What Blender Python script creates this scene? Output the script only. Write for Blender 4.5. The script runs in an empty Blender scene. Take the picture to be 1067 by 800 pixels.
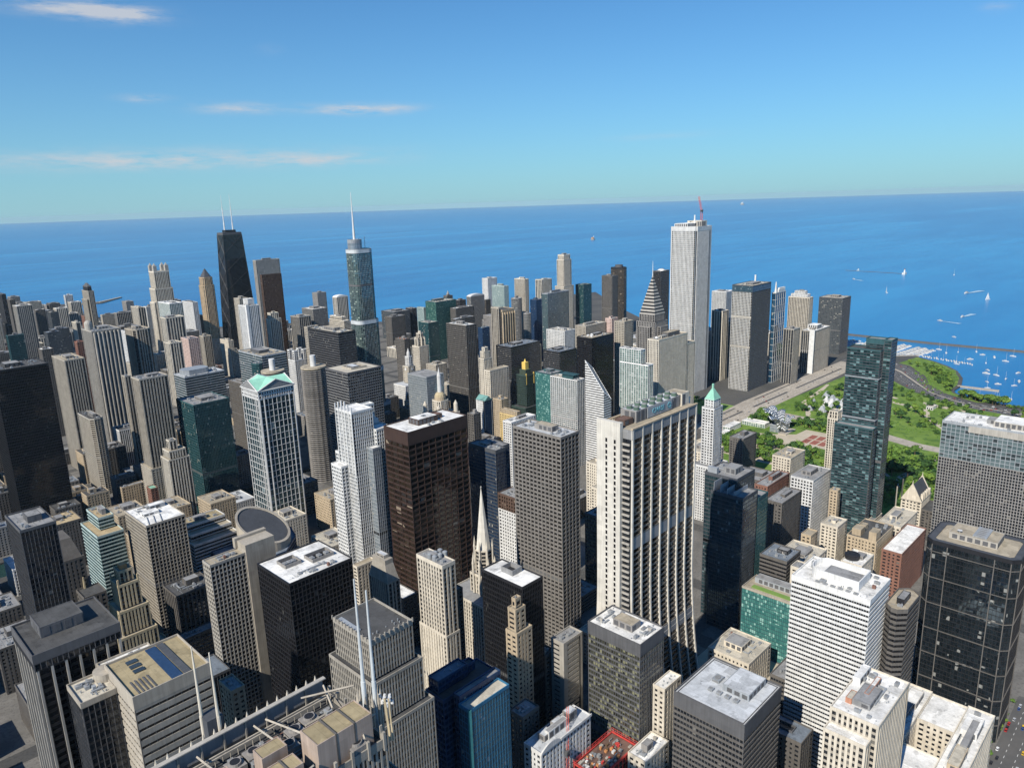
import bpy, math, random
from mathutils import Vector, Matrix
R = math.radians
sc = bpy.context.scene
# ------------------------------------------------------------------ camera, sky, sun, exposure
cam_data = bpy.data.cameras.new('camera')
cam_data.sensor_width = 36.0
cam_data.lens = 26.1028
cam_data.clip_start = 1.0
cam_data.clip_end = 250000.0
camera = bpy.data.objects.new('camera', cam_data)
sc.collection.objects.link(camera)
camera.location = (38.9, 17.22, 405.31)
camera.rotation_euler = (1.330778, 0.031317, -0.800816)
sc.camera = camera
SUN_AZ, SUN_EL = 260.0, 40.0          # compass bearing (north = +y, east = +x) and height of the sun
world = bpy.data.worlds.new('World')
sc.world = world
world.use_nodes = True
nt = world.node_tree
nt.nodes.clear()
def wn(t, **k):
    n = nt.nodes.new(t)
    for a, v in k.items(): setattr(n, a, v)
    return n
sky = wn('ShaderNodeTexSky', sky_type='NISHITA', sun_disc=False, sun_elevation=R(SUN_EL), sun_rotation=R(SUN_AZ), altitude=400.0, air_density=1.0, dust_density=0.0, ozone_density=4.0)
bg = wn('ShaderNodeBackground'); bg.inputs['Strength'].default_value = 0.074
out = wn('ShaderNodeOutputWorld')
tc = wn('ShaderNodeTexCoord')
# thin fair-weather cloud streaks low over the lake: a noise in the sky's own direction space
sep = wn('ShaderNodeSeparateXYZ'); nt.links.new(tc.outputs['Generated'], sep.inputs[0])
def wm(op, a, b=None, c=None):
    n = wn('ShaderNodeMath', operation=op)
    for i, v in enumerate((a, b, c)):
        if v is None: continue
        if isinstance(v, (int, float)): n.inputs[i].default_value = v
        else: nt.links.new(v, n.inputs[i])
    return n.outputs[0]
X, Y, Z = sep.outputs
up = wn('ShaderNodeCombineXYZ'); nt.links.new(X, up.inputs[0]); nt.links.new(Y, up.inputs[1]); nt.links.new(wm('MAXIMUM', Z, 0.004), up.inputs[2]); nt.links.new(up.outputs[0], sky.inputs['Vector'])   # no dark band below the horizon line
az = wm('MULTIPLY', wm('ARCTAN2', X, Y), 57.29578)
el = wm('MULTIPLY', wm('ARCSINE', Z), 57.29578)
cmb = wn('ShaderNodeCombineXYZ'); nt.links.new(wm('MULTIPLY', az, 0.30), cmb.inputs[0]); nt.links.new(wm('MULTIPLY', el, 1.5), cmb.inputs[1])
noi = wn('ShaderNodeTexNoise'); noi.inputs['Scale'].default_value = 1.0; noi.inputs['Detail'].default_value = 8.0; noi.inputs['Roughness'].default_value = 0.68
nt.links.new(cmb.outputs[0], noi.inputs['Vector'])
def blob(a0, e0, sa, se, amp, tilt=0.0):
    da = wm('DIVIDE', wm('SUBTRACT', az, a0), sa)
    ee = wm('SUBTRACT', wm('SUBTRACT', el, e0), wm('MULTIPLY', wm('SUBTRACT', az, a0), tilt))
    de = wm('DIVIDE', ee, se)
    r2 = wm('ADD', wm('MULTIPLY', da, da), wm('MULTIPLY', de, de))
    return wm('MULTIPLY', wm('POWER', 2.71828, wm('MULTIPLY', r2, -1.0)), amp)
tot = None
for args in [(35.14, 6.756, 3.132, 0.319, 1.1, 0.0), (26.999, 6.825, 2.41, 0.308, 0.8, 0.0), (21.073, 7.332, 1.275, 0.235, 0.55, 0.0), (17.973, 12.341, 3.383, 0.476, 0.9, 0.0), (20.646, 12.264, 1.919, 0.434, 0.8, 0.0), (25.377, 3.574, 9.842, 0.569, 0.55, 0.0), (31.817, 3.289, 3.386, 0.328, 0.55, 0.0), (17.695, 3.319, 7.024, 0.538, 0.4, 0.0), (56.918, 4.265, 4.01, 0.262, 0.12, 0.0), (77.115, 10.48, 0.689, 0.312, 0.3, 0.0), (29.292, 10.541, 0.76, 0.295, 0.15, 0.0)]:
    b_ = blob(*args)
    tot = b_ if tot is None else wm('ADD', tot, b_)
rag = wm('MULTIPLY', wm('SUBTRACT', noi.outputs['Fac'], 0.36), 4.2)
rag = wm('MINIMUM', wm('MAXIMUM', rag, 0.0), 1.6)
cov = wm('MINIMUM', wm('MULTIPLY', tot, rag), 0.8)
mixc = wn('ShaderNodeMix', data_type='RGBA')
tint = wn('ShaderNodeMix', data_type='RGBA', blend_type='MULTIPLY'); tint.inputs[0].default_value = 1.0; nt.links.new(sky.outputs[0], tint.inputs[6]); tint.inputs[7].default_value = (.50, 1.05, 1.42, 1)
hz = wm('MULTIPLY', wm('POWER', 2.71828, wm('MULTIPLY', wm('ABSOLUTE', el), -0.14)), 0.85)
low = wn('ShaderNodeMix', data_type='RGBA'); nt.links.new(hz, low.inputs[0]); nt.links.new(tint.outputs[2], low.inputs[6]); low.inputs[7].default_value = (3.7, 6.4, 7.5, 1)
nt.links.new(cov, mixc.inputs[0]); nt.links.new(low.outputs[2], mixc.inputs[6]); mixc.inputs[7].default_value = (7.2, 7.4, 7.8, 1)
nt.links.new(mixc.outputs[2], bg.inputs['Color']); nt.links.new(bg.outputs[0], out.inputs['Surface'])
sun_data = bpy.data.lights.new('sun', 'SUN')
sun_data.energy = 5.0
sun_data.angle = R(0.53)
sun_data.color = (1.0, 0.94, 0.83)
sun = bpy.data.objects.new('sun', sun_data)
sc.collection.objects.link(sun)
sd = Vector((math.sin(R(SUN_AZ))*math.cos(R(SUN_EL)), math.cos(R(SUN_AZ))*math.cos(R(SUN_EL)), math.sin(R(SUN_EL))))
sun.rotation_euler = sd.to_track_quat('Z', 'Y').to_euler()
vs = sc.view_settings
vs.view_transform = 'Standard'; vs.look = 'None'; vs.gamma = 1.0; vs.use_curve_mapping = False
vs.exposure = 0.2
sc.cycles.max_bounces = 6; sc.cycles.diffuse_bounces = 1; sc.cycles.glossy_bounces = 3
sc.cycles.transmission_bounces = 2; sc.cycles.volume_bounces = 0
sc.cycles.use_denoising = True
sc.cycles.caustics_reflective = False; sc.cycles.caustics_refractive = False

# ------------------------------------------------------------------ materials
MATS = {}
def _mat(name):
    m = bpy.data.materials.new(name); m.use_nodes = True
    t = m.node_tree; bs = t.nodes['Principled BSDF']
    def nd(ty, **k):
        n = t.nodes.new(ty)
        for a, v in k.items(): setattr(n, a, v)
        return n
    def lk(a, b): t.links.new(a, b)
    def ma(op, a, b=None, c=None):
        n = nd('ShaderNodeMath', operation=op)
        for i, v in enumerate((a, b, c)):
            if v is None: continue
            if isinstance(v, (int, float)): n.inputs[i].default_value = v
            else: lk(v, n.inputs[i])
        return n.outputs[0]
    def mx(f, a, b, bt='MIX'):
        n = nd('ShaderNodeMix', data_type='RGBA', blend_type=bt)
        for s, v in ((0, f), (6, a), (7, b)):
            if isinstance(v, (int, float)): n.inputs[s].default_value = v
            elif isinstance(v, tuple): n.inputs[s].default_value = (*v, 1)
            else: lk(v, n.inputs[s])
        return n.outputs[2]
    return m, bs, nd, lk, ma, mx
def noise(nd, lk, vec, scale, detail=3, rough=0.55, sc3=None):
    n = nd('ShaderNodeTexNoise'); n.inputs['Scale'].default_value = scale; n.inputs['Detail'].default_value = detail; n.inputs['Roughness'].default_value = rough
    if sc3:
        mp = nd('ShaderNodeMapping'); mp.inputs['Scale'].default_value = sc3; lk(vec, mp.inputs['Vector']); vec = mp.outputs[0]
    lk(vec, n.inputs['Vector'])
    return n.outputs['Fac']
def wall_mat(name, col, rough=0.8, var=0.15, streak=0.34, metal=0.0):
    m, bs, nd, lk, ma, mx = _mat(name)
    tc = nd('ShaderNodeTexCoord').outputs['Object']
    rnd = nd('ShaderNodeObjectInfo').outputs['Random']
    a = noise(nd, lk, tc, 0.09, 4)
    b = noise(nd, lk, tc, 1.0, 3, 0.6, (0.8, 0.8, 0.03))
    f = ma('ADD', ma('MULTIPLY', ma('SUBTRACT', a, 0.5), var*2.4), ma('MULTIPLY', ma('SUBTRACT', b, 0.5), streak*2))
    mp = nd('ShaderNodeMapping'); mp.inputs['Scale'].default_value = (.21, .21, .27); lk(tc, mp.inputs['Vector'])
    fl = nd('ShaderNodeVectorMath', operation='FLOOR'); lk(mp.outputs[0], fl.inputs[0]); pn = nd('ShaderNodeTexWhiteNoise'); lk(fl.outputs[0], pn.inputs['Vector'])
    f = ma('ADD', f, ma('MULTIPLY', ma('SUBTRACT', pn.outputs['Value'], 0.5), 0.15))
    f = ma('ADD', ma('ADD', f, ma('MULTIPLY', ma('SUBTRACT', rnd, 0.5), 0.16)), 1.0)
    v = nd('ShaderNodeVectorMath', operation='SCALE'); v.inputs[0].default_value = col; lk(f, v.inputs['Scale'])
    lk(v.outputs[0], bs.inputs['Base Color'])
    bs.inputs['Roughness'].default_value = rough; bs.inputs['Metallic'].default_value = metal
    bs.inputs['Specular IOR Level'].default_value = 0.35
    return m
def roof_mat(name, col, stain=0.5):
    m, bs, nd, lk, ma, mx = _mat(name)
    tc = nd('ShaderNodeTexCoord').outputs['Object']
    rnd = nd('ShaderNodeObjectInfo').outputs['Random']
    off = nd('ShaderNodeVectorMath', operation='ADD'); lk(tc, off.inputs[0])
    cb = nd('ShaderNodeCombineXYZ'); lk(ma('MULTIPLY', rnd, 300.0), cb.inputs[0]); lk(cb.outputs[0], off.inputs[1])
    a = noise(nd, lk, off.outputs[0], 0.12, 5, 0.65)
    b = noise(nd, lk, off.outputs[0], 0.6, 4, 0.7)
    vor = nd('ShaderNodeTexVoronoi', feature='F1', distance='CHEBYCHEV'); vor.inputs['Scale'].default_value = 0.11; lk(off.outputs[0], vor.inputs['Vector'])
    sp = nd('ShaderNodeSeparateColor'); lk(vor.outputs['Color'], sp.inputs[0])
    f = ma('ADD', ma('MULTIPLY', ma('SUBTRACT', a, 0.5), stain*1.6), ma('MULTIPLY', ma('SUBTRACT', b, 0.5), stain))
    f = ma('ADD', ma('ADD', f, ma('MULTIPLY', ma('SUBTRACT', sp.outputs[0], 0.5), stain*0.6)), 0.97)
    sx = nd('ShaderNodeSeparateXYZ'); lk(tc, sx.inputs[0])
    seam = ma('LESS_THAN', ma('FRACT', ma('MULTIPLY', sx.outputs[0], 0.31)), 0.06)
    f = ma('SUBTRACT', f, ma('MULTIPLY', seam, 0.16))
    pud = ma('GREATER_THAN', noise(nd, lk, off.outputs[0], 0.17, 3, .5), 0.63)
    f = ma('SUBTRACT', f, ma('MULTIPLY', pud, 0.2))
    v = nd('ShaderNodeVectorMath', operation='SCALE'); v.inputs[0].default_value = col; lk(ma('MAXIMUM', f, 0.25), v.inputs['Scale'])
    lk(v.outputs[0], bs.inputs['Base Color']); bs.inputs['Roughness'].default_value = 0.9
    bs.inputs['Specular IOR Level'].default_value = 0.2
    return m
def glass_mat(name, col, col2, blind=0.08, bcol=(.35, .34, .3), metal=0.35, ior=1.7, rough=0.06, tilt=0.025):
    # one pane per UV cell: each has its own tint, blinds drawn or not, and sits at a hair of an angle
    m, bs, nd, lk, ma, mx = _mat(name)
    uv = nd('ShaderNodeUVMap').outputs[0]
    rnd = nd('ShaderNodeObjectInfo').outputs['Random']
    fl = nd('ShaderNodeVectorMath', operation='FLOOR'); lk(uv, fl.inputs[0])
    wn_ = nd('ShaderNodeTexWhiteNoise', noise_dimensions='4D'); lk(fl.outputs[0], wn_.inputs['Vector']); lk(ma('MULTIPLY', rnd, 97.0), wn_.inputs['W'])
    sp = nd('ShaderNodeSeparateColor'); lk(wn_.outputs['Color'], sp.inputs[0])
    big = noise(nd, lk, uv, 0.22, 2)
    base = mx(sp.outputs[0], col, col2)
    bl = ma('GREATER_THAN', ma('ADD', sp.outputs[1], ma('MULTIPLY', ma('SUBTRACT', big, 0.5), 0.5)), 1.0-blind)
    fr = nd('ShaderNodeSeparateXYZ'); f2 = nd('ShaderNodeVectorMath', operation='FRACTION'); lk(uv, f2.inputs[0]); lk(f2.outputs[0], fr.inputs[0])
    drop = ma('GREATER_THAN', fr.outputs[1], ma('MULTIPLY', sp.outputs[2], 0.75))
    bl = ma('MULTIPLY', bl, drop)
    lk(mx(ma('MULTIPLY', bl, 0.85), base, bcol), bs.inputs['Base Color'])
    lk(ma('MULTIPLY', ma('SUBTRACT', 1.0, bl), metal), bs.inputs['Metallic'])
    bs.inputs['Roughness'].default_value = rough
    bs.inputs['IOR'].default_value = ior
    ge = nd('ShaderNodeNewGeometry')
    s1 = nd('ShaderNodeVectorMath', operation='SUBTRACT'); lk(wn_.outputs['Color'], s1.inputs[0]); s1.inputs[1].default_value = (.5, .5, .5)
    s2 = nd('ShaderNodeVectorMath', operation='SCALE'); lk(s1.outputs[0], s2.inputs[0]); s2.inputs['Scale'].default_value = tilt
    s3 = nd('ShaderNodeVectorMath', operation='ADD'); lk(ge.outputs['Normal'], s3.inputs[0]); lk(s2.outputs[0], s3.inputs[1])
    s4 = nd('ShaderNodeVectorMath', operation='NORMALIZE'); lk(s3.outputs[0], s4.inputs[0]); lk(s4.outputs[0], bs.inputs['Normal'])
    return m
WALLS = dict(louver=(.12,.12,.12), taupe=(.20,.185,.168), conc=(.37,.345,.305), conc2=(.26,.245,.23), lime=(.56,.51,.425), cream=(.60,.54,.445), tan=(.43,.345,.24), gold=(.45,.37,.235), white=(.66,.655,.635), marble=(.58,.575,.56),
    grey=(.24,.24,.24), dgrey=(.10,.10,.105), black=(.022,.022,.025), brown=(.105,.066,.05), corten=(.055,.034,.028), navy=(.022,.05,.11), steel=(.30,.32,.34), brick=(.20,.11,.085),
    redbrick=(.22,.11,.08), dstone=(.115,.105,.095), stone=(.31,.285,.245), sand=(.39,.35,.29), pink=(.55,.41,.36), mint=(.36,.44,.42), copper=(.27,.55,.42), gilt=(.75,.52,.13), umber=(.125,.115,.105),
    yellow=(.56,.42,.20), teal=(.03,.085,.095), red=(.55,.06,.05), asphalt=(.055,.055,.06), green=(.10,.22,.05), terra=(.40,.19,.12), blue=(.03,.14,.25), slate=(.07,.075,.085), orange=(.55,.25,.10), wood=(.14,.09,.05))
ROOFS = dict(r_white=(.74,.73,.70), r_pale=(.50,.52,.54), r_grey=(.27,.27,.27), r_tan=(.38,.33,.25), r_tan2=(.34,.28,.17), r_cream=(.50,.46,.38), r_dark=(.085,.085,.085), r_slate=(.17,.20,.24), r_gravel=(.42,.33,.20),
    r_brown=(.16,.10,.08), r_green=(.24,.45,.34), r_teal=(.14,.28,.26), r_orange=(.40,.17,.09))
GLASS = dict(gdark=((.012,.014,.018), (.035,.04,.048), .06, (.19,.18,.16)), gbron=((.02,.014,.010), (.05,.036,.024), .06, (.30,.24,.18)), gblue=((.02,.06,.11), (.05,.12,.19), .05),
    gblue2=((.07,.16,.23), (.11,.22,.29), .03, (.2,.25,.28), .6), gnavy=((.012,.03,.075), (.03,.07,.14), .03), gteal=((.01,.04,.05), (.035,.10,.11), .05), gteal2=((.05,.22,.21), (.13,.36,.32), .22, (.30,.52,.47)), ggreen=((.03,.11,.085), (.10,.26,.20), .10, (.30,.42,.34)),
    gpale=((.22,.30,.31), (.34,.44,.43), .08, (.5,.55,.5)), gmint=((.10,.19,.17), (.24,.36,.32), .10, (.4,.45,.42)), gsilver=((.20,.24,.27), (.32,.36,.38), .06), gyell=((.03,.03,.022), (.09,.09,.06), .40, (.25,.245,.15)), gblack=((.008,.008,.010), (.022,.022,.026), .02, (.09,.09,.085)),
    gslate=((.05,.07,.085), (.11,.135,.15), .06))
def M(k):
    if k not in MATS:
        if k in WALLS: MATS[k] = wall_mat(k, WALLS[k], rough=0.45 if k in ('black', 'corten', 'navy', 'steel') else 0.8)
        elif k in ROOFS: MATS[k] = roof_mat(k, ROOFS[k], .6 if k == 'r_white' else .5)
        elif k in GLASS: MATS[k] = glass_mat(k, *GLASS[k])
    return MATS[k]

# ------------------------------------------------------------------ mesh building
class MB:
    def __init__(s): s.v = []; s.f = []; s.m = []; s.uv = {}
    def quad(s, a, b, c, d, m=0, uv=None):
        n = len(s.v); s.v += [a, b, c, d]; s.f.append((n, n+1, n+2, n+3)); s.m.append(m)
        if uv: s.uv[len(s.f)-1] = uv
    def poly(s, pts, m=0):
        n = len(s.v); s.v += pts; s.f.append(tuple(range(n, n+len(pts)))); s.m.append(m)
    def hexa(s, p, m=0, skip=()):       # p: 4 bottom (ccw) + 4 top
        n = len(s.v); s.v += p
        for i, q in enumerate(((3, 2, 1, 0), (4, 5, 6, 7), (0, 1, 5, 4), (1, 2, 6, 5), (2, 3, 7, 6), (3, 0, 4, 7))):
            if i in skip: continue
            s.f.append(tuple(n+k for k in q)); s.m.append(m)
    def box(s, x0, y0, z0, x1, y1, z1, m=0):
        s.hexa([(x0, y0, z0), (x1, y0, z0), (x1, y1, z0), (x0, y1, z0), (x0, y0, z1), (x1, y0, z1), (x1, y1, z1), (x0, y1, z1)], m)
    def loft(s, rings, m=0, cap0=False, cap1=True):   # rings: lists of 3-D points, same count, ccw seen from above
        for a, b in zip(rings, rings[1:]):
            k = len(a)
            for i in range(k):
                j = (i+1) % k; s.quad(a[i], a[j], b[j], b[i], m)
        if cap1: s.poly(list(rings[-1]), m)
        if cap0: s.poly(list(reversed(rings[0])), m)
    def prism(s, poly, z0, z1, m=0, cap0=False):
        s.loft([[(x, y, z0) for x, y in poly], [(x, y, z1) for x, y in poly]], m, cap0)
    def cyl(s, x, y, z0, z1, r0, r1=None, n=12, m=0):
        r1 = r0 if r1 is None else r1
        s.loft([[(x+r*math.cos(6.28319*i/n), y+r*math.sin(6.28319*i/n), z) for i in range(n)] for r, z in ((r0, z0), (max(r1, .01), z1))], m)
    def bar(s, a, b, r, m=0):
        a, b = Vector(a), Vector(b); d = (b-a).normalized()
        u = d.orthogonal().normalized(); w = d.cross(u)
        s.loft([[tuple(p + (u*math.cos(t)+w*math.sin(t))*r) for t in (0.785, 2.356, 3.927, 5.498)] for p in (a, b)], m, True)
    def build(s, name, mats, parent=None, smooth=False):
        me = bpy.data.meshes.new(name); me.from_pydata(s.v, [], s.f)
        for k in (mats if isinstance(mats, (list, tuple)) else [mats]): me.materials.append(M(k) if isinstance(k, str) else k)
        me.polygons.foreach_set('material_index', s.m)
        if s.uv:
            ul = me.uv_layers.new(name='UVMap'); buf = [0.0]*(2*len(me.loops))
            for fi, u in s.uv.items():
                st = me.polygons[fi].loop_start
                for i, c in enumerate(u): buf[2*(st+i)] = c[0]; buf[2*(st+i)+1] = c[1]
            ul.data.foreach_set('uv', buf)
        if smooth: me.polygons.foreach_set('use_smooth', [True]*len(me.polygons))
        me.update()
        o = bpy.data.objects.new(name, me); sc.collection.objects.link(o)
        if parent: o.parent = parent
        return o
def thing(name, label, cat, x, y, z=0.0, group=None, rot=0.0):
    o = bpy.data.objects.new(name, None); sc.collection.objects.link(o)
    o.location = (x, y, z); o.rotation_euler = (0, 0, rot); o.empty_display_size = 5
    o['label'] = label; o['category'] = cat
    if group: o['group'] = group
    return o
def tag(o, label, cat, group=None):
    o['label'] = label; o['category'] = cat
    if group: o['group'] = group
    return o
def kind(o, k): o['kind'] = k; return o
def copy_tree(o, parent=None):
    c = o.copy(); sc.collection.objects.link(c)
    if parent: c.parent = parent
    for ch in list(o.children): copy_tree(ch, c)
    return c
def off(poly, d):                       # offset a ccw convex outline outwards by d
    n = len(poly); res = []
    for i in range(n):
        a, b, c = poly[i-1], poly[i], poly[(i+1) % n]
        e1 = (b[0]-a[0], b[1]-a[1]); e2 = (c[0]-b[0], c[1]-b[1])
        l1 = math.hypot(*e1); l2 = math.hypot(*e2)
        n1 = (e1[1]/l1, -e1[0]/l1); n2 = (e2[1]/l2, -e2[0]/l2)
        k = 1+n1[0]*n2[0]+n1[1]*n2[1]
        res.append((b[0]+d*(n1[0]+n2[0])/k, b[1]+d*(n1[1]+n2[1])/k))
    return res
def rect(x0, y0, x1, y1, ch=0, rnd=0):
    if rnd:
        cx, cy, a, b = (x0+x1)/2, (y0+y1)/2, (x1-x0)/2, (y1-y0)/2
        return [(cx+a*math.cos(6.28319*(i+.5)/rnd), cy+b*math.sin(6.28319*(i+.5)/rnd)) for i in range(rnd)]
    if ch: return [(x0+ch, y0), (x1-ch, y0), (x1, y0+ch), (x1, y1-ch), (x1-ch, y1), (x0+ch, y1), (x0, y1-ch), (x0, y0+ch)]
    return [(x0, y0), (x1, y0), (x1, y1), (x0, y1)]
# facade styles: b bay width, f floor height, pw pier width, sh spandrel height, d window depth, W/P/G wall, spandrel and glass, so spandrel proud, po pier set-back
def S_(b, f, pw, sh, d, W, P, G, **k): return dict(b=b, f=f, pw=pw, sh=sh, d=d, W=W, P=P, G=G, **k)
ST = dict(
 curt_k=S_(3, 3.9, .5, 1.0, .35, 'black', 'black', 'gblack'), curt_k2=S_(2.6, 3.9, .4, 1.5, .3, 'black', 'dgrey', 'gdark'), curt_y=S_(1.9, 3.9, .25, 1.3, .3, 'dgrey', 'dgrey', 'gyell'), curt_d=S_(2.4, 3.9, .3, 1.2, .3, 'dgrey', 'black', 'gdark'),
 curt_b=S_(1.8, 3.9, .2, .7, .2, 'steel', 'navy', 'gblue'), curt_b2=S_(2.2, 3.9, .25, .6, .2, 'blue', 'blue', 'gblue2'), curt_b3=S_(4, 3.3, .5, .8, .6, 'dgrey', 'dgrey', 'gslate'), curt_n=S_(2.4, 3.9, .3, 1.4, .3, 'navy', 'navy', 'gnavy'),
 curt_n2=S_(2.0, 3.9, .2, 1.1, .25, 'slate', 'slate', 'gnavy'), curt_t=S_(1.8, 3.7, .2, .6, .2, 'teal', 'teal', 'gteal2'), curt_t2=S_(2.2, 3.9, .25, .7, .25, 'teal', 'teal', 'gteal'), curt_g=S_(2.4, 3.9, .3, .8, .25, 'teal', 'teal', 'ggreen'),
 curt_s=S_(2.4, 4, .3, .6, .2, 'steel', 'steel', 'gsilver'), curt_s2=S_(3.5, 3.3, .5, 1.0, .4, 'conc2', 'conc2', 'gslate'), curt_m=S_(2.6, 3.6, .15, .4, .2, 'slate', 'slate', 'gblue2'), curt_m2=S_(3.6, 3.1, .5, .6, .4, 'steel', 'teal', 'gteal'),
 curt_p=S_(3, 3.2, .4, .6, .3, 'mint', 'mint', 'gpale'), curt_z=S_(3, 3.6, .5, 1, .3, 'umber', 'umber', 'gbron'), curt_z2=S_(3.4, 3.6, .5, 1.3, .3, 'slate', 'slate', 'gslate'),
 grid_c=S_(2.9, 3.7, .75, 1.0, .8, 'conc', 'conc', 'gdark'), grid_f=S_(2.6, 3.4, .7, .75, .5, 'conc2', 'grey', 'gdark'), grid_g=S_(4.3, 3.9, 1.15, 1.35, 1.2, 'taupe', 'taupe', 'gblack'), grid_p=S_(3.2, 3.7, .8, .9, .7, 'sand', 'sand', 'gdark'),
 grid_k=S_(3.6, 3.9, .7, 1.1, .5, 'dgrey', 'grey', 'gdark'), grid_b=S_(3.6, 3.5, 1.0, 1.3, .5, 'umber', 'umber', 'gdark'), grid_v=S_(3.2, 3.3, 1.0, .9, .6, 'marble', 'conc', 'gdark', so=-.3), grid_p2=S_(4, 3, 1.2, 1.0, .6, 'cream', 'sand', 'gdark'),
 daley=S_(8.5, 5.6, .35, 1.9, .9, 'corten', 'corten', 'gbron', so=-.3), fin_k=S_(1.7, 3.9, .35, 1.2, .6, 'black', 'black', 'gblack', so=-.35),
 rib_c=S_(3.0, 3.7, 1.5, 1.4, .7, 'cream', 'sand', 'gdark', so=-.35), rib_c2=S_(3.4, 3.7, 1.5, 1.2, .8, 'lime', 'umber', 'gdark', so=-.5), rib_c3=S_(4.5, 3.2, 2.2, 1.2, .8, 'cream', 'sand', 'gdark', so=-.4), rib_s=S_(1.7, 3.9, .75, 1.3, .5, 'stone', 'stone', 'gdark', so=-.3),
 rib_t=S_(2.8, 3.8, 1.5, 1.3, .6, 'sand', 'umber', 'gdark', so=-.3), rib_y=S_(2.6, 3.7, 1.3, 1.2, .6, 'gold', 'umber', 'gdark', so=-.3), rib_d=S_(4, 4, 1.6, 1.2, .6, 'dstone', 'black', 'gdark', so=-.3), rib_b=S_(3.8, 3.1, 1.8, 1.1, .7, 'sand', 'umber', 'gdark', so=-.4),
 rib_w2=S_(3, 3.6, 1.2, .8, .6, 'white', 'grey', 'gdark', so=-.3), rib_w3=S_(4.2, 3.1, 2, 1.0, .6, 'white', 'steel', 'gslate', so=-.3), rib_k=S_(5, 3.1, 1.3, 1.0, .7, 'conc', 'slate', 'gdark', so=-.4), rib_k2=S_(6, 3.1, 2.4, .9, .7, 'cream', 'slate', 'gslate', so=-.4),
 rib_p1=S_(2.9, 3.7, 1.5, 1.3, .7, 'lime', 'conc2', 'gdark', so=-.35), rib_tn=S_(4, 3.8, 1.8, 1.0, 1.0, 'tan', 'umber', 'gdark', so=-.6), rib_br=S_(3.4, 3.4, 1.6, 1.2, .5, 'brown', 'brown', 'gbron'), rib_g=S_(3.6, 3.4, 1.8, 1.3, .5, 'conc', 'conc2', 'gslate'),
 rib_gb=S_(4.4, 3.0, 1.7, 1.2, .8, 'conc', 'slate', 'gslate', so=-.4),
 punch_c=S_(3.6, 3.7, 2.0, 1.8, .45, 'cream', 'cream', 'gdark'), punch_c2=S_(4, 3.1, 2.1, 1.5, .4, 'sand', 'sand', 'gdark'), punch_t=S_(3.4, 3.5, 1.9, 1.8, .45, 'tan', 'tan', 'gdark'), punch_b=S_(3.4, 3.5, 1.9, 1.8, .45, 'umber', 'umber', 'gdark'),
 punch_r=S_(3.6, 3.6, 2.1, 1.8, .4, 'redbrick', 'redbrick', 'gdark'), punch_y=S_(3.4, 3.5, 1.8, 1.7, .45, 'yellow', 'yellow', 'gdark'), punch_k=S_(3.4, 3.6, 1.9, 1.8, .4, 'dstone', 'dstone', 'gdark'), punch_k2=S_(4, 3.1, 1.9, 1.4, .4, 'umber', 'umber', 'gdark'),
 punch_w=S_(3.2, 3.7, 1.7, 1.7, .45, 'marble', 'marble', 'gdark'), punch_w2=S_(3.3, 3.7, 1.3, 1.5, .5, 'marble', 'marble', 'gdark'), punch_w3=S_(4, 3.1, 2.2, 1.6, .4, 'marble', 'marble', 'gslate'), punch_p=S_(4, 3.2, 2.0, 1.6, .4, 'pink', 'pink', 'gdark'),
 punch_g=S_(4, 3.2, 2, 1.5, .4, 'conc2', 'conc2', 'gdark'),
 blank_g=S_(9, 3.8, 7.6, 2.4, .3, 'conc', 'conc', 'gdark'), blank_c=S_(9, 3.8, 7.6, 2.4, .3, 'cream', 'cream', 'gdark'),
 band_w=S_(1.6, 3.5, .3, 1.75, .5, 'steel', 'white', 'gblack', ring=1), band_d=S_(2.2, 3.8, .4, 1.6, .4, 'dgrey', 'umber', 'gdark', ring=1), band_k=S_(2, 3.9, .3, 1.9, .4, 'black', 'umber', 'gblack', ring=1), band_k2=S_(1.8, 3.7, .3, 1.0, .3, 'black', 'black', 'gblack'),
 band_s=S_(2.4, 3.8, .4, 1.7, .6, 'dgrey', 'marble', 'gblack', ring=1), band_t=S_(2.4, 3.8, .3, 1.2, .4, 'teal', 'mint', 'gteal', ring=1), band_t2=S_(2.2, 3.9, .3, 1.3, .4, 'slate', 'steel', 'gteal', ring=1), band_c=S_(2.6, 3.6, .5, 1.7, .4, 'dgrey', 'cream', 'gdark', ring=1),
 bal_c=S_(4.0, 3.0, .7, 1.2, .9, 'conc', 'sand', 'gdark', so=-.2), balc_w=S_(5, 3.0, .8, 1.2, 1.2, 'marble', 'white', 'gslate', so=.25), balc_t=S_(4, 3.7, .9, 1.4, 1.0, 'umber', 'sand', 'gblack', so=-.3),
 frame_w=S_(4.2, 3.2, .8, .45, .5, 'white', 'marble', 'gmint', so=-.1), frame_k=S_(9, 14, .7, .7, .5, 'marble', 'marble', 'gblue'), frame_a=S_(4.2, 3.2, .9, 1.1, .8, 'marble', 'marble', 'gteal', so=-.15), colm=S_(4.5, 4, .4, 1.6, .5, 'black', 'black', 'gblack'),
)
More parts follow.
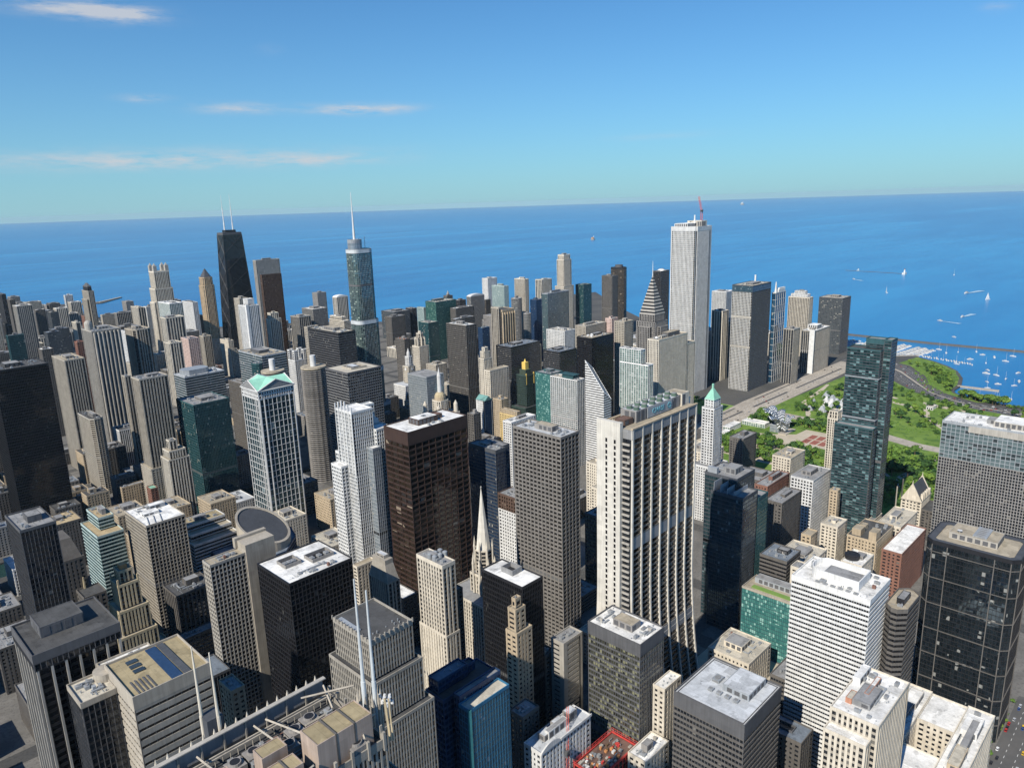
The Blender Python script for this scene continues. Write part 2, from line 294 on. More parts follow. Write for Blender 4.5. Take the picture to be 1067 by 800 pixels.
def facade(root, poly, z0, z1, st, seed=0, tb=2.0, par=1.1, roof='r_grey', bandmat=None, noroof=False, blank=(), label=None):
    """one tier of a building: glazing behind, cladding (piers, spandrels, corner posts) in front, parapet band and roof on top"""
    rs = random.Random(seed)
    n = len(poly)
    sty = [ST[st[i % len(st)]] if isinstance(st, tuple) else ST[st] for i in range(n)]
    s0 = sty[0]
    g = MB(); c = MB(); zt = z1-tb
    mats = []
    def mi(k):
        if k not in mats: mats.append(k)
        return mats.index(k)
    gm = []
    dmax = max(s['d'] for s in sty)
    inn = off(poly, -dmax)
    for i in range(n):
        s = sty[i]; a, b = poly[i], poly[(i+1) % n]; ia, ib = inn[i], inn[(i+1) % n]
        L = math.hypot(b[0]-a[0], b[1]-a[1]); t = ((b[0]-a[0])/L, (b[1]-a[1])/L); nn = (t[1], -t[0])
        if i in blank:
            c.quad((*a, z0), (*b, z0), (*b, zt), (*a, zt), mi(s['W'])); continue
        round_ = n > 8
        cw = 0.0 if round_ else min(max(s['pw']*.8, .5), L*.2)
        nb = max(1, round((L-2*cw)/s['b'])); nf = max(1, round((zt-z0)/s['f'])); fh = (zt-z0)/nf
        if s['G'] not in gm: gm.append(s['G'])
        u0, v0 = rs.randrange(200), rs.randrange(200)
        g.quad((*ia, z0), (*ib, z0), (*ib, zt), (*ia, zt), gm.index(s['G']), [(u0, v0), (u0+nb, v0), (u0+nb, v0+nf), (u0, v0+nf)])
        def el(sa, sb, o0, o1, za, zb, m):
            p = lambda ss, o: (a[0]+t[0]*ss+nn[0]*o, a[1]+t[1]*ss+nn[1]*o)
            q = [p(sa, o1), p(sb, o1), p(sb, o0), p(sa, o0)]
            c.hexa([(*k, za) for k in q]+[(*k, zb) for k in q], m, (4,))
        d = dmax; so = s.get('so', -.12); po = s.get('po', 0.0); ring = s.get('ring')
        W, P = mi(s['W']), mi(s['P'])
        if ring: po = -.22
        w = (L-2*cw)/nb
        if s['pw'] > 0:
            for j in range(nb+1):
                if j in (0, nb) and not round_: continue
                if round_ and j == nb: continue
                x = cw+j*w
                el(x-s['pw']/2, x+s['pw']/2, -d, po, z0, zt, W)
        kb = {int(nf*(.34+.05*(seed % 5)))} if nf > 24 and seed % 3 != 1 and s.get('mech', 1) else set()
        if not ring:
            for k in range(nf+1):
                z = z0+k*fh
                if k == nf: za, zb = zt-s['sh']*.5, zt
                else: za, zb = z-(s['sh']*.5 if k else 0), z+s['sh']*.5
                el(cw if so <= 0 else 0, L-cw if so <= 0 else L, -d, so, za, zb, P)
                if k in kb: el(cw, L-cw, -d, min(so, 0)-.08, zb, zb+fh-s['sh']-.01, mi('louver'))
        if not round_:
            p = lambda ss: (a[0]+t[0]*ss, a[1]+t[1]*ss)
            e = poly[i-1]; L2 = math.hypot(a[0]-e[0], a[1]-e[1]); t2 = ((a[0]-e[0])/L2, (a[1]-e[1])/L2)
            k_ = off(poly, po)[i] if ring else a
            f1 = (k_[0]-t2[0]*cw, k_[1]-t2[1]*cw); f2 = (k_[0]+t[0]*cw, k_[1]+t[1]*cw)
            c.prism([f1, k_, f2, ia], z0, zt, W)
    if s0.get('ring') and not isinstance(st, tuple):
        nf = max(1, round((zt-z0)/s0['f'])); fh = (zt-z0)/nf; P = mi(s0['P'])
        for k in range(nf+1):
            z = z0+k*fh
            za, zb = (zt-s0['sh']*.5, zt-.004) if k == nf else (z-(s0['sh']*.5 if k else 0), z+s0['sh']*.5)
            for i in range(n):
                j = (i+1) % n
                c.quad((*poly[i], za), (*poly[j], za), (*poly[j], zb), (*poly[i], zb), P)
                c.quad((*poly[i], zb), (*poly[j], zb), (*inn[j], zb), (*inn[i], zb), P)
                c.quad((*inn[i], za), (*inn[j], za), (*poly[j], za), (*poly[i], za), P)
    if g.f: g.build('glazing', gm, root)
    if c.f: c.build('cladding', mats, root)
    pp = MB(); wi = .45; ii = off(poly, -wi); oo = off(poly, .06)
    for i in range(n):
        j = (i+1) % n
        pp.quad((*oo[i], zt), (*oo[j], zt), (*oo[j], z1), (*oo[i], z1)); pp.quad((*oo[i], z1), (*oo[j], z1), (*ii[j], z1), (*ii[i], z1))
        pp.quad((*ii[j], z1-par), (*ii[i], z1-par), (*ii[i], z1), (*ii[j], z1)); pp.quad((*inn[i], zt), (*inn[j], zt), (*oo[j], zt), (*oo[i], zt))
    pp.build('parapet', bandmat or (s0['P'] if s0.get('ring') else s0['W']), root)
    if noroof: return None
    rf = MB(); rf.poly([(x, y, z1-par) for x, y in ii])
    return rf.build('roof', roof, root)
AC = None
def ac_unit(x, y, z, sx, sy, sz, parent, rs):
    global AC
    if AC is None:
        m = MB(); m.box(-.5, -.5, 0, .5, .5, .8, 0); m.cyl(0, 0, .8, .95, .33, .33, 10, 1)
        for k in range(4): m.box(-.52, -.42, .1+k*.17, .52, .42, .18+k*.17, 1)
        o = m.build('cooling_unit', ['steel', 'grey']); AC = o
    else:
        o = AC.copy(); sc.collection.objects.link(o)
    o.location = (x, y, z); o.scale = (sx, sy, sz); o.parent = parent
    return o
def penthouse(parent, x0, y0, x1, y1, z0, z1, wall='grey', roof='r_grey', name='penthouse', louver=True):
    m = MB(); m.prism(rect(x0, y0, x1, y1), z0, z1, 0)
    m.f.pop(); m.m.pop()
    t = MB()
    m.poly([(x0+.3, y0+.3, z1-.25), (x1-.3, y0+.3, z1-.25), (x1-.3, y1-.3, z1-.25), (x0+.3, y1-.3, z1-.25)], 1)
    for a, b in (((x0, y0), (x1, y0)), ((x1, y0), (x1, y1)), ((x1, y1), (x0, y1)), ((x0, y1), (x0, y0))):
        pass
    q = rect(x0, y0, x1, y1); i_ = rect(x0+.3, y0+.3, x1-.3, y1-.3)
    for i in range(4):
        j = (i+1) % 4
        m.quad((*q[i], z1), (*q[j], z1), (*i_[j], z1), (*i_[i], z1), 0); m.quad((*i_[j], z1-.25), (*i_[i], z1-.25), (*i_[i], z1), (*i_[j], z1), 0)
    if louver and z1-z0 > 2.5:
        for a in range(int((x1-x0)//5)):
            xx = x0+1+a*5
            m.box(xx, y0-.12, z0+.8, min(xx+3.4, x1-.5), y0, z1-.9, 2)
        for a in range(int((y1-y0)//5)):
            yy = y0+1+a*5
            m.box(x0-.12, yy, z0+.8, x0, min(yy+3.4, y1-.5), z1-.9, 2)
    return m.build(name, [wall, roof, 'dgrey'], parent)
def roof_stuff(roof, x0, y0, x1, y1, z, seed, dens=1.0, ph=True, wall='grey', rmat='r_grey'):
    rs = random.Random(seed); w, l = x1-x0, y1-y0
    taken = []; dens *= 2.2; near = roof.parent is not None and math.hypot(roof.parent.location.x-39, roof.parent.location.y-17) < 800
    if ph and w > 9 and l > 9:
        pw, pl = w*rs.uniform(.3, .5), l*rs.uniform(.3, .5)
        px, py = x0+(w-pw)*rs.uniform(.3, .7), y0+(l-pl)*rs.uniform(.3, .7)
        penthouse(roof, px, py, px+pw, py+pl, z, z+rs.uniform(3, 6), wall, rmat); taken.append((px-1, py-1, px+pw+1, py+pl+1))
    def free(ax, ay, bx, by): return all(bx < t[0] or ax > t[2] or by < t[1] or ay > t[3] for t in taken)
    for k in range(int(dens*min(9, 2+w*l/200))):
        sx, sy = rs.uniform(1.5, 4), rs.uniform(1.5, 4)
        if w < sx+3 or l < sy+3: break
        px, py = rs.uniform(x0+1, x1-1-sx), rs.uniform(y0+1, y1-1-sy)
        if free(px, py, px+sx, py+sy):
            ac_unit(px+sx/2, py+sy/2, z, sx, sy, rs.uniform(1.5, 2.8), roof, rs); taken.append((px-.5, py-.5, px+sx+.5, py+sy+.5))
    if near and w > 8 and l > 8:
        for k in range(2):
            t0 = rs.uniform(.1, .5); q = rs.uniform(.15, .85); d = MB()
            if rs.random() < .5: d.box(x0+w*t0, y0+l*q, z+.3, x0+w*(t0+.4), y0+l*q+.9, z+1.2); d.box(x0+w*(t0+.4)-1, y0+l*q+.9, z+.3, x0+w*(t0+.4), min(y0+l*q+5, y1-.5), z+1.15)
            else: d.box(x0+w*q, y0+l*t0, z+.3, x0+w*q+.9, y0+l*(t0+.4), z+1.2); d.box(x0+w*q+.9, y0+l*t0, z+.3, min(x0+w*q+5, x1-.5), y0+l*t0+1, z+1.15)
            d.build('duct', 'steel', roof)
        d = MB(); px, py = rs.uniform(x0+1, x1-3), rs.uniform(y0+1, y1-3); d.box(px, py, z, px+1.6, py+2.2, z+2.4); d.build('stair_hut', rs.choice(['conc', 'brick', 'steel']), roof)
        d = MB()
        for k in range(3):
            q = rs.uniform(.1, .9); d.bar((x0+w*q, y0+.6, z+.25), (x0+w*q, y1-.6, z+.25), .1)
        d.build('roof_pipe', 'steel', roof)
    v = MB()
    for k in range(int(dens*(3+w*l/200))):
        px, py = rs.uniform(x0+.8, x1-.8), rs.uniform(y0+.8, y1-.8)
        if free(px-.4, py-.4, px+.4, py+.4): v.cyl(px, py, z, z+rs.uniform(.6, 1.4), .3, .3, 6)
    if v.f: v.build('vent_pipe', 'steel', roof)
TOPS = {}
def B(name, label, cat, x, y, w, l, h, st, roof='r_grey', top='auto', tiers=None, tb=2.0, ch=0, rnd=0, spec=None, group=None, seed=None, bandmat=None, rot=0.0):
    seed = seed if seed is not None else int(x*7+y*13) % 9973
    cx, cy = x+w/2, y+l/2
    rt = thing(name, label, cat, cx, cy, 0, group, rot)
    a, b = -w/2, -l/2
    if spec and spec in SPEC:
        if SPEC[spec](rt, w, l, h, st, roof, seed, tb): return rt
    last = None
    tiers = tiers or [(0, 0, 1, 1, 0, 1)]
    for k, t in enumerate(tiers):
        x0, y0, x1, y1 = a+t[0]*w, b+t[1]*l, a+t[2]*w, b+t[3]*l
        rf = facade(rt, rect(x0, y0, x1, y1, ch, rnd), t[4]*h, t[5]*h, t[6] if len(t) > 6 else st, seed+k, tb, roof=roof, bandmat=bandmat)
        if rf and k == len(tiers)-1 and top != 'none':
            if top in TOPS: TOPS[top](rf, x0, y0, x1, y1, t[5]*h-1.1, seed)
            else:
                i = min(2.0, (x1-x0)*.1)
                if rnd: i = (x1-x0)*.2
                roof_stuff(rf, x0+i, y0+i, x1-i, y1-i, t[5]*h-1.1, seed, wall=ST[st if isinstance(st, str) else st[0]]['W'] if seed % 3 else 'conc2')
    return rt
SPEC = {}
# ------------------------------------------------------------------ roof and shape variations
ST['core2'] = S_(5, 4, .8, .8, .6, 'red', 'wood', 'gblack')
ST['blank_w'] = S_(12, 3.8, 11, 3, .3, 'marble', 'marble', 'gdark')
ST['frame_n'] = S_(5.6, 7.8, .6, .55, .5, 'marble', 'marble', 'gdeep')
ST['trump'] = S_(3.0, 3.5, .22, .75, .35, 'steel', 'slate', 'gtrump', so=.02)
ST['mirror'] = S_(2.4, 3.9, .18, .5, .2, 'black', 'black', 'gmirror')
GLASS['gmirror'] = ((.05, .07, .085), (.10, .13, .15), .03, (.3, .3, .28), .85, 1.9, .03, .04)
ST['curt_x'] = S_(2.2, 3.9, .15, .9, .2, 'slate', 'slate', 'gdeep')
GLASS['gdeep'] = ((.016, .045, .06), (.06, .115, .13), .05, (.2, .26, .27), .5)
ST['check'] = S_(4.4, 4.5, .5, .5, .3, 'steel', 'steel', 'gcheck')
ST['legacy'] = S_(3.6, 3.2, .12, .7, .25, 'slate', 'slate', 'glegacy', so=.03)
ST['title'] = S_(2.3, 3.8, .75, .75, .5, 'white', 'white', 'gslate')
ST['title2'] = S_(3.0, 3.8, .9, 1.5, .5, 'white', 'white', 'gslate')
ST['aon'] = S_(3.05, 3.9, 1.5, 1.3, 1.1, 'marble', 'conc', 'gdark', so=-.85)
ST['darkcol'] = S_(2, 3.8, .5, 1.0, .4, 'green', 'green', 'gdark')
GLASS['gtrump'] = ((.04, .12, .12), (.24, .37, .34), .12, (.36, .45, .38), .6)
GLASS['gcheck'] = ((.13, .19, .20), (.20, .26, .27), .40, (.015, .017, .02))
GLASS['glegacy'] = ((.010, .042, .05), (.07, .16, .17), .26, (.16, .27, .28), .55)  # the paler blind tone paints reflections into some panes
WALLS['verdigris'] = (.10, .155, .12); WALLS['darkgreen'] = (.035, .06, .05)
ST['carbide'] = S_(2.6, 3.6, 1.2, 1.4, .5, 'darkgreen', 'darkgreen', 'gdark', so=-.3)
def box_part(rt, name, x0, y0, z0, x1, y1, z1, mat, parent=None):
    m = MB(); m.box(x0, y0, z0, x1, y1, z1); return m.build(name, mat, parent or rt)
def top_wells(rf, x0, y0, x1, y1, z, s):
    w, l = x1-x0, y1-y0
    for a, b, c, d in ((.2, .5, .45, .78), (.55, .35, .9, .62)):
        X0, Y0, X1, Y1 = x0+a*w, y0+b*l, x0+c*w, y0+d*l
        m = MB(); m.box(X0, Y0, z, X1, Y0+.5, z+2.6); m.box(X0, Y1-.5, z, X1, Y1, z+2.6); m.box(X0, Y0+.5, z, X0+.5, Y1-.5, z+2.6); m.box(X1-.5, Y0+.5, z, X1, Y1-.5, z+2.6)
        m.build('screen_wall', 'conc2', rf)
        f = MB(); f.box(X0+.5, Y0+.5, z+.004, X1-.5, Y1-.5, z+.05); f.build('machine_floor', 'black', rf)
        for k in range(3): ac_unit(X0+3+k*(X1-X0-6)/2, (Y0+Y1)/2, z+.05, 3, 4, 2.2, rf, None)
    roof_stuff(rf, x0+2, y0+2, x1-2, y0+.3*l, z, s, .6, False)
def top_pit(rf, x0, y0, x1, y1, z, s):
    w, l = x1-x0, y1-y0
    X0, Y0, X1, Y1 = x0+.38*w, y0+.42*l, x0+.85*w, y0+.7*l
    m = MB(); m.box(X0, Y0, z, X1, Y0+.6, z+4); m.box(X0, Y1-.6, z, X1, Y1, z+4); m.box(X0, Y0+.6, z, X0+.6, Y1-.6, z+4); m.box(X1-.6, Y0+.6, z, X1, Y1-.6, z+4)
    m.build('screen_wall', 'grey', rf); box_part(None, 'machine_floor', X0+.6, Y0+.6, z+.004, X1-.6, Y1-.6, z+.3, 'black', rf)
def top_ph1(rf, x0, y0, x1, y1, z, s):
    w, l = x1-x0, y1-y0
    penthouse(rf, x0+.32*w, y0+.3*l, x0+.68*w, y0+.66*l, z, z+5, 'conc2', 'r_tan')
    roof_stuff(rf, x0+1.5, y0+1.5, x1-1.5, y0+.28*l, z, s, 1, False); roof_stuff(rf, x0+1.5, y0+.68*l, x1-1.5, y1-1.5, z, s+1, 1, False)
def top_ph2(rf, x0, y0, x1, y1, z, s):
    w, l = x1-x0, y1-y0
    penthouse(rf, x0+.45*w, y0+.18*l, x0+.92*w, y0+.55*l, z, z+4.5, 'steel', 'r_pale')
    for k in range(4): ac_unit(x0+.35*w, y0+(.3+k*.12)*l, z, 3, 3, 2, rf, None)
    m = MB()
    for e in ((x0+1.6, y0+1.6, x1-1.6, y0+2), (x0+1.6, y1-2, x1-1.6, y1-1.6), (x0+1.6, y0+2, x0+2, y1-2), (x1-2, y0+2, x1-1.6, y1-2)): m.box(e[0], e[1], z, e[2], e[3], z+.5)
    m.build('window_washer_rail', 'dgrey', rf)
    ac_unit(x0+.6*w, y0+.7*l, z, 7, 5, 2.2, rf, None)
def top_daley(rf, x0, y0, x1, y1, z, s):
    w, l = x1-x0, y1-y0
    penthouse(rf, x0+.3*w, y0+.3*l, x0+.62*w, y0+.72*l, z, z+6, 'corten', 'r_white')
    penthouse(rf, x0+.63*w, y0+.42*l, x0+.75*w, y0+.66*l, z, z+4.5, 'corten', 'r_brown')
    ac_unit(x0+.46*w, y0+.5*l, z+5.75, 4, 3, 1.5, rf, None)
    roof_stuff(rf, x0+2, y0+2, x1-2, y0+.25*l, z, s, .4, False)
def top_burnett(rf, x0, y0, x1, y1, z, s):
    w, l = x1-x0, y1-y0
    m = MB()
    X0, Y0, X1, Y1 = x0+.3*w, y0+.28*l, x0+.76*w, y0+.72*l
    m.box(X0, Y0, z, X1, Y0+1, z+2.5); m.box(X0, Y1-1, z, X1, Y1, z+2.5); m.box(X0, Y0+1, z, X0+1, Y1-1, z+2.5); m.box(X1-1, Y0+1, z, X1, Y1-1, z+2.5)
    m.build('screen_wall', 'sand', rf); box_part(None, 'machine_floor', X0+1, Y0+1, z+.004, X1-1, Y1-1, z+.1, 'black', rf)
    penthouse(rf, X0+5, Y0+3, X0+15, Y1-3, z+.1, z+3.5, 'grey', 'r_pale')
def top_duct(rf, x0, y0, x1, y1, z, s):
    w, l = x1-x0, y1-y0
    penthouse(rf, x0+.2*w, y0+.45*l, x0+.6*w, y0+.62*l, z, z+3, 'white', 'r_white'); penthouse(rf, x0+.5*w, y0+.7*l, x0+.9*w, y0+.85*l, z, z+4, 'steel', 'r_white')
    for k in range(3):
        m = MB(); m.bar((x0+4+k*6, y0+3, z+.6), (x0+9+k*6, y0+.4*l, z+.6), .5); m.build('duct', 'steel', rf)
    roof_stuff(rf, x0+2, y0+.64*l, x1-2, y1-2, z, s, 1, False)
def top_court(rf, x0, y0, x1, y1, z, s):
    w, l = x1-x0, y1-y0
    m = MB(); X0, Y0, X1, Y1 = x0+.35*w, y0+.3*l, x0+.7*w, y0+.75*l
    m.box(X0, Y0, z, X1, Y0+.5, z+1.5); m.box(X0, Y1-.5, z, X1, Y1, z+1.5); m.box(X0, Y0+.5, z, X0+.5, Y1-.5, z+1.5); m.box(X1-.5, Y0+.5, z, X1, Y1-.5, z+1.5)
    m.build('screen_wall', 'dgrey', rf); box_part(None, 'light_well_shade', X0+.5, Y0+.5, z+.004, X1-.5, Y1-.5, z+.1, 'black', rf)  # black sheet at roof level paints the well's shade
    roof_stuff(rf, x0+2, y0+.78*l, x1-2, y1-2, z, s, 1, False)
def top_houses(rf, x0, y0, x1, y1, z, s):
    w, l = x1-x0, y1-y0
    for a, b, c, d, h in ((.05, .05, .3, .3, 9), (.1, .6, .35, .9, 7), (.45, .65, .6, .85, 5)): penthouse(rf, x0+a*w, y0+b*l, x0+c*w, y0+d*l, z, z+h, 'tan', 'r_tan', louver=False)
    roof_stuff(rf, x0+.5*w, y0+2, x1-2, y0+.6*l, z, s, 1, False)
TOPS.update(wells=top_wells, pit=top_pit, ph1=top_ph1, ph2=top_ph2, daley=top_daley, burnett=top_burnett, duct=top_duct, court=top_court, houses=top_houses)
def tiers_spec(tl, extra=None, top=True, use=None):
    def f(rt, w, l, h, st, roof, seed, tb):
        a, b = -w/2, -l/2
        for k, t in enumerate(tl):
            x0, y0, x1, y1 = a+t[0]*w, b+t[1]*l, a+t[2]*w, b+t[3]*l
            rf = facade(rt, rect(x0, y0, x1, y1), t[4]*h, t[5]*h, t[6] if len(t) > 6 and t[6] else st, seed+k, t[7] if len(t) > 7 else tb, roof=roof if len(t) < 9 else t[8])
            if rf and (top or k < len(tl)-1) and not (len(t) > 9 and t[9] == 0) and t[5] >= max(q[5] for q in tl)-1e-6:
                roof_stuff(rf, x0+1.5, y0+1.5, x1-1.5, y1-1.5, t[5]*h-1.1, seed+k)
        if extra: extra(rt, w, l, h)
        return True
    return f
def spec(name):
    def d(f): SPEC[name] = f; return f
    return d
@spec('slab')
def _(rt, w, l, h, st, roof, seed, tb):
    box_part(rt, 'core_wall', w/2+.02, -l/2-1.2, 0, w/2+24, l/2+3, h+6, 'sand')
    box_part(rt, 'core_cap', w/2-2, l/2-1, h+6.004 if False else h, w/2+24.4, l/2+2.6, h+8, 'sand')
SPEC['creamright'] = tiers_spec([(0, 0, 1, 1, 0, 1), (-.16, .12, 0, 1.0, 0, .93)], lambda rt, w, l, h: [penthouse(rt, -w*.1, -l*.02, w*.3, l*.08, h-1.1, h+2.5, 'terra', 'r_white'), penthouse(rt, -w*.3, l*.2, -w*.12, l*.33, h-1.1, h+2.2, 'terra', 'r_cream'), penthouse(rt, w*.1, l*.3, w*.42, l*.46, h-1.1, h+3.2, 'white', 'r_white')])
@spec('striped')
def _(rt, w, l, h, st, roof, seed, tb):
    m = MB(); x0, x1, y0, y1 = -w*.28, w*.30, -l*.30, l*.36
    out_ = [(x0, y0), (x1, y0)] + [(x1-(x1-x0)/2*(1-math.cos(t)), y1-8+8*math.sin(t)) for t in [k*math.pi/12 for k in range(13)]]
    inn = off(out_, -.7)
    z0, z1 = h-1.1, h+5.5
    n = len(out_)
    for i in range(n):
        j = (i+1) % n
        m.quad((*out_[i], z0), (*out_[j], z0), (*out_[j], z1), (*out_[i], z1)); m.quad((*out_[i], z1), (*out_[j], z1), (*inn[j], z1), (*inn[i], z1)); m.quad((*inn[j], z1-4), (*inn[i], z1-4), (*inn[i], z1), (*inn[j], z1))
    m.poly([(x, y, z1-4) for x, y in inn]); m.build('roof_screen', 'white', rt)
    for k in range(7): ac_unit(w*.40, -l*.35+k*4.6, h-1.1, 2.6, 3, 1.6, rt, None)
    for k in range(6): ac_unit(-w*.40, -l*.3+k*5, h-1.1, 2.0, 3, 1.1, rt, None)
SPEC_TOPNONE = {'striped'}
@spec('tealgrass')
def _(rt, w, l, h, st, roof, seed, tb):
    facade(rt, rect(-w/2, -l/2, w/2, l/2), 0, h, st, seed, 2, roof='r_tan', bandmat='sand')
    box_part(rt, 'grass_strip', -w*.34, -l*.40, h-1.1, -w*.14, l*.36, h-.5, 'lawn_pale'); penthouse(rt, w*.05, -l*.3, w*.4, l*.4, h-1.1, h+4, 'steel', 'r_grey'); return True
@spec('darkband')
def _(rt, w, l, h, st, roof, seed, tb):
    p = rect(-w/2, -l/2, w/2, l/2, 5)
    rf = facade(rt, p, 0, h, 'mirror', seed, 3, roof='r_tan', bandmat='black')
    o = off(p, .5)
    for k in range(7):
        z = h-9-k*21
        if z > 4:
            m = MB(); m.prism(o, z, z+.45, 0, True); m.build('ledge', 'umber', rt)
    for x, y in p[:2]+p[6:]+[(-w/2, -l/4), (-w/2, l/4)]:
        m = MB(); m.box(x-.3, y-.3, 0, x+.3, y+.3, h-3); m.build('corner_rib', 'umber', rt)
    q = off(p, -5)
    z = h-1.1
    m = MB(); n = len(p); pi = off(p, -.5)
    for i in range(n):
        j = (i+1) % n; m.quad((*pi[i], z+.7), (*pi[j], z+.7), (*q[j], z+.7), (*q[i], z+.7)); m.quad((*q[j], z), (*q[i], z), (*q[i], z+.7), (*q[j], z+.7))
    m.build('roof_edge_walk', 'slate', rf)
    penthouse(rf, -w*.18, -l*.22, w*.3, l*.3, z, z+5, 'conc', 'r_tan')
    for k in range(6): ac_unit(-w*.1+k*3.4, -l*.02, z+4.75, 3, 9, 1.4, rf, None)
    d = MB(); d.loft([[(1.8*math.cos(t)*r, 1.8*math.sin(t)*r, zz) for t in [i*.5236 for i in range(12)]] for r, zz in ((.2, 0), (.7, .3), (1, .8))]); d.cyl(0, 0, -1, .1, .2); 
    dish = d.build('satellite_dish', 'white', rf); dish.location = (-w*.1, l*.2, z+5.8)
    return True
SPEC['checker'] = tiers_spec([(0, 0, 1, 1, 0, .74, None, .6), (0, 0, 1, 1, .7405, 1, 'check', 3)], lambda rt, w, l, h: (penthouse(rt, -w*.3, -l*.4, w*.4, l*.05, h-1.1, h+5, 'conc', 'r_white'), box_part(rt, 'blank_panel', -w/2-.25, -l*.5, h-9, -w/2-.1, l*.25, h-2, 'conc')))
SPEC['bluestep'] = tiers_spec([(0, 0, .56, .68, 0, .93, 'curt_x', 3), (.3, .3, 1, 1, 0, 1, 'curt_x', 3), (.6, 0, 1, .28, 0, .87, 'curt_t2', 3)], lambda rt, w, l, h: [box_part(rt, 'roof_screen', -w*.5+.8, -l*.3+k*l*.14, h*.93-1, w*.04, -l*.3+k*l*.14+.5, h*.93+3+k*1.8, 'steel') for k in range(4)]+[box_part(rt, 'screen_post', -w*.18, l*.25, h-1, -w*.1, l*.45, h+5, 'steel')])
def _tanks(rt, w, l, h):
    for i in range(3):
        for j in range(2):
            m = MB(); m.cyl(0, 0, 0, 3.4, 1.9, 1.9, 12); m.cyl(0, 0, 3.4, 3.8, 1.4, 1.2, 12)
            o = m.build('cooling_tank', 'steel', rt); o.location = (-w*.22+i*5, -l*.08+j*5.5, h-1.0)
SPEC['creamtower'] = tiers_spec([(0, 0, 1, 1, 0, 1, None, 3), (1.0, .25, 2.0, 1.0, 0, .8, 'punch_k'), (-.04, -.03, 1.02, 1.03, 0, .62)], _tanks, top=False)
SPEC['s181'] = tiers_spec([(0, 0, 1, 1, .9, 1, None, 2.5, 'r_dark', 0), (-.1, -.09, 1.1, 1.09, .79, .9, None, 1.5), (-.24, -.2, 1.22, 1.16, 0, .79, None, 1.5)], lambda rt, w, l, h: (roof_stuff(rt, -w*.4, -l*.4, w*.4, -l*.25, h-1.1, 5, 1, False), [box_part(rt, 'finial', -w/2+i*w/9-.3, -l/2-.5, h-1, -w/2+i*w/9+.3, -l/2+.1, h+1.2, 'stone') for i in range(10)], [box_part(rt, 'finial', -w/2-.5, -l/2+i*l/11-.3, h-1, -w/2+.1, -l/2+i*l/11+.3, h+1.2, 'stone') for i in range(1, 12)], box_part(rt, 'skylight', -w*.46, -l*.1, h-1.1, -w*.36, l*.42, h-.3, 'steel')))
SPEC['blue10'] = tiers_spec([(0, 0, 1, 1, 0, .93, None, 2, 'r_dark', 0), (.05, .4, .62, .96, .93, .985, 'curt_n', 1, 'r_slate'), (.62, .5, .8, .85, .93, .97, 'curt_n', 1, 'r_dark')])
def _terra(rt, w, l, h):
    for k in range(3):
        penthouse(rt, -w*.3+k*w*.25, -l*.1, -w*.14+k*w*.25, l*.3, h-1.1, h+3+k, 'conc2', 'r_pale')
    m = MB(); n = 16
    for k in range(n):
        t0, t1 = k/n, (k+1)/n; f = lambda t: h+.2+3.2*math.sin(math.pi*t)
        x0, x1 = -w/2+t0*w*.36, -w/2+t1*w*.36
        m.hexa([(x0, -l/2-.6, h-1), (x1, -l/2-.6, h-1), (x1, -l/2+.4, h-1), (x0, -l/2+.4, h-1), (x0, -l/2-.6, f(t0)), (x1, -l/2-.6, f(t1)), (x1, -l/2+.4, f(t1)), (x0, -l/2+.4, f(t0))])
    m.build('arched_cornice', 'marble', rt)
    box_part(rt, 'cornice', -w*.13, -l/2-.8, h-1.2, w/2+.5, -l/2-.1, h+.5, 'marble')
@spec('terra')
def _(rt, w, l, h, st, roof, seed, tb): _terra(rt, w, l, h)
@spec('mansard')
def _(rt, w, l, h, st, roof, seed, tb):
    facade(rt, rect(-w/2, -l/2, w/2, l/2), 0, h*.86, st, seed, 1.5, roof=roof)
    m = MB(); m.loft([[(x, y, z) for x, y in rect(-w/2*k, -l/2*k, w/2*k, l/2*k)] for k, z in ((.97, h*.86-1), (.66, h-4), (.66, h))]); m.build('mansard_roof', 'stone', rt)
    penthouse(rt, -w*.2, -l*.2, w*.2, l*.2, h+.004, h+3, 'conc', 'r_pale'); return True
@spec('modern')
def _(rt, w, l, h, st, roof, seed, tb):
    # main slab: banded south side, blank west side with paler bands that paint in sunlight; tan roof with a blue recess
    facade(rt, rect(-w/2, -l/2, w/2, l/2), 0, h, ('band_m', 'band_m', 'band_m', 'band_m_sunlit'), seed, 7, par=1.2, roof='r_tan2', bandmat='sand')
    for k in range(3): box_part(rt, 'skylight', -w*.28, l*.02+k*l*.13, h-1.2, -w*.14, l*.02+k*l*.13+3.2, h-.6, 'gslate')
    for k in range(5): box_part(rt, 'roof_slot', -w*.40+k*1.9, -l*.44, h-1.2, -w*.40+k*1.9+.7, -l*.12, h-.8, 'dgrey')
    box_part(rt, 'roof_trough', w*.02, -l*.46, h-1.2, w*.16, l*.46, h-.7, 'navy'); box_part(rt, 'roof_trough', w*.18, -l*.46, h-1.2, w*.27, l*.46, h-.5, 'slate')
    # annex to the north west with a rounded corner
    z1 = h*.97
    ann = rect(-w/2-16, l*.1, -w/2-.3, l/2+6)
    rf = facade(rt, ann, 0, z1, 'curt_d', seed+1, 3, roof='r_cream', bandmat='sand')
    roof_stuff(rf, -w/2-15, l*.15, -w/2-2, l/2+4, z1-1.1, 3, 1.2, False)
    rf = facade(rt, rect(-w/2-.2, l/2+.3, w*.2, l/2+14), 0, z1, 'curt_d', seed+2, 3, roof='r_white', bandmat='sand')
    roof_stuff(rf, -w/2+2, l/2+2, w*.16, l/2+12, z1-1.1, 4, 1.2, False)
    m = MB(); m.cyl(-w/2, l/2+.1, 0, z1+3, 5.5, 5.5, 24); m.build('round_corner', 'sand', rt); return True
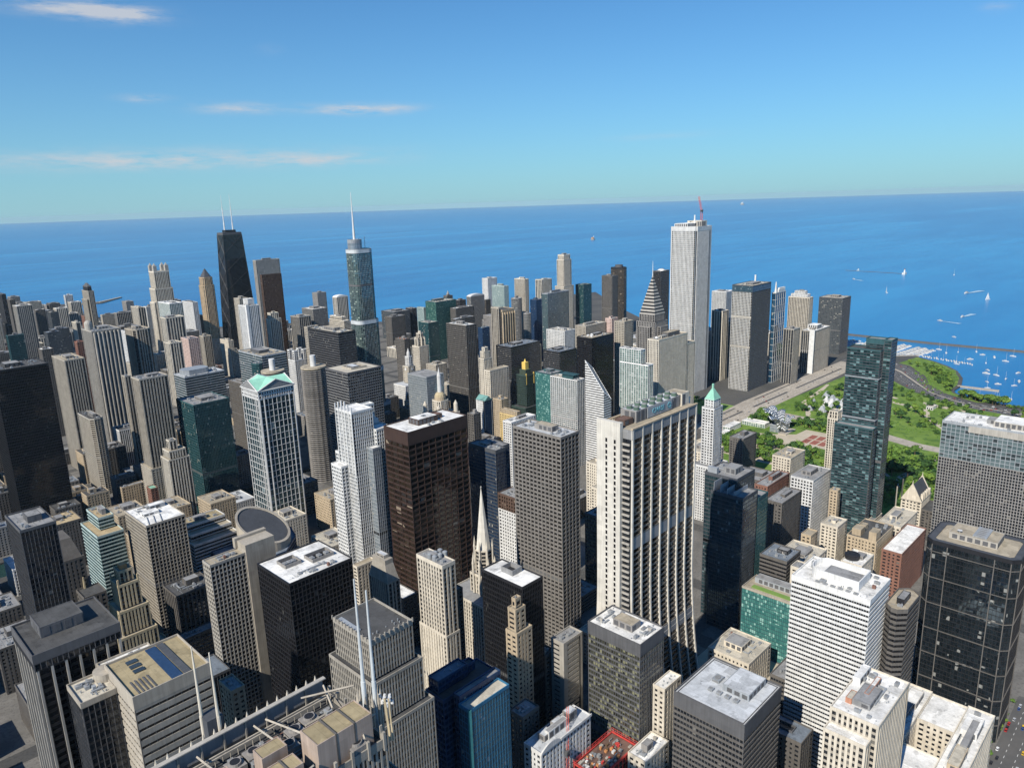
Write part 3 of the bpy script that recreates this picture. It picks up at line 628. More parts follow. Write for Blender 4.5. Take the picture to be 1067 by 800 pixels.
ST['band_m'] = S_(3.4, 4.6, .35, 3.0, .5, 'umber', 'stone', 'gblack', so=0, po=-.2); ST['band_m_sunlit'] = S_(2.8, 4.6, .35, 3.0, .5, 'umber', 'sand', 'gblack', so=0, po=-.2)  # second style paints sunlight into the west side's sand spandrels
@spec('colcap')
def _(rt, w, l, h, st, roof, seed, tb):
    facade(rt, rect(-w/2+2, -l/2+2, w/2-2, l/2-2), 0, h-9, 'colm', seed, 1, roof='r_dark')
    rf = facade(rt, rect(-w/2, -l/2, w/2, l/2), h-8.9, h, 'curt_d', seed+1, 5, roof='r_dark', bandmat='dgrey')
    penthouse(rf, -w*.3, -l*.1, w*.2, l*.35, h-1.1, h+5, 'dgrey', 'r_dark')
    for k in range(7):
        t = -w/2+1.2+k*(w-2.4)/6
        for a, b in ((t, -l/2+.7), (-w/2+.7, -l/2+1.2+k*(l-2.4)/6)):
            if k == 0 and a < b: continue
            m = MB(); m.box(a-.55, b-.55, 0, a+.55, b+.55, h-9); m.build('column', 'conc', rt)
    return True
SPEC['deco'] = tiers_spec([(0, 0, 1, 1, .82, .96), (-.2, -.2, 1.2, 1.2, .68, .82), (-.42, -.4, 1.35, 1.3, 0, .68), (.18, .18, .82, .82, .96, 1.03), (1.35, -.35, 2.0, 1.1, 0, .52)], lambda rt, w, l, h: (box_part(rt, 'lantern', -w*.16, -l*.16, h*1.03-.9, w*.16, l*.16, h*1.03+3, 'orange'), [box_part(rt, 'crown_pier', sx*w*.46-.6, sy*l*.46-.6, h*.95, sx*w*.46+.6, sy*l*.46+.6, h*.99, 'gold') for sx in (-1, 1) for sy in (-1, 1)]), top=False)
def hip(rt, name, x0, y0, x1, y1, z0, z1, mat, k=.35):
    m = MB(); cx, cy = (x0+x1)/2, (y0+y1)/2
    m.loft([[(x, y, z0) for x, y in rect(x0, y0, x1, y1)], [(cx+(x-cx)*k, cy+(y-cy)*k, z1) for x, y in rect(x0, y0, x1, y1)]]); return m.build(name, mat, rt)
SPEC['opera'] = tiers_spec([(0, 0, 1, 1, 0, .9, None, 2, 'r_dark', 0), (.55, -.5, 1.3, 0, 0, .72), (.7, -.85, 1.25, -.5, 0, .6)], lambda rt, w, l, h: (hip(rt, 'hipped_roof', -w*.46, -l*.46, w*.46, l*.46, h*.9-1, h*1.0, 'dstone', .6), hip(rt, 'finial', w*.3, -l*.55, w*.36, -l*.5, h*.72-1, h*.78, 'gold', .5)), top=False)
SPEC['bands'] = tiers_spec([(0, 0, 1, 1, 0, .84, None, 2, 'r_tan', 0), (.05, .25, .98, 1, .841, .92, None, 2, 'r_tan', 0), (.1, .5, .95, 1, .921, 1, None, 2, 'r_tan2')])
SPEC['browntop'] = tiers_spec([(0, 0, 1, 1, 0, .86, None, .5), (.0, .0, 1, 1, .861, 1, 'rib_br')])
SPEC['blue2'] = tiers_spec([(0, 0, .56, 1, 0, 1, None, 4), (.6, .12, 1, .92, 0, 1.0, None, 4), (.55, .3, .61, .8, 0, .97, 'curt_n')])
@spec('ribbase')
def _(rt, w, l, h, st, roof, seed, tb): facade(rt, rect(-w/2-4, -l/2-5, w/2+6, l/2+3), 0, h*.34, 'punch_c2', seed+9, 2, roof='r_tan')
@spec('bandtower')
def _(rt, w, l, h, st, roof, seed, tb): m = MB(); m.prism(rect(-w*.42, -l*.3, w*.2, l*.38, 6), h-1.1, h+7); m.build('penthouse', 'steel', rt)
SPEC['motor'] = tiers_spec([(0, 0, 1, .5, 0, 1), (0, .505, .42, 1, 0, 1.14, 'rib_c', 2), (.06, .56, .36, .95, 1.14, 1.22, 'rib_c', 1.5), (.12, .62, .3, .88, 1.22, 1.27, 'punch_c', 1)])
SPEC['ymansard'] = tiers_spec([(0, 0, 1, 1, 0, .93), (.08, .06, .94, .94, .931, 1.0, 'punch_t', 1)])
@spec('arch')
def _(rt, w, l, h, st, roof, seed, tb):
    m = MB(); r = w*.28; n = 12
    pts = [(-r, h*.45), (r, h*.45)] + [(r*math.cos(t), h*.80+r*math.sin(t)) for t in [k*math.pi/n for k in range(n+1)]]
    m.loft([[(x, -l/2-.02, z) for x, z in pts], [(x, -l/2-.35, z) for x, z in pts]]); m.build('niche_shade_panel', 'gdark', rt)  # dark panel proud of the wall paints the niche's shade
@spec('gable')
def _(rt, w, l, h, st, roof, seed, tb):
    facade(rt, rect(-w/2, -l/2, w/2, l/2), 0, h, ('curt_n', 'punch_w', 'punch_w', 'blank_w'), seed, 1, roof='r_teal')
    m = MB(); z0, z1 = h-.5, h+7; a, b = w/2+.4, l/2+.4
    m.quad((-a, -b, z0), (0, -b, z1), (0, b, z1), (-a, b, z0)); m.quad((0, -b, z1), (a, -b, z0), (a, b, z0), (0, b, z1)); m.poly([(-a, -b, z0), (a, -b, z0), (0, -b, z1)]); m.poly([(a, b, z0), (-a, b, z0), (0, b, z1)]); m.poly([(-a, b, z0-.1), (a, b, z0-.1), (a, -b, z0-.1), (-a, -b, z0-.1)])
    m.build('gable_roof', 'r_teal', rt); return True
@spec('aqua')
def _(rt, w, l, h, st, roof, seed, tb): m = MB(); m.box(-w*.3, -l*.3, h-1.1, w*.4, l*.1, h+5); m.box(-w*.4, -l*.34, h+5, w*.46, l*.2, h+5.6); m.build('roof_pavilion', 'teal', rt)
def dome(rt, x, y, z, r, mat='white', name='roof_dome', hh=1.0):
    m = MB(); m.loft([[(x+r*math.cos(p)*math.cos(6.2832*i/12), y+r*math.cos(p)*math.sin(6.2832*i/12), z+r*hh*math.sin(p)) for i in range(12)] for p in (0, .4, .8, 1.2, 1.5)]); return m.build(name, mat, rt, True)
@spec('dishes')
def _(rt, w, l, h, st, roof, seed, tb):
    for k, (a, b, r) in enumerate(((-.2, .2, 2.6), (-.1, .1, 3.4), (.02, .15, 3), (-.24, -.1, 2.2))): dome(rt, a*w, b*l, h-1.0, r)
SPEC['heritage'] = tiers_spec([(0, 0, 1, 1, 0, 1), (0, .25, .85, 1.0, 1.001, 1.13, 'frame_w', 1.2), (1.0, .1, 1.5, .85, 0, .97)])
SPEC['pittsfield'] = tiers_spec([(0, 0, 1, 1, .5, 1), (-.3, -.3, 1.4, 1.4, 0, .5), (.12, .12, .88, .88, 1, 1.07, None, 1, 'r_grey', 0)], lambda rt, w, l, h: (hip(rt, 'pyramid_roof', -w*.4, -l*.4, w*.4, l*.4, h*1.07-1, h*1.07+13, 'copper', .1), box_part(rt, 'roof_lantern', -1, -1, h*1.07+13.004, 1, 1, h*1.07+18, 'copper')), top=False)
SPEC['club'] = tiers_spec([(0, 0, 1, 1, 0, 1, None, 1.5), (.1, .08, .9, .92, 1, 1.1, 'rib_c', 1)], lambda rt, w, l, h: [hip(rt, 'pinnacle', sx*w*.45-1, sy*l*.45-1, sx*w*.45+1, sy*l*.45+1, h-1, h+7, 'cream', .2) for sx in (-1, 1) for sy in (-1, 1)])
@spec('tank')
def _(rt, w, l, h, st, roof, seed, tb): m = MB(); m.cyl(-w*.1, l*.2, h-1.1, h+3.2, 6.5, 6.5, 20); m.cyl(-w*.1, l*.2, h+3.2, h+4.0, 6.8, 5.5, 20); m.build('water_tank', 'black', rt)
SPEC['bcbs'] = tiers_spec([(0, 0, 1, 1, 0, 1, None, .5), (.0, .0, 1, 1, 1.0005, 1.065, 'curt_m', 2)], lambda rt, w, l, h: ([box_part(rt, 'mast', w*.3+k*w*.35, l*.1, h*1.06, w*.3+k*w*.35+2.5, l*.1+2.5, h*1.065+15, 'white') for k in (0,)], [box_part(rt, 'mechanical_band', -w/2-.25, -l/2+.5, h*k-2.5, -w/2-.02, l/2-.5, h*k+2.5, 'conc') for k in (.45, .75)]))
@spec('p340')
def _(rt, w, l, h, st, roof, seed, tb): hip(rt, 'mast', -w*.38, -2, -w*.28, 2, h-1, h+22, 'white', .3); m = MB(); m.box(-w*.2, -l*.4, h-1.1, w*.45, l*.4, h+5); m.box(-w*.1, -l*.3, h+5, w*.5, l*.2, h+8); m.build('roof_canopy', 'white', rt)
SPEC['stephouse'] = tiers_spec([(0, 0, 1, 1, 0, 1), (.1, .12, .9, .9, 1, 1.05, 'punch_w3', 1), (.2, .25, .8, .75, 1.05, 1.10, 'punch_w3', 1)])
@spec('whiteedge')
def _(rt, w, l, h, st, roof, seed, tb): box_part(rt, 'end_wall', -w/2-2, -l/2-1, 0, -w/2-.03, -l/2+l*.35, h+2, 'white'); penthouse(rt, -w*.2, -l*.3, w*.1, l*.4, h-1.1, h+9, 'white', 'r_white')
@spec('pru1')
def _(rt, w, l, h, st, roof, seed, tb):
    facade(rt, rect(w*.5+.05, -l*.2-6, w*.5+26, l*.5), 0, h*.9, 'rib_p1', seed+5, 3, roof='r_tan')
    for k, (a, b, r) in enumerate(((-.32, .2, 3), (-.24, .1, 2.4))): dome(rt, a*w, b*l, h-1.0, r)
    penthouse(rt, -w*.1, -l*.25, w*.3, l*.3, h-1.1, h+6, 'umber', 'r_tan')
@spec('dome')
def _(rt, w, l, h, st, roof, seed, tb): dome(rt, 0, 0, h-1, min(w, l)*.42, 'white', 'roof_dome', .5)
SPEC['rivereast'] = tiers_spec([(0, 0, 1, 1, .66, 1, None, 3), (-.16, -.12, 1.16, 1.12, 0, .66), (.08, .08, .92, .92, 1, 1.06, 'rib_c3', 4)])
@spec('vault')
def _(rt, w, l, h, st, roof, seed, tb):
    m = MB(); n = 10; f = lambda k: (-w/2*math.cos(k*math.pi/n), h-1+7*math.sin(k*math.pi/n))
    for k in range(n):
        (xa, za), (xb, zb) = f(k), f(k+1); m.quad((xa, -l/2+.6, za), (xb, -l/2+.6, zb), (xb, l/2-.6, zb), (xa, l/2-.6, za))
    for y in (-l/2+.6, l/2-.6): m.poly([(f(k)[0], y, f(k)[1]) for k in range(n+1)])
    m.build('vault_roof', 'white', rt)
SPEC['nbc'] = tiers_spec([(0, 0, 1, 1, 0, 1, None, 4), (-.22, .1, -.01, .8, 0, 1.03, 'rib_b', 3), (-.3, -.5, 1.3, 0, 0, .62, None, 3)], lambda rt, w, l, h: [box_part(rt, 'buttress', -w*.5+k*w/5-1, -l*.5-2.4, h*.62, -w*.5+k*w/5+1, -l*.5-.03, h*.97, 'tan') for k in range(6)])
@spec('spirelet')
def _(rt, w, l, h, st, roof, seed, tb): hip(rt, 'spire', -w*.2, -l*.2, w*.2, l*.2, h-1, h+16, 'conc', .06)
@spec('whitehat')
def _(rt, w, l, h, st, roof, seed, tb): facade(rt, rect(-w*.1, -l*.1, w*.4, l*.45), h-1.1, h+14, 'blank_w', seed+3, 1, roof='r_white'); box_part(rt, 'blank_corner', -w/2-.5, -l/2-.5, 0, -w/2+6, -l/2+6, h+3, 'white')
SPEC['turrets'] = tiers_spec([(0, 0, 1, 1, 0, .88), (0, 0, .3, .3, .88, 1.0), (.7, 0, 1, .3, .88, 1.0), (.7, .7, 1, 1, .88, 1.0), (0, .7, .3, 1, .88, 1.0)])
@spec('fluted')
def _(rt, w, l, h, st, roof, seed, tb):
    for k in range(7):
        m = MB(); m.cyl(-w/2+4+k*(w-8)/6, -l/2, 0, h-3, 1.9, 1.9, 10); m.build('fluted_bay', 'conc', rt)
    m = MB(); m.cyl(-w/2+6, l*.1, h-1.2, h+9, 6.5, 6.5, 16); m.build('corner_drum', 'conc', rt); dome(rt, -w/2+6, l*.1, h+9, 6.5, 'conc')
SPEC['darkcrown'] = tiers_spec([(0, 0, 1, 1, 0, 1), (-.35, .1, 0, .9, 0, .82), (.15, .15, .85, .85, 1, 1.1, 'curt_d', 4)], lambda rt, w, l, h: hip(rt, 'hipped_roof', -w*.3, -l*.3, w*.3, l*.3, h*1.1-1, h*1.1+9, 'dgrey', .3))

SPEC['store'] = tiers_spec([(0, 0, 1, .3, 0, 1, None, 3), (0, .72, 1, 1, 0, 1, None, 3), (0, .3005, .28, .7195, 0, .98), (.62, .3005, 1, .7195, 0, .98), (.2805, .301, .6195, .719, 0, .62, 'curt_s', 1, 'r_slate')], lambda rt, w, l, h: (penthouse(rt, w*.12, -l*.44, w*.34, -l*.26, h-1.1, h+4, 'white', 'r_white'), penthouse(rt, -w*.3, -l*.42, -w*.05, -l*.3, h-1.1, h+3, 'tan', 'r_cream'), penthouse(rt, w*.2, l*.28, w*.4, l*.44, h-1.1, h+3, 'conc', 'r_white')))
@spec('bluefront')
def _(rt, w, l, h, st, roof, seed, tb):
    box_part(rt, 'corner_strip', -w/2-.25, -l/2-.25, 0, -w/2+1.2, -l/2+1.2, h, 'cyan')
    facade(rt, rect(-w*.47, l/2+.05, w/2+2, l/2+5), 0, h+4, 'curt_n', seed, 2, roof='r_grey')
# ------------------------------------------------------------------ landmark towers
def landmark(name, label, cat, x, y, rot=0): return thing(name, label, cat, x, y, 0, None, rot)
def sign_text(rt, txt, x, y, z, size, rot, mat, depth=.15):
    cu = bpy.data.curves.new('sign_lettering', 'FONT'); cu.body = txt; cu.size = size; cu.extrude = depth; cu.align_x = 'CENTER'; cu.align_y = 'CENTER'
    cu.materials.append(M(mat)); tmp = bpy.data.objects.new('lettering', cu); sc.collection.objects.link(tmp); bpy.context.view_layer.update()
    me = bpy.data.meshes.new_from_object(tmp.evaluated_get(bpy.context.evaluated_depsgraph_get())); bpy.data.objects.remove(tmp)
    o = bpy.data.objects.new('sign_lettering', me); sc.collection.objects.link(o)
    o.location = (x, y, z); o.rotation_euler = rot; o.parent = rt; return o
def curved_bank_tower(x0, y0, x1, y1, h):
    rt = landmark('skyscraper', 'tall tower whose ribbed sides sweep outward to the ground, a bank sign on top', 'skyscraper', (x0+x1)/2, (y0+y1)/2)
    w, l = x1-x0, y1-y0; hw, hl = w/2, l/2
    f = lambda z: hl + (16.0*((150-z)/150)**2.1 if z < 150 else 0.0)
    nfl = 60; zt = h-8
    zs = [zt*k/nfl for k in range(nfl+1)]
    g = MB(); sp = MB(); n = 8
    xs = [-hw+1+k*(w-2)/(n-1) for k in range(n)]
    mech = (21, 22, 41, 42)
    for sgn in (-1, 1):
        for k in range(nfl):
            za, zb = zs[k], zs[k+1]; ya, yb = sgn*(f(za)-1.3), sgn*(f(zb)-1.3)
            a, b, c, d = (-hw, ya, za), (hw, ya, za), (hw, yb, zb), (-hw, yb, zb)
            uv = [(0, k), (35, k), (35, k+1), (0, k+1)]
            if sgn > 0: a, b, c, d = b, a, d, c
            g.quad(a, b, c, d, 0, uv)
            y0_, y1_ = sgn*(f(za)-.75), sgn*(f(za)-1.28)
            sh = 1.25 if k not in mech else zt/nfl
            m_ = 0 if k not in mech else 1
            lo, hi = min(y0_, y1_), max(y0_, y1_)
            for j in range(n-1): sp.box(xs[j]+.7, lo, za, xs[j+1]-.7, hi, za+sh, m_)
        for j in range(n):
            m = MB(); ring = []
            for z in [zs[i] for i in range(0, nfl+1, 3)]+[h-1]:
                yo, yi = sgn*f(z), sgn*(f(z)-1.9)
                ya, yb = min(yo, yi), max(yo, yi)
                ring.append([(xs[j]-.7, ya, z), (xs[j]+.7, ya, z), (xs[j]+.7, yb, z), (xs[j]-.7, yb, z)])
            m.loft(ring); m.build('column', 'palegranite', rt)
    g.build('glazing', 'gbron', rt); sp.build('spandrel', ['bronzegrey', 'grey'], rt)
    for sgn in (-1, 1):         # end walls
        e = MB(); gl = MB()
        xo = sgn*hw
        for k in range(nfl):
            za, zb = zs[k], zs[k+1]
            ya, yb = f(za)-1.3, f(zb)-1.3
            q = [(xo, -ya, za), (xo, ya, za), (xo, yb, zb), (xo, -yb, zb)]
            if sgn < 0: q = [q[1], q[0], q[3], q[2]]
            gl.quad(*q, 0, [(0, k), (8, k), (8, k+1), (0, k+1)])
            lo, hi = min(xo, xo+sgn*1.0), max(xo, xo+sgn*1.0)
            e.box(lo, -f(za)+1.9, za, hi, -hl*.35, za+1.3)
        gl.build('end_glazing', 'gdark', rt); e.build('balcony_slab', 'conc', rt)
        c = MB(); b0, b1 = -hl*.42, hl+.3
        lo, hi = min(xo+sgn*.05, xo+sgn*3.2), max(xo+sgn*.05, xo+sgn*3.2)
        rg = []
        for z in [zs[i] for i in range(0, nfl+1, 3)]+[h+3]:
            rg.append([(lo, b0, z), (hi, b0, z), (hi, f(z)+.3, z), (lo, f(z)+.3, z)])
        c.loft(rg); c.build('end_wall', 'palegranite', rt)
        s = MB(); xf = xo+sgn*3.2
        for k in range(1, nfl):
            for yy in (b0+3.5, b0+10.5):
                s.box(min(xf, xf+sgn*.06), yy, zs[k]+.4, max(xf, xf+sgn*.06), yy+1.6, zs[k]+3.1)
        s.build('slot_window_pane', 'gblack', rt)
    r = MB(); r.box(-hw+.2, -hl+1.5, h-8, hw-.2, hl-1.5, h-1.4); r.build('top_band', 'grey', rt)
    r = MB(); r.poly([(-hw, -hl+.3, h-1.3), (hw, -hl+.3, h-1.3), (hw, hl-.3, h-1.3), (-hw, hl-.3, h-1.3)]); rf = r.build('roof', 'r_tan', rt)
    for y in (-hl+.3, hl-.9): box_part(rt, 'top_panel', -hw+.1, y, h-8, hw-.1, y+.6, h-1.1, 'grey'); box_part(rt, 'parapet', -hw-.1, y-.45, h-.98, hw+.1, y+1.05, h, 'tan')
    penthouse(rf, -hw*.62, -hl*.4, hw*.72, hl*.55, h-1.3, h+7, 'conc2', 'r_pale')
    for k in range(12):
        m = MB(); m.cyl(0, 0, 0, 2.2, 2.1, 2.1, 14, 0); m.cyl(0, 0, 2.2, 2.6, 1.7, 1.3, 14, 1); o = m.build('cooling_fan', ['verdigris', 'grey'], rf); o.location = (-hw*.52+(k//2)*(w*.58/5), -2.6+(k % 2)*5.6, h+6.75)
    penthouse(rf, hw*.74, -hl*.5, hw*.98, hl*.5, h-1.3, h+8, 'lime', 'r_tan'); penthouse(rf, -hw*.9, -hl*.3, -hw*.66, hl*.3, h-1.3, h+3, 'brown', 'r_brown')
    b = MB(); b.box(-hw*.3, -hl*.4-.6, h-.6, hw*.45, -hl*.4-.14, h+6.6); b.build('sign_panel', 'steel', rt)
    sign_text(rt, 'CHASE', hw*.02, -hl*.4-.75, h+3.0, 5.0, (R(90), 0, 0), 'signteal')
    o = MB(); cx = hw*.36
    for k in range(4):
        t = k*math.pi/2+.3
        pts = [(cx+r_*math.cos(t+a), h+3+r_*math.sin(t+a)) for r_, a in ((2.6, 0), (2.6, 1.1), (1.2, 1.1), (1.2, 0))]
        o.loft([[(x, -hl*.4-.62, z) for x, z in pts], [(x, -hl*.4-.9, z) for x, z in pts]])
    o.build('octagon_emblem', 'signteal', rt)
WALLS['bronzegrey'] = (.15, .135, .115); WALLS['tan2'] = (.47, .35, .225); WALLS['cyan'] = (.10, .38, .36); WALLS['pinkstone'] = (.42, .33, .27); WALLS['palegranite'] = (.58, .545, .48); WALLS['palestone'] = (.66, .62, .54); WALLS['signteal'] = (.12, .34, .42)
def white_fin_tower(x, y):
    rt = landmark('skyscraper', 'bright white gridded tower with fins and stair stepped shoulders', 'skyscraper', x, y)
    t = [(-20, -6, 4, 22, 0, 214, 'title'), (-20+.5, 22.05, -2, 30, 0, 168, 'title2'), (4.05, -10, 22, 14, 0, 192, 'title2'), (-6, -16, 4, -6.05, 0, 176, 'curt_s'), (4.05, 14.05, 20, 22, 0, 212, 'title2'), (-28, 8, -20.05, 26, 0, 158, 'title2')]
    for k, (x0, y0, x1, y1, z0, z1, s) in enumerate(t): facade(rt, rect(x0, y0, x1, y1), z0, z1, s, k, 2, roof='r_white')
    for k in range(6): box_part(rt, 'crown_fin', -20.6, -6+k*5.5, 150, -19.4+.0, -5+k*5.5, 224-2*abs(k-2.5), 'white')
    for k in range(4): m = MB(); m.hexa([(4.05+k*4, 8, 192), (8+k*4, 8, 192), (8+k*4, 14, 192), (4.05+k*4, 14, 192), (4.05+k*4, 8, 212-k*5), (8+k*4, 8, 212-k*5), (8+k*4, 14, 212-k*5), (4.05+k*4, 14, 212-k*5)]); m.build('stepped_shoulder', 'white', rt)
    facade(rt, rect(-34, -14, -12, -6.05), 0, 60, 'punch_c', 9, 2, roof='r_tan')
def pediment_tower(x0, y0, x1, y1, h):
    rt = landmark('skyscraper', 'blue glass tower in a white stone frame under a mint green gabled roof', 'skyscraper', (x0+x1)/2, (y0+y1)/2)
    w, l = x1-x0, y1-y0; a, b = w/2, l/2
    facade(rt, rect(-a, -b, a, b), 0, h-10, 'frame_n', 3, 1.2, noroof=True)
    for sx in (-1, 1):
        for sy in (-1, 1):
            for q in (1, 7):
                box_part(rt, 'corner_rib', sx*(a-q)-.5, sy*(b+.35)-.35, 0, sx*(a-q)+.5, sy*(b+.35)+.35, h-10, 'marble'); box_part(rt, 'corner_rib', sx*(a+.35)-.35, sy*(b-q)-.5, 0, sx*(a+.35)+.35, sy*(b-q)+.5, h-10, 'marble')
    facade(rt, rect(-a-.3, -b-.3, a+.3, b+.3), h-9.99, h, 'punch_w', 4, 1.5, noroof=True)
    m = MB(); r = 11; z = h-.2; A, Bb = a+1, b+1
    m.quad((-A, -Bb, z), (0, -Bb, z+r), (0, Bb, z+r), (-A, Bb, z)); m.quad((0, -Bb, z+r), (A, -Bb, z), (A, Bb, z), (0, Bb, z+r))
    m.quad((-A, -Bb, z+.06), (A, -Bb, z+.06), (A, 0, z+r+.05), (-A, 0, z+r+.05)); m.quad((A, Bb, z+.06), (-A, Bb, z+.06), (-A, 0, z+r+.05), (A, 0, z+r+.05))
    m.build('gable_roof', 'copper', rt)
    for pts in (((-A, -Bb-.05), (A, -Bb-.05)), ((A, Bb+.05), (-A, Bb+.05)), ((-A-.05, Bb), (-A-.05, -Bb)), ((A+.05, -Bb), (A+.05, Bb))):
        (xa, ya), (xb, yb) = pts; xm, ym = (xa+xb)/2, (ya+yb)/2
        m = MB(); m.bar((xa, ya, z+.3), (xm, ym, z+r+.4), .75); m.bar((xm, ym, z+r+.4), (xb, yb, z+.3), .75); m.bar((xa, ya, z), (xb, yb, z), .7); m.poly([(xa, ya, z), (xb, yb, z), (xm, ym, z+r)], 1)
        m.build('pediment', ['marble', 'grey'], rt)
def tapered_black_tower(x, y):
    rt = landmark('skyscraper', 'black tapering tower with cross braces and two white antennas', 'skyscraper', x, y)
    H = 344; f = lambda z: (46-17.5*z/H, 28-9.5*z/H)
    g = MB(); n = 96
    rg = lambda z, o=0: [(sx*(f(z)[0]+o), sy*(f(z)[1]+o), z) for sx, sy in ((-1, -1), (1, -1), (1, 1), (-1, 1))]
    A, Bq = rg(0), rg(H-7)
    for i in range(4):
        j = (i+1) % 4; nb = 22 if i % 2 == 0 else 13
        g.quad(A[i], A[j], Bq[j], Bq[i], 0, [(0, 0), (nb, 0), (nb, n), (0, n)])
    g.build('glazing', 'gblack', rt)
    c = MB()
    for k in range(n):
        z = k*(H-7)/n; a, b = rg(z, .02), rg(z, .3); a2, b2 = rg(z+1.7, .02), rg(z+1.7, .3)
        for i in range(4):
            j = (i+1) % 4; c.quad(b[i], b[j], b2[j], b2[i]); c.quad(b2[i], b2[j], a2[j], a2[i])
    c.build('cladding', 'black', rt)
    for i in range(4):
        j = (i+1) % 4
        for s in range(6):
            z0, z1 = 12+s*54, 12+(s+1)*54
            if z1 > H-6: z1 = H-8
            a, b = rg(z0, .5), rg(z1, .5)
            m = MB(); m.bar(a[i], b[j], .7); m.bar(a[j], b[i], .7); m.build('cross_brace', 'black', rt)
        m = MB(); m.bar(rg(0, .5)[i], rg(H-7, .5)[i], .9); m.build('corner_column', 'black', rt)
    m = MB(); m.loft([rg(H-7, .6), rg(H, .6)]); m.build('top_band', 'dgrey', rt)
    box_part(rt, 'penthouse', -16, -11, H+.004, 16, 11, H+7, 'black')
    for sx in (-1, 1):
        m = MB(); m.cyl(sx*13, 0, H+7.004, H+30, 2.2, 1.8, 10); m.cyl(sx*13, 0, H+30, H+75, 1.4, 1.1, 10); m.cyl(sx*13, 0, H+75, H+(108 if sx < 0 else 112), .7, .3, 8); m.build('antenna', 'white', rt)
def lantern_tower(x, y):
    rt = landmark('skyscraper', 'pale stone tower crowned by four corner lanterns near the black tapered one', 'skyscraper', x, y)
    for k, t in enumerate([(-26, -22, 26, 22, 0, 190), (-22, -20, 22, 20, 190, 240), (-22, -30, 26, -22.05, 0, 120), (-32, -18, -26.05, 18, 0, 150)]): facade(rt, rect(*t[:4]), t[4], t[5], 'rib_c3', k, 4, roof='r_cream')
    for sx in (-1, 1):
        for sy in (-1, 1):
            m = MB(); cx, cy = sx*17, sy*15; m.prism(rect(cx-5, cy-5, cx+5, cy+5), 234, 256); m.loft([[(x_, y_, z) for x_, y_ in rect(cx-4*k, cy-4*k, cx+4*k, cy+4*k)] for k, z in ((1, 254.01), (.15, 263))]); m.build('lantern', 'conc', rt)
def pyramid_tower(x, y):
    rt = landmark('skyscraper', 'slim orange tan tower with a pointed pyramid roof', 'skyscraper', x, y)
    ST['ptan'] = S_(3.4, 3.4, 1.7, 1.2, .6, 'tan2', 'tan', 'gdark', so=-.3)
    facade(rt, rect(-16, -16, 16, 16, 4), 0, 215, 'ptan', 1, 2, roof='r_tan'); facade(rt, rect(-14, -14, 14, 14, 4), 215, 236, 'ptan', 2, 2, roof='r_tan')
    m = MB(); p = rect(-12.5, -12.5, 12.5, 12.5, 4); m.loft([[(a*k, b*k, z) for a, b in p] for k, z in ((1, 234.5), (.5, 247), (.08, 258))]); m.build('pyramid_roof', 'slate', rt)
    facade(rt, rect(-18, -18, 20, 22), 0, 70, 'punch_c2', 4, 2, roof='r_tan')
def rounded(x0, y0, x1, y1, r, n=4):
    res = []
    for cx, cy, a0 in ((x1-r, y0+r, -90), (x1-r, y1-r, 0), (x0+r, y1-r, 90), (x0+r, y0+r, 180)):
        for k in range(n+1):
            t = R(a0+90*k/n); res.append((cx+r*math.cos(t), cy+r*math.sin(t)))
    return res
def spire_tower(x, y):
    rt = landmark('skyscraper', 'silvery green glass tower with rounded ends, setbacks and a white spire', 'skyscraper', x, y)
    secs = [(-24, -17, 33, 19, 62), (-24, -17, 23, 18, 128), (-23.4, -16.5, 20, 17, 214), (-22.8, -15.5, 17, 15.5, 336)]
    z = 0
    for k, (x0, y0, x1, y1, zt) in enumerate(secs):
        facade(rt, rounded(x0, y0, x1, y1, 9), z, zt, 'trump', k, 1.0, roof='r_grey', bandmat='steel')
        m = MB(); p = rounded(x0-.4, y0-.4, x1+.4, y1+.4, 9.4); m.prism(p, zt-7, zt-1.2, 0, True); m.build('steel_band', 'palesteel', rt)
        z = zt
    facade(rt, rounded(-21, -11, 1, 11, 8), 336, 352, 'curt_s', 9, 6, roof='r_grey', bandmat='steel')
    m = MB(); m.cyl(-10, 0, 351, 368, 2.2, 1.9, 12); m.cyl(-10, 0, 367, 430, 1.7, .3, 12); m.build('spire', 'white', rt)
    m = MB(); m.bar((15, 6, 335), (15, 6, 356), .5); m.build('window_washer_mast', 'steel', rt)
WALLS['palesteel'] = (.52, .55, .56)
def white_marble_tower(x0, y0, s, h):
    rt = landmark('skyscraper', 'tallest white ribbed tower, a plain square shaft before the lake', 'skyscraper', x0+s/2, y0+s/2)
    a = s/2; c = 3.2
    p = [(-a+c, -a), (a-c, -a), (a-c, -a+c), (a, -a+c), (a, a-c), (a-c, a-c), (a-c, a), (-a+c, a), (-a+c, a-c), (-a, a-c), (-a, -a+c), (-a+c, -a+c)]
    for (x_0, y_0), (x_1, y_1) in (((-a+c, -a), (a-c, a)),):
        facade(rt, rect(-a+c, -a, a-c, a), 0, h, ('aon', 'blank_w', 'aon', 'blank_w'), 1, 9, noroof=True, bandmat='marble')
    facade(rt, rect(-a, -a+c, -a+c-.05, a-c), 0, h, 'aon', 2, 9, noroof=True, bandmat='marble', blank=(0, 1, 2)); facade(rt, rect(a-c+.05, -a+c, a, a-c), 0, h, 'aon', 2, 9, noroof=True, bandmat='marble', blank=(0, 2, 3))
    m = MB(); m.poly([(x, y, h-1.2) for x, y in rect(-a+c, -a+.5, a-c, a-.5)]); rf = m.build('roof', 'r_white', rt)
    penthouse(rf, -a*.8, -a*.2, a*.5, a*.8, h-1.2, h+6, 'white', 'r_white'); penthouse(rf, a*.1, -a*.7, a*.6, -a*.3, h-1.2, h+9, 'conc', 'r_grey')
    m = MB(); m.cyl(a*.05, -a*.2, h+5, h+22, 1.6, 1.4, 8); m.build('roof_mast', 'white', rt)
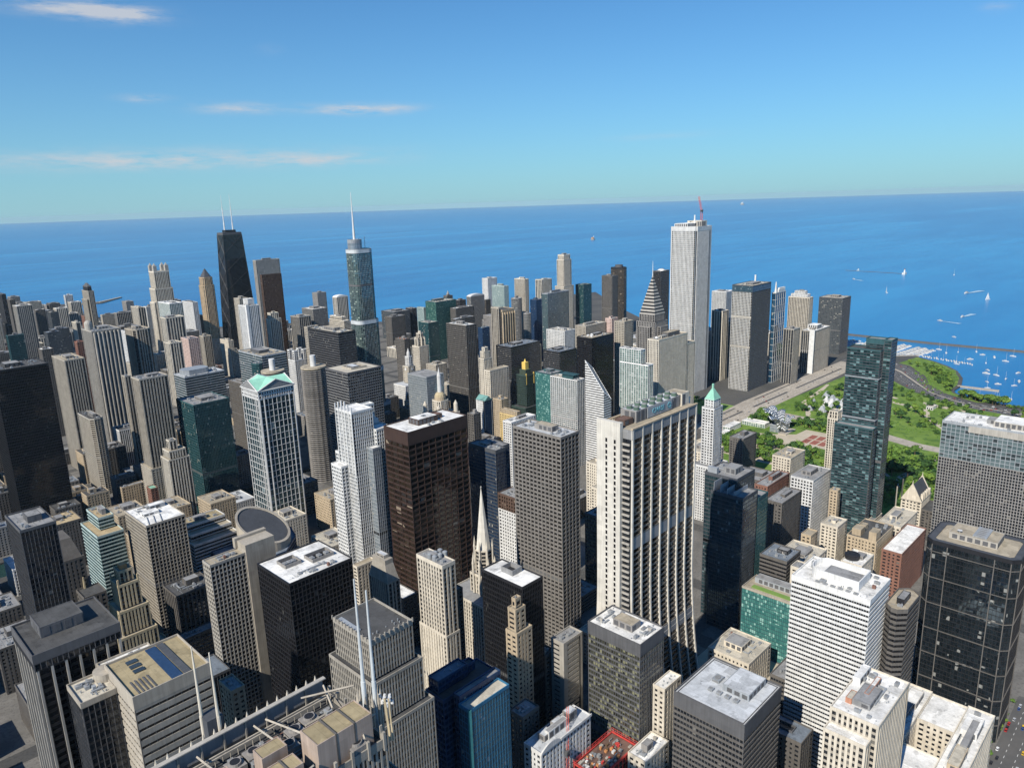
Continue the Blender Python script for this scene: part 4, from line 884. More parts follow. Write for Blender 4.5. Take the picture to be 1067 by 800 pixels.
def rising_tower(x, y, h):
    rt = landmark('skyscraper', 'unfinished concrete tower core peeping over the white marble tower', 'skyscraper', x, y)
    ST['core'] = S_(4, 3.6, .8, .9, 2.0, 'conc', 'conc', 'gblack')
    facade(rt, rect(-22, -22, 22, 22), 0, h-16, 'core', 1, 1, roof='r_grey'); facade(rt, rect(-12, -18, 12, 18), h-16, h, 'blank_c', 2, 1, roof='r_grey')
    return rt
def chevron_tower(x, y):
    rt = landmark('skyscraper', 'grey granite tower with striped chevron gables and a thin spire', 'skyscraper', x, y)
    ST['chev'] = S_(3.2, 3.7, 1.4, 1.4, .6, 'conc2', 'umber', 'gdark', so=-.25)
    facade(rt, rect(-19, -19, 19, 19), 0, 204, 'chev', 1, 1, roof='r_grey'); facade(rt, rect(-15.5, -15.5, 15.5, 15.5), 204, 216, 'chev', 4, 1, roof='r_grey'); facade(rt, rect(-25, -12, -19.05, 12), 0, 196, 'chev', 2, 1, roof='r_grey'); facade(rt, rect(-12, -25, 12, -19.05), 0, 196, 'chev', 3, 1, roof='r_grey')
    # diamond top: four chevron roofs meeting in one point
    m = MB(); n = 12
    for k in range(n):
        t0, t1 = k/n, (k+.5)/n; e0, e1 = 15.5*(1-t0), 15.5*(1-t1); z0, z1 = 215+66*t0, 215+66*t1
        m.loft([[(x_, y_, z0) for x_, y_ in rect(-e0, -e0, e0, e0)], [(x_, y_, z1) for x_, y_ in rect(-e1, -e1, e1, e1)]], 0, False, True)
        t2 = (k+1)/n; e2 = max(15.5*(1-t2), .05); z2 = 215+66*t2
        m.loft([[(x_, y_, z1) for x_, y_ in rect(-e1+.5, -e1+.5, e1-.5, e1-.5)], [(x_, y_, z2) for x_, y_ in rect(-e2, -e2, e2, e2)]] if e1 > 1 else [[(x_, y_, z1) for x_, y_ in rect(-e1, -e1, e1, e1)], [(x_, y_, z2) for x_, y_ in rect(-.05, -.05, .05, .05)]], 1)
    m.build('chevron_roof', ['conc', 'black'], rt)
    m = MB(); m.cyl(0, 0, 276, 303, .9, .2, 8); m.build('spire', 'white', rt)
def striped_wedge(x0, y0, x1, y1, h0, h1):
    rt = landmark('skyscraper', 'white striped wedge shaped tower sliced off in a steep diamond slope', 'skyscraper', (x0+x1)/2, (y0+y1)/2)
    a, b = (x1-x0)/2, (y1-y0)/2
    # the cut runs from the high north-west corner down towards the south-east
    zc = lambda x, y: h1-(h1-h0)*((x+a)/(2*a)*.25+(b-y)/(2*b)*.75)
    g = MB(); g.loft([[(x, y, 0) for x, y in rect(-a+.4, -b+.4, a-.4, b-.4)], [(x, y, zc(x, y)-.4) for x, y in rect(-a+.4, -b+.4, a-.4, b-.4)]]); g.build('glazing', 'gblack', rt)
    c = MB(); nf = int(h1//3.6)
    for k in range(nf):
        z, zz = k*3.6, k*3.6+2.1
        for (xa, ya), (xb, yb) in (((-a, -b), (a, -b)), ((a, -b), (a, b)), ((a, b), (-a, b)), ((-a, b), (-a, -b))):
            za, zb = zc(xa, ya), zc(xb, yb)
            if z > max(za, zb)-1: continue
            ta, tb_ = 0.0, 1.0
            if zz > za: ta = min(1, (zz-za)/(zb-za)) if zb > za else 1
            if zz > zb: tb_ = min(1, (za-zz)/(za-zb)) if za > zb else 1
            if tb_-ta < .03: continue
            P = lambda t: (xa+(xb-xa)*t, ya+(yb-ya)*t)
            (px, py), (qx, qy) = P(ta), P(tb_)
            c.quad((px, py, z), (qx, qy, z), (qx, qy, zz), (px, py, zz))
    c.build('cladding', 'white', rt)
    s = MB(); q = rect(-a, -b, a, b); s.poly([(x, y, zc(x, y)) for x, y in q])
    s.build('sloping_roof', 'white', rt)
    for i in range(4):
        j = (i+1) % 4; m = MB(); m.bar((*q[i], zc(*q[i])), (*q[j], zc(*q[j])), .7); m.build('roof_edge', 'white', rt)
    d = MB()
    for k in range(12):
        t = .08+k*.075; d.bar((-a+t*2*a*.2, b-t*2*b, zc(-a+t*2*a*.2, b-t*2*b)+.2), (a-(.02)*a, b-t*2*b*.9, zc(a-.02*a, b-t*2*b*.9)+.2), .5)
    d.build('roof_slat', 'dgrey', rt)
def round_balcony_tower(x, y, h, r, label):
    rt = landmark('apartment_tower', label, 'apartment tower', x, y)
    n = 32; circ = lambda q: [(q*math.cos(6.28319*i/n), q*math.sin(6.28319*i/n)) for i in range(n)]
    g = MB(); p = circ(r-2.2)
    for i in range(n):
        j = (i+1) % n; g.quad((*p[i], 0), (*p[j], 0), (*p[j], h-3), (*p[i], h-3), 0, [(i, 0), (i+1, 0), (i+1, 55), (i, 55)])
    g.build('glazing', 'gdark', rt)
    for k in range(55):
        z = k*(h-4)/55; m = MB(); ring = []
        for i in range(n):
            q = r-.9*(i % 2); ring.append((q*math.cos(6.28319*i/n), q*math.sin(6.28319*i/n)))
        m.prism(ring, z, z+1.05, 0, True); m.build('balcony', 'conc2', rt)
    m = MB(); m.cyl(0, 0, h-4, h-1.5, r*.98, r*.98, 32); m.build('roof', 'r_tan', rt); m = MB(); m.cyl(0, 0, h-1.5, h+15, 4.2, 4.2, 16); m.build('core_drum', 'marble', rt)
def curved_lake_tower(x, y):
    rt = landmark('skyscraper', 'dark curved three winged tower standing out against the lake', 'skyscraper', x, y)
    pts = []
    for k in range(24):
        t = 6.28319*k/24+.5; q = 23*(1+.16*math.cos(3*(t-.5))); pts.append((q*math.cos(t), q*math.sin(t)))
    ST['lake'] = S_(6, 3.2, .5, .9, .4, 'black', 'umber', 'gbron')
    facade(rt, pts, 0, 197, 'lake', 1, 4, roof='r_dark', bandmat='black'); m = MB(); m.cyl(0, 0, 196, 204, 12, 12, 20); m.build('penthouse', 'dgrey', rt)
def slanted_drum(x, y):
    rt = landmark('office_block', 'squat blue glass hall with a huge round drum cut at a slant', 'office block', x, y)
    facade(rt, [(-44, -40), (10, -40), (36, -14), (44, 10), (44, 20), (-44, 20)], 0, 58, 'curt_n', 1, 2, roof='r_slate')
    m = MB(); n = 40; r = 27; zs = lambda i, q: 80+15*math.sin(6.28319*i/n-.5)*q/27
    ring = lambda q, z: [(4+q*math.cos(6.28319*i/n), -6+q*math.sin(6.28319*i/n), z if z is not None else zs(i, q)) for i in range(n)]
    m.loft([ring(r, 50), ring(r, None), ring(r-2.4, None)], 0, False, False); m.build('drum_wall', 'sand', rt)
    g = MB(); a = ring(r-2.4, None); g.poly([(p[0], p[1], p[2]-1.2) for p in a]); g.build('slanted_skylight', 'slate', rt)
    w = MB()
    for i in range(n): 
        j = (i+1) % n; a, b = ring(r-2.4, None)[i], ring(r-2.4, None)[j]; w.quad(b, a, (a[0], a[1], a[2]-1.3), (b[0], b[1], b[2]-1.3))
    w.build('drum_rim', 'sand', rt)
def gothic_spire_tower(x, y):
    rt = landmark('church_tower', 'white gothic church tower tapering into a tall stone spire', 'church tower', x, y)
    facade(rt, rect(-22, -20, 24, 26), 0, 78, 'rib_c', 1, 2, roof='r_grey')
    facade(rt, rect(-9, -9, 9, 9), 78, 96, 'rib_c', 2, 2, roof='r_grey'); 
    oc = lambda q: [(q*math.cos(6.28319*(i+.5)/8), q*math.sin(6.28319*(i+.5)/8)) for i in range(8)]
    facade(rt, oc(8), 96, 118, 'rib_c', 3, 1, roof='r_grey')
    m = MB(); m.loft([[(a, b, z) for a, b in oc(q)] for q, z in ((6.6, 117), (5.8, 124), (.35, 171))]); m.cyl(0, 0, 171, 174, .3, .3, 6); m.bar((-1, 0, 173), (1, 0, 173), .25); m.build('spire', 'palestone', rt)
    for k in range(8):
        t = 6.28319*(k+.5)/8
        for q, z0, z1, r_ in ((10.2, 78, 112, 1.1), (8.4, 100, 128, .8)):
            m = MB(); m.cyl(q*math.cos(t), q*math.sin(t), z0, z1-7, r_, r_, 6); m.cyl(q*math.cos(t), q*math.sin(t), z1-7, z1, r_*1.2, .05, 6); m.build('pinnacle', 'lime', rt)
        m = MB(); m.bar((9.8*math.cos(t), 9.8*math.sin(t), 104), (6.4*math.cos(t), 6.4*math.sin(t), 118), .4); m.build('flying_buttress', 'lime', rt)
def rooftop_spire_tower():
    rt = landmark('skyscraper', 'granite tower top seen from above with twin white spires and roof machinery', 'skyscraper', 119, 184)
    x0, x1, y0, y1, z = -34, 31, 2, 37, 246
    facade(rt, rect(x0, y0, x1, y1), 0, z, 'rib_s', 5, 3, par=2.0, roof='r_dark')
    facade(rt, rect(x0+6, y0-5, x1+5, y0-.05), 0, z-30, 'rib_s', 6, 3, roof='r_grey'); facade(rt, rect(x1+.05, y0+4, x1+9, y1-4), 0, z-22, 'rib_s', 7, 3, roof='r_grey')
    for k in range(9):
        xa = x0+1+k*(x1-x0-2)/9; xb = x0+1+(k+1)*(x1-x0-2)/9
        m = MB(); m.box(xa+.3, y1-1.3, z, xb-.3, y1-.8, z+4.6); m.build('parapet_panel', 'grey', rt)
        m = MB(); m.box(xa-.25, y1-1.7, z-2, xa+.25, y1-.3, z+5.2); m.build('parapet_pier', 'stone', rt)
        for q in (1.8, 5.2):
            m = MB(); m.cyl(xa+q, y1+.7, z-1, z+4.2, .45, .45, 6); m.cyl(xa+q, y1+.7, z+4.2, z+6.4, .6, .05, 6); m.build('pinnacle', 'lime', rt)
    box_part(rt, 'parapet_coping', x0+.5, y1-2.2, z+5.21, x1-.5, y1-.6, z+5.6, 'conc')
    box_part(rt, 'service_rail', x0+2, y1-5.2, z+1.2, x1-2, y1-4.8, z+1.7, 'sand'); box_part(rt, 'service_rail', x0+2, y1-6.4, z+1.2, x1-2, y1-6.0, z+1.7, 'sand')
    for k in range(26):
        xx = x0+2.5+k*(x1-x0-5)/25; m = MB(); m.bar((xx, y1-5, z-2), (xx, y1-5, z+1.2), .14); m.build('rail_post', 'stone', rt)
    for k in range(12):
        xx = x0+1+k*(x1-x0-2)/11; m = MB(); m.box(xx-.4, y0-.5, z-4, xx+.4, y0+.4, z+2.4); m.build('parapet_pier', 'stone', rt)
    for k in range(7):
        yy = y0+3+k*(y1-y0-6)/6; m = MB(); m.box(x1-.4, yy-.4, z-4, x1+.5, yy+.4, z+2.6); m.build('parapet_pier', 'stone', rt)
    for a, b, c, d, hh, n in ((9, 4.5, 28, 14, 9, 3), (-3, 15, 5, 20.5, 6, 1), (-4, 6, 5, 12, 5, 2), (-26, 6, -12, 18, 8, 2)):
        penthouse(rt, a, b, c, d, z-2, z+hh, 'pinkstone', 'r_tan2', louver=False)
        for k in range(1, n): box_part(rt, 'roof_seam', a+k*(c-a)/n-.3, b-.06, z+hh+.004, a+k*(c-a)/n+.3, d+.06, z+hh+.25, 'dstone')
        for k in range(1, n): box_part(rt, 'wall_groove', a+k*(c-a)/n-.25, b-.1, z-1.9, a+k*(c-a)/n+.25, b-.005, z+hh, 'dstone')
    for cx, cy in ((18.5, 26), (12.5, 24.5), (-1, 25), (-7, 24.5), (22, 1+4), (27, 18), (8, 20), (-8, 14), (-16, 24), (-24, 25)):
        m = MB(); m.box(-2.6, -2.4, 0, 2.6, 2.4, 3.4, 0); m.cyl(0, 0, 3.4, 4.3, 1.9, 1.8, 16, 0); m.cyl(0, 0, 4.3, 4.34, 1.5, 1.5, 16, 1)
        for q in range(3): m.box(-2.65, -2.2, .5+q, 2.65, 2.2, .8+q, 1)
        o = m.build('cooling_fan', ['conc2', 'black'], rt); o.location = (cx, cy, z-1.9)
    for a, b in (((29, 34, z+4), (26, 24, z+2)), ((x1+4, 25, z+5), (20, 33, z+4.5)), ((8, 34, z+3), (10, 15, z+7)), ((4, 34, z+3), (4, 21, z+5)), ((28, 8, z+5), (32, 9, z+4)), ((22, 14, z+6), (25, 20, z+3)), ((24, 3, z+3), (28, 14, z+5)), ((-14, 34, z+3), (-14, 19, z+6)), ((7, 4, z+4), (-2, 3, z+3)), ((15, 22, z+3), (22, 22, z+3))):
        m = MB(); m.bar(a, b, .38); m.build('roof_beam', 'sand', rt)
    rs = random.Random(4)
    for k in range(26):
        sx, sy = rs.uniform(.8, 2.6), rs.uniform(.8, 2.6); ac_unit(rs.uniform(x0+4, x1-3), rs.uniform(y0+16, y1-8), z-1.9, sx, sy, rs.uniform(1, 3.4), rt, rs)
    for k in range(14):
        m = MB(); yy = y0+14.5+k*.9; m.bar((-3+(k % 3), yy, z-.6+(k % 2)*.5), (16+(k % 4)*2, yy, z-.6+(k % 2)*.5), .18); m.build('roof_pipe', rs.choice(['sand', 'steel', 'conc', 'brick']), rt)
    # twin tall spires at the east end, gilded struts, drums
    for cx, cy, hs in ((33.0, 15.8, 53), (35.4, 13.4, 49)):
        m = MB(); m.cyl(cx, cy, z-40, z+12, .8, .75, 10); m.cyl(cx, cy, z+12, z+hs-5, .6, .25, 10); m.build('spire', 'palesteel', rt)
    for k in range(10):
        t = k*.63; a, b = 34+3.6*math.cos(t), 14.6+3.6*math.sin(t)
        m = MB(); m.cyl(a, b, z-24, z+5, .6, .55, 6); m.cyl(a, b, z+5, z+9, .7, .05, 6); m.build('pinnacle', 'sand', rt)
    for k in range(11):
        d = MB(); d.cyl(0, 0, 0, 1.1, .6, .4, 8); o = d.build('antenna_drum', 'white', rt); o.location = (36+(k % 3)*1.1, 8+(k//3)*1.2, z+5+(k % 2)*1.6)
    m = MB(); m.bar((33, 3, z-3), (34, 6, z+10), .45); m.build('gilded_strut', 'gold', rt); m = MB(); m.bar((33.6, 2.4, z-3), (34.8, 5, z+10), .3); m.build('gilded_strut', 'gold', rt)
    # blade with spires at the west end
    box_part(rt, 'blade_wall', -8.2, 38.6, 0, -3.2, 44, z+9, 'slate')
    for cx, cy, hs in ((-8.0, 42.9, 33), (-4.6, 38.8, 31)):
        m = MB(); m.cyl(cx, cy, 100, z+9, .75, .7, 8); m.cyl(cx, cy, z+9, z+hs, .55, .2, 8); m.build('spire', 'lime', rt)
def dark_green_tower():
    rt = landmark('apartment_tower', 'tall dark green glass tower with pale reflecting panes standing alone beside the park', 'apartment tower', 896, 302)
    facade(rt, rect(-11, -17, 11, 19), 0, 236, 'legacy', 1, 1.5, roof='r_dark', bandmat='teal'); facade(rt, rect(-3, -25, 15, -17.05), 0, 247, 'legacy', 2, 1.5, roof='r_grey', bandmat='teal')
    facade(rt, rect(-3, -17.05, 11, 2), 236, 247, 'legacy', 3, 6, roof='r_grey', bandmat='teal')
    for k in (.86, .66, .42): box_part(rt, 'steel_ledge', -11.6, -17.5, 236*k, 11, 19, 236*k+1.1, 'steel')
    facade(rt, rect(-24, -20, -11.05, 22), 0, 150, 'legacy', 4, 1.5, roof='r_grey', bandmat='teal')
    facade(rt, rect(-20, -26, 14, -20.05), 0, 40, 'punch_c', 4, 1.5, roof='r_grey')
def gold_tip_tower(x, y):
    rt = landmark('tower', 'dark green art deco tower tipped with gold', 'tower', x, y)
    for k, t in enumerate([(-19, -16, 19, 16, 0, 75), (-10, -11, 10, 11, 75, 128)]): facade(rt, rect(*t[:4]), t[4], t[5], 'carbide', k, 2, roof='r_dark')
    m = MB(); m.prism(rect(-6.5, -7, 6.5, 7), 127, 136, 0); m.prism(rect(-3.8, -4, 3.8, 4), 136.01, 148, 1); m.cyl(0, 0, 148.01, 153, 2.2, .4, 8, 1); m.build('gilded_top', ['carb', 'gilt'], rt)
    for sx in (-1, 1): m = MB(); m.box(sx*9-.8, -11.2, 112, sx*9+.8, -10.4+.4, 131); m.build('gilded_strip', 'gilt', rt)
WALLS['carb'] = (.05, .07, .05)
def cupola_tower(x, y):
    rt = landmark('tower', 'beige stone tower with corner turrets, a dome and a slim white cupola', 'tower', x, y)
    facade(rt, rect(-21, -20, 21, 20), 0, 96, 'punch_c', 1, 3, roof='r_tan'); facade(rt, rect(-10, -10, 10, 10, 3), 96, 116, 'rib_c', 2, 2, roof='r_tan')
    m = MB(); m.cyl(0, 0, 115, 121, 8.5, 8.5, 16); m.build('dome_drum', 'tan', rt); dome(rt, 0, 0, 121, 8.2, 'gold', 'dome', .9)
    m = MB(); m.cyl(0, 0, 127.5, 152, 3.4, 3.0, 10); m.cyl(0, 0, 152, 158, 3.3, 1.6, 10); m.cyl(0, 0, 158, 166, 1.4, .1, 8); m.build('cupola', 'marble', rt)
    for sx in (-1, 1):
        for sy in (-1, 1): m = MB(); m.cyl(sx*17, sy*16, 94, 108, 3.4, 3.2, 10); m.cyl(sx*17, sy*16, 108, 114, 3.4, .3, 10); m.build('corner_turret', 'lime', rt)
def gothic_crown_tower(x, y):
    rt = landmark('tower', 'cream gothic office tower with a buttressed open crown', 'tower', x, y)
    facade(rt, rect(-20, -15, 20, 25), 0, 50, 'rib_c', 1, 2, roof='r_tan'); facade(rt, rect(-13, -12, 13, 12), 50, 112, 'rib_c', 2, 3, roof='r_tan')
    oc = [(8*math.cos(6.28319*(i+.5)/8), 8*math.sin(6.28319*(i+.5)/8)) for i in range(8)]
    facade(rt, oc, 112, 139, 'rib_c', 3, 2, roof='r_tan')
    for k in range(8):
        t = 6.28319*(k+.5)/8; m = MB(); m.cyl(11.5*math.cos(t), 11.5*math.sin(t), 108, 126, 1.3, 1.0, 6); m.cyl(11.5*math.cos(t), 11.5*math.sin(t), 126, 131, 1.1, .1, 6); m.bar((11.5*math.cos(t), 11.5*math.sin(t), 122), (8*math.cos(t), 8*math.sin(t), 131), .6); m.build('flying_buttress', 'cream', rt)
    m = MB(); m.cyl(0, 0, 138, 143, 4, 3, 8); m.build('crown_lantern', 'lime', rt)
def clock_tower(x, y):
    rt = landmark('tower', 'white terracotta office block with a slender clock tower', 'tower', x, y)
    facade(rt, rect(-28, -20, 30, 18), 0, 62, 'punch_w', 1, 3, roof='r_pale'); facade(rt, rect(-9, -8, 9, 10), 62, 96, 'rib_c', 2, 2, roof='r_pale'); facade(rt, rect(-6, -5, 6, 7, 2), 96, 115, 'punch_w', 3, 2, roof='r_pale')
    m = MB(); m.cyl(0, 1, 114, 122, 3.6, 3.4, 12); m.cyl(0, 1, 122, 131, 3.0, .2, 12); m.build('cupola', 'marble', rt)
    for ax in ((-9.05, 1, 0), (0, -8.05, 1)):
        m = MB(); pts = [(2.8*math.cos(6.2832*i/16), 2.8*math.sin(6.2832*i/16)) for i in range(16)]
        m.loft([[(ax[0]-q, ax[1]+a, 90+b) if ax[2] == 0 else (ax[0]+a, ax[1]-q, 90+b) for a, b in pts] for q in (0, .3)]); m.build('clock_face', 'white', rt)
def gabled_hall(x, y):
    rt = landmark('church_hall', 'sandstone gothic hall with a steep dark gable roof at the park edge', 'hall', x, y, R(-90))
    a0, b0 = 11, 18
    facade(rt, rect(-a0-.4, -b0, a0+.4, b0), 0, 42, 'punch_c', 1, 1.5, roof='r_dark')
    m = MB(); a, b, z0, z1 = a0, b0+.4, 41.5, 61
    m.quad((-a, -b, z0), (0, -b, z1), (0, b, z1), (-a, b, z0)); m.quad((0, -b, z1), (a, -b, z0), (a, b, z0), (0, b, z1)); m.build('gable_roof', 'slate', rt)
    for yy, q in ((-b-.2, -1), (b+.2, 1)):
        m = MB(); m.loft([[(x_, yy+q*d, z) for x_, z in ((-a-.8, 41), (a+.8, 41), (0, 63))] for d in (-.8, .6)], 0, True); m.build('gable_wall', 'cream', rt)
        m = MB(); m.cyl(0, yy, 62, 67, .6, .1, 6); m.build('finial', 'cream', rt)
    for k in range(5): box_part(rt, 'dormer', a-2.4, -14+k*6.6, 42, a+.6, -11.6+k*6.6, 50, 'cream')
    m = MB(); m.bar((-a, -b, 40), (-a, -b, 66), .8); m.build('corner_turret', 'umber', rt); m = MB(); m.bar((-a-5, -b-3, 30), (-a-5, -b-3, 56), .7); m.build('corner_turret', 'sand', rt)
    facade(rt, rect(a0+.45, -b0, a0+15, b0), 0, 33, 'punch_k', 3, 1.5, roof='r_dark')
# ------------------------------------------------------------------ setting: lake, land, streets, park
def lake_mat():
    m, bs, nd, lk, ma, mx = _mat('lake_water')
    tc = nd('ShaderNodeTexCoord').outputs['Object']
    a = noise(nd, lk, tc, 1.0, 4, .55, (.00022, .0011, 1)); b = noise(nd, lk, tc, 1.0, 5, .6, (.0016, .006, 1))
    f = ma('ADD', ma('MULTIPLY', ma('SUBTRACT', a, .5), 3.0), ma('MULTIPLY', ma('SUBTRACT', b, .5), 1.3))
    f = ma('MINIMUM', ma('MAXIMUM', ma('ADD', f, .5), 0.0), 1.0)
    lk(mx(f, (.006, .13, .34), (.018, .22, .46)), bs.inputs['Base Color'])
    bs.inputs['Roughness'].default_value = .26; bs.inputs['IOR'].default_value = 1.33; bs.inputs['Specular IOR Level'].default_value = .5
    n2 = nd('ShaderNodeTexNoise'); n2.inputs['Scale'].default_value = .09; n2.inputs['Detail'].default_value = 4; lk(tc, n2.inputs['Vector'])
    bp = nd('ShaderNodeBump'); bp.inputs['Strength'].default_value = .6; bp.inputs['Distance'].default_value = 1.2; lk(n2.outputs['Fac'], bp.inputs['Height']); lk(bp.outputs[0], bs.inputs['Normal'])
    return m
def ground_mat(name, c1, c2, scale, rough=.9, c3=None, s3=.4):
    m, bs, nd, lk, ma, mx = _mat(name)
    tc = nd('ShaderNodeTexCoord').outputs['Object']
    a = noise(nd, lk, tc, scale, 5, .6); b = noise(nd, lk, tc, s3, 4, .6)
    col = mx(ma('MINIMUM', ma('MAXIMUM', ma('MULTIPLY_ADD', a, 3.0, -1.0), 0.0), 1.0), c1, c2)
    if c3: col = mx(ma('MULTIPLY', ma('GREATER_THAN', b, .55), .6), col, c3)
    lk(col, bs.inputs['Base Color']); bs.inputs['Roughness'].default_value = rough; bs.inputs['Specular IOR Level'].default_value = .2
    return m
MATS['lake'] = lake_mat()
MATS['land'] = ground_mat('land', (.07, .07, .07), (.12, .115, .105), .01, c3=(.05, .05, .05))
MATS['road'] = ground_mat('road', (.085, .085, .085), (.125, .12, .115), .05)
MATS['paving'] = ground_mat('paving', (.13, .125, .115), (.20, .19, .175), .05, c3=(.10, .095, .09))
MATS['concrete_road'] = ground_mat('concrete_road', (.34, .30, .25), (.46, .41, .34), .03, c3=(.28, .25, .21), s3=.15)
MATS['lawn'] = ground_mat('lawn', (.10, .175, .030), (.18, .27, .055), .02, c3=(.06, .125, .026), s3=.06)
MATS['lawn_pale'] = ground_mat('lawn_pale', (.15, .26, .06), (.20, .30, .08), .05)
MATS['path'] = ground_mat('path', (.44, .38, .29), (.52, .46, .36), .05)
MATS['sand_ground'] = ground_mat('sand_ground', (.46, .40, .29), (.52, .46, .34), .02)
MATS['line'] = ground_mat('line', (.72, .72, .70), (.78, .78, .75), .1)
def sheet(name, polys, z, mat, depth=0.0):
    m = MB()
    for p in polys:
        m.poly([(x, y, z) for x, y in p])
        if depth:
            n = len(p)
            for i in range(n):
                a, b = p[i], p[(i+1) % n]; m.quad((*b, z), (*a, z), (*a, z-depth), (*b, z-depth))
    return kind(m.build(name, mat), 'structure')
n_ = 180
m = MB(); m.poly([(72000*math.cos(6.283185*i/n_), 72000*math.sin(6.283185*i/n_), -2.5) for i in range(n_)])
lake = kind(m.build('lake_water', 'lake'), 'structure')
MATS['river'] = ground_mat('river', (.012, .035, .035), (.02, .055, .05), .02, .25)
m = MB(); m.poly([(-3000, 980, -2.3), (1950, 980, -2.3), (1950, 1050, -2.3), (-3000, 1050, -2.3)]); kind(m.build('river_water', 'river'), 'structure')
SOUTH = [(-3000, -2500), (1640, -2500), (1640, 0), (1679, 274), (1673, 293), (1670, 329), (1691, 372), (1709, 396), (1731, 405), (1782, 404), (1855, 419), (1925, 447), (1965, 476), (2002, 514), (2036, 561), (2048, 570), (2010, 610), (2010, 730), (2030, 800), (2040, 1000), (-40, 1000), (-40, 985), (-3000, 985)]
NORTH = [(-3000, 1045), (2040, 1045), (2050, 1320), (2350, 1700), (2700, 2090), (2560, 2130), (2200, 1880), (1960, 1700), (1900, 1900), (1640, 2180), (1520, 2380), (1330, 2560), (1120, 2700), (1060, 3000), (1010, 3500), (1114, 3908), (1200, 3880), (1345, 4050), (1190, 3960), (1060, 4030), (900, 4300), (700, 6500), (200, 9500), (-3000, 9500)]
land = sheet('ground', [SOUTH, NORTH], 0.0, 'land', 4.0)
XS = [-330, -200, -75, 50, 172, 248, 338, 424, 540, 600, 690, 815, 965, 1100, 1290, 1420, 1580]
YS = [55, 200, 250, 345, 495, 640, 790, 925]; YN = [1156, 1245, 1345, 1422, 1511, 1611, 1690, 1778, 1878, 1978, 2100, 2220, 2330, 2450, 2600, 2750, 2950, 3150, 3400, 3650, 3900]
def inside(x, y, P):
    c = False; n = len(P)
    for i in range(n):
        (x1, y1), (x2, y2) = P[i], P[(i+1) % n]
        if (y1 > y) != (y2 > y) and x < (x2-x1)*(y-y1)/(y2-y1)+x1: c = not c
    return c
def blocks(ys, X):
    for i in range(len(X)-1):
        for j in range(len(ys)-1): yield X[i]+9, ys[j]+8, X[i+1]-9, ys[j+1]-8
m = MB()
BLOCKS_S = [b for b in blocks([-60]+YS+[985], XS[:13]+[985])]
BLOCKS_N = [b for b in blocks([1050]+YN, [-460]+XS) if inside(b[0], b[1], NORTH) and inside(b[2], b[3], NORTH) and inside(b[2], b[1], NORTH) and inside(b[0], b[3], NORTH)]
for b in BLOCKS_S+BLOCKS_N: m.box(b[0], b[1], .004, b[2], b[3], .15)
kind(m.build('pavement', 'paving'), 'structure')
# park ground and roads
sheet('park_lawn', [[(1000, 120), (1620, 120), (1640, 300), (1600, 330), (1690, 480), (1760, 540), (1840, 620), (1360, 640), (1000, 640)]], .02, 'lawn')
sheet('point_lawn', [[(1690, 376), (1709, 402), (1731, 412), (1782, 412), (1855, 426), (1922, 453), (1962, 482), (1998, 518), (2028, 562), (1935, 575), (1920, 545), (1830, 487), (1750, 456), (1690, 405), (1655, 345), (1668, 330)]], .02, 'lawn')
sheet('randolph_street', [[(1180, 636), (1384, 636), (1800, 636), (1880, 655), (1880, 690), (1400, 700), (1180, 690)]], .03, 'concrete_road')
sheet('terrace_paving', [[(1085, 470), (1255, 470), (1262, 515), (1230, 560), (1200, 640), (1000, 650), (1000, 600), (1090, 590)]], .024, 'path')
sheet('seating_paving', [[(1205, 455), (1290, 455), (1290, 525), (1215, 530)]], .03, 'path')
sheet('columbus_drive', [[(1345, 640), (1332, 505), (1318, 410), (1300, 355), (1300, 120), (1325, 120), (1328, 350), (1348, 410), (1358, 500), (1372, 640)]], .035, 'concrete_road')
sheet('pale_path', [[(1362, 628), (1370, 628), (1352, 505), (1344, 505)], [(1450, 606), (1560, 618), (1630, 626), (1632, 620), (1560, 608), (1452, 600)], [(1560, 474), (1572, 474), (1545, 400), (1500, 385), (1420, 330), (1412, 334), (1490, 392), (1536, 406)], [(1370, 560), (1460, 602), (1466, 596), (1374, 552)], [(1580, 420), (1600, 425), (1570, 300), (1560, 180), (1552, 180), (1560, 305)], [(1130, 335), (1300, 312), (1300, 304), (1130, 327)], [(1090, 300), (1098, 300), (1200, 384), (1192, 388)], [(1480, 520), (1520, 540), (1560, 530), (1556, 524), (1520, 531), (1484, 512)], [(1640, 545), (1648, 545), (1600, 470), (1592, 474)]], .03, 'path')
sheet('lawn_oval', [[(1490+44*math.cos(t), 462+30*math.sin(t)) for t in [k*.2618 for k in range(24)]], [(1230+30*math.cos(t), 330+34*math.sin(t)) for t in [k*.2618 for k in range(24)]], [(1400+26*math.cos(t), 450+38*math.sin(t)) for t in [k*.2618 for k in range(24)]]], .034, 'lawn_pale')
W_ = [(1880, 690), (1835, 580), (1770, 533), (1675, 467), (1627, 408), (1606, 351), (1598, 308), (1589, 257), (1588, 100)]
E_ = [(1960, 690), (1930, 582), (1914, 548), (1823, 491), (1740, 460), (1681, 409), (1648, 349), (1638, 266), (1634, 100)]
sheet('lake_shore_drive', [W_[::1]+E_[::-1]], .04, 'road')
def lerp(a, b, t): return (a[0]+(b[0]-a[0])*t, a[1]+(b[1]-a[1])*t)
def lane(t): return [lerp(a, b, t) for a, b in zip(W_, E_)]
med = [lane(.46)[i:i+2]+lane(.54)[i:i+2][::-1] for i in range(len(W_)-1)]
sheet('road_median', med, .2, 'concrete_road', .16)
marks = []
for t in (.12, .23, .34, .65, .76, .88):
    L = lane(t); M_ = lane(t+.006)
    for i in range(len(L)-1):
        for k in range(0, 10): marks.append([lerp(L[i], L[i+1], k/10), lerp(L[i], L[i+1], (k+.4)/10), lerp(M_[i], M_[i+1], (k+.4)/10), lerp(M_[i], M_[i+1], k/10)])
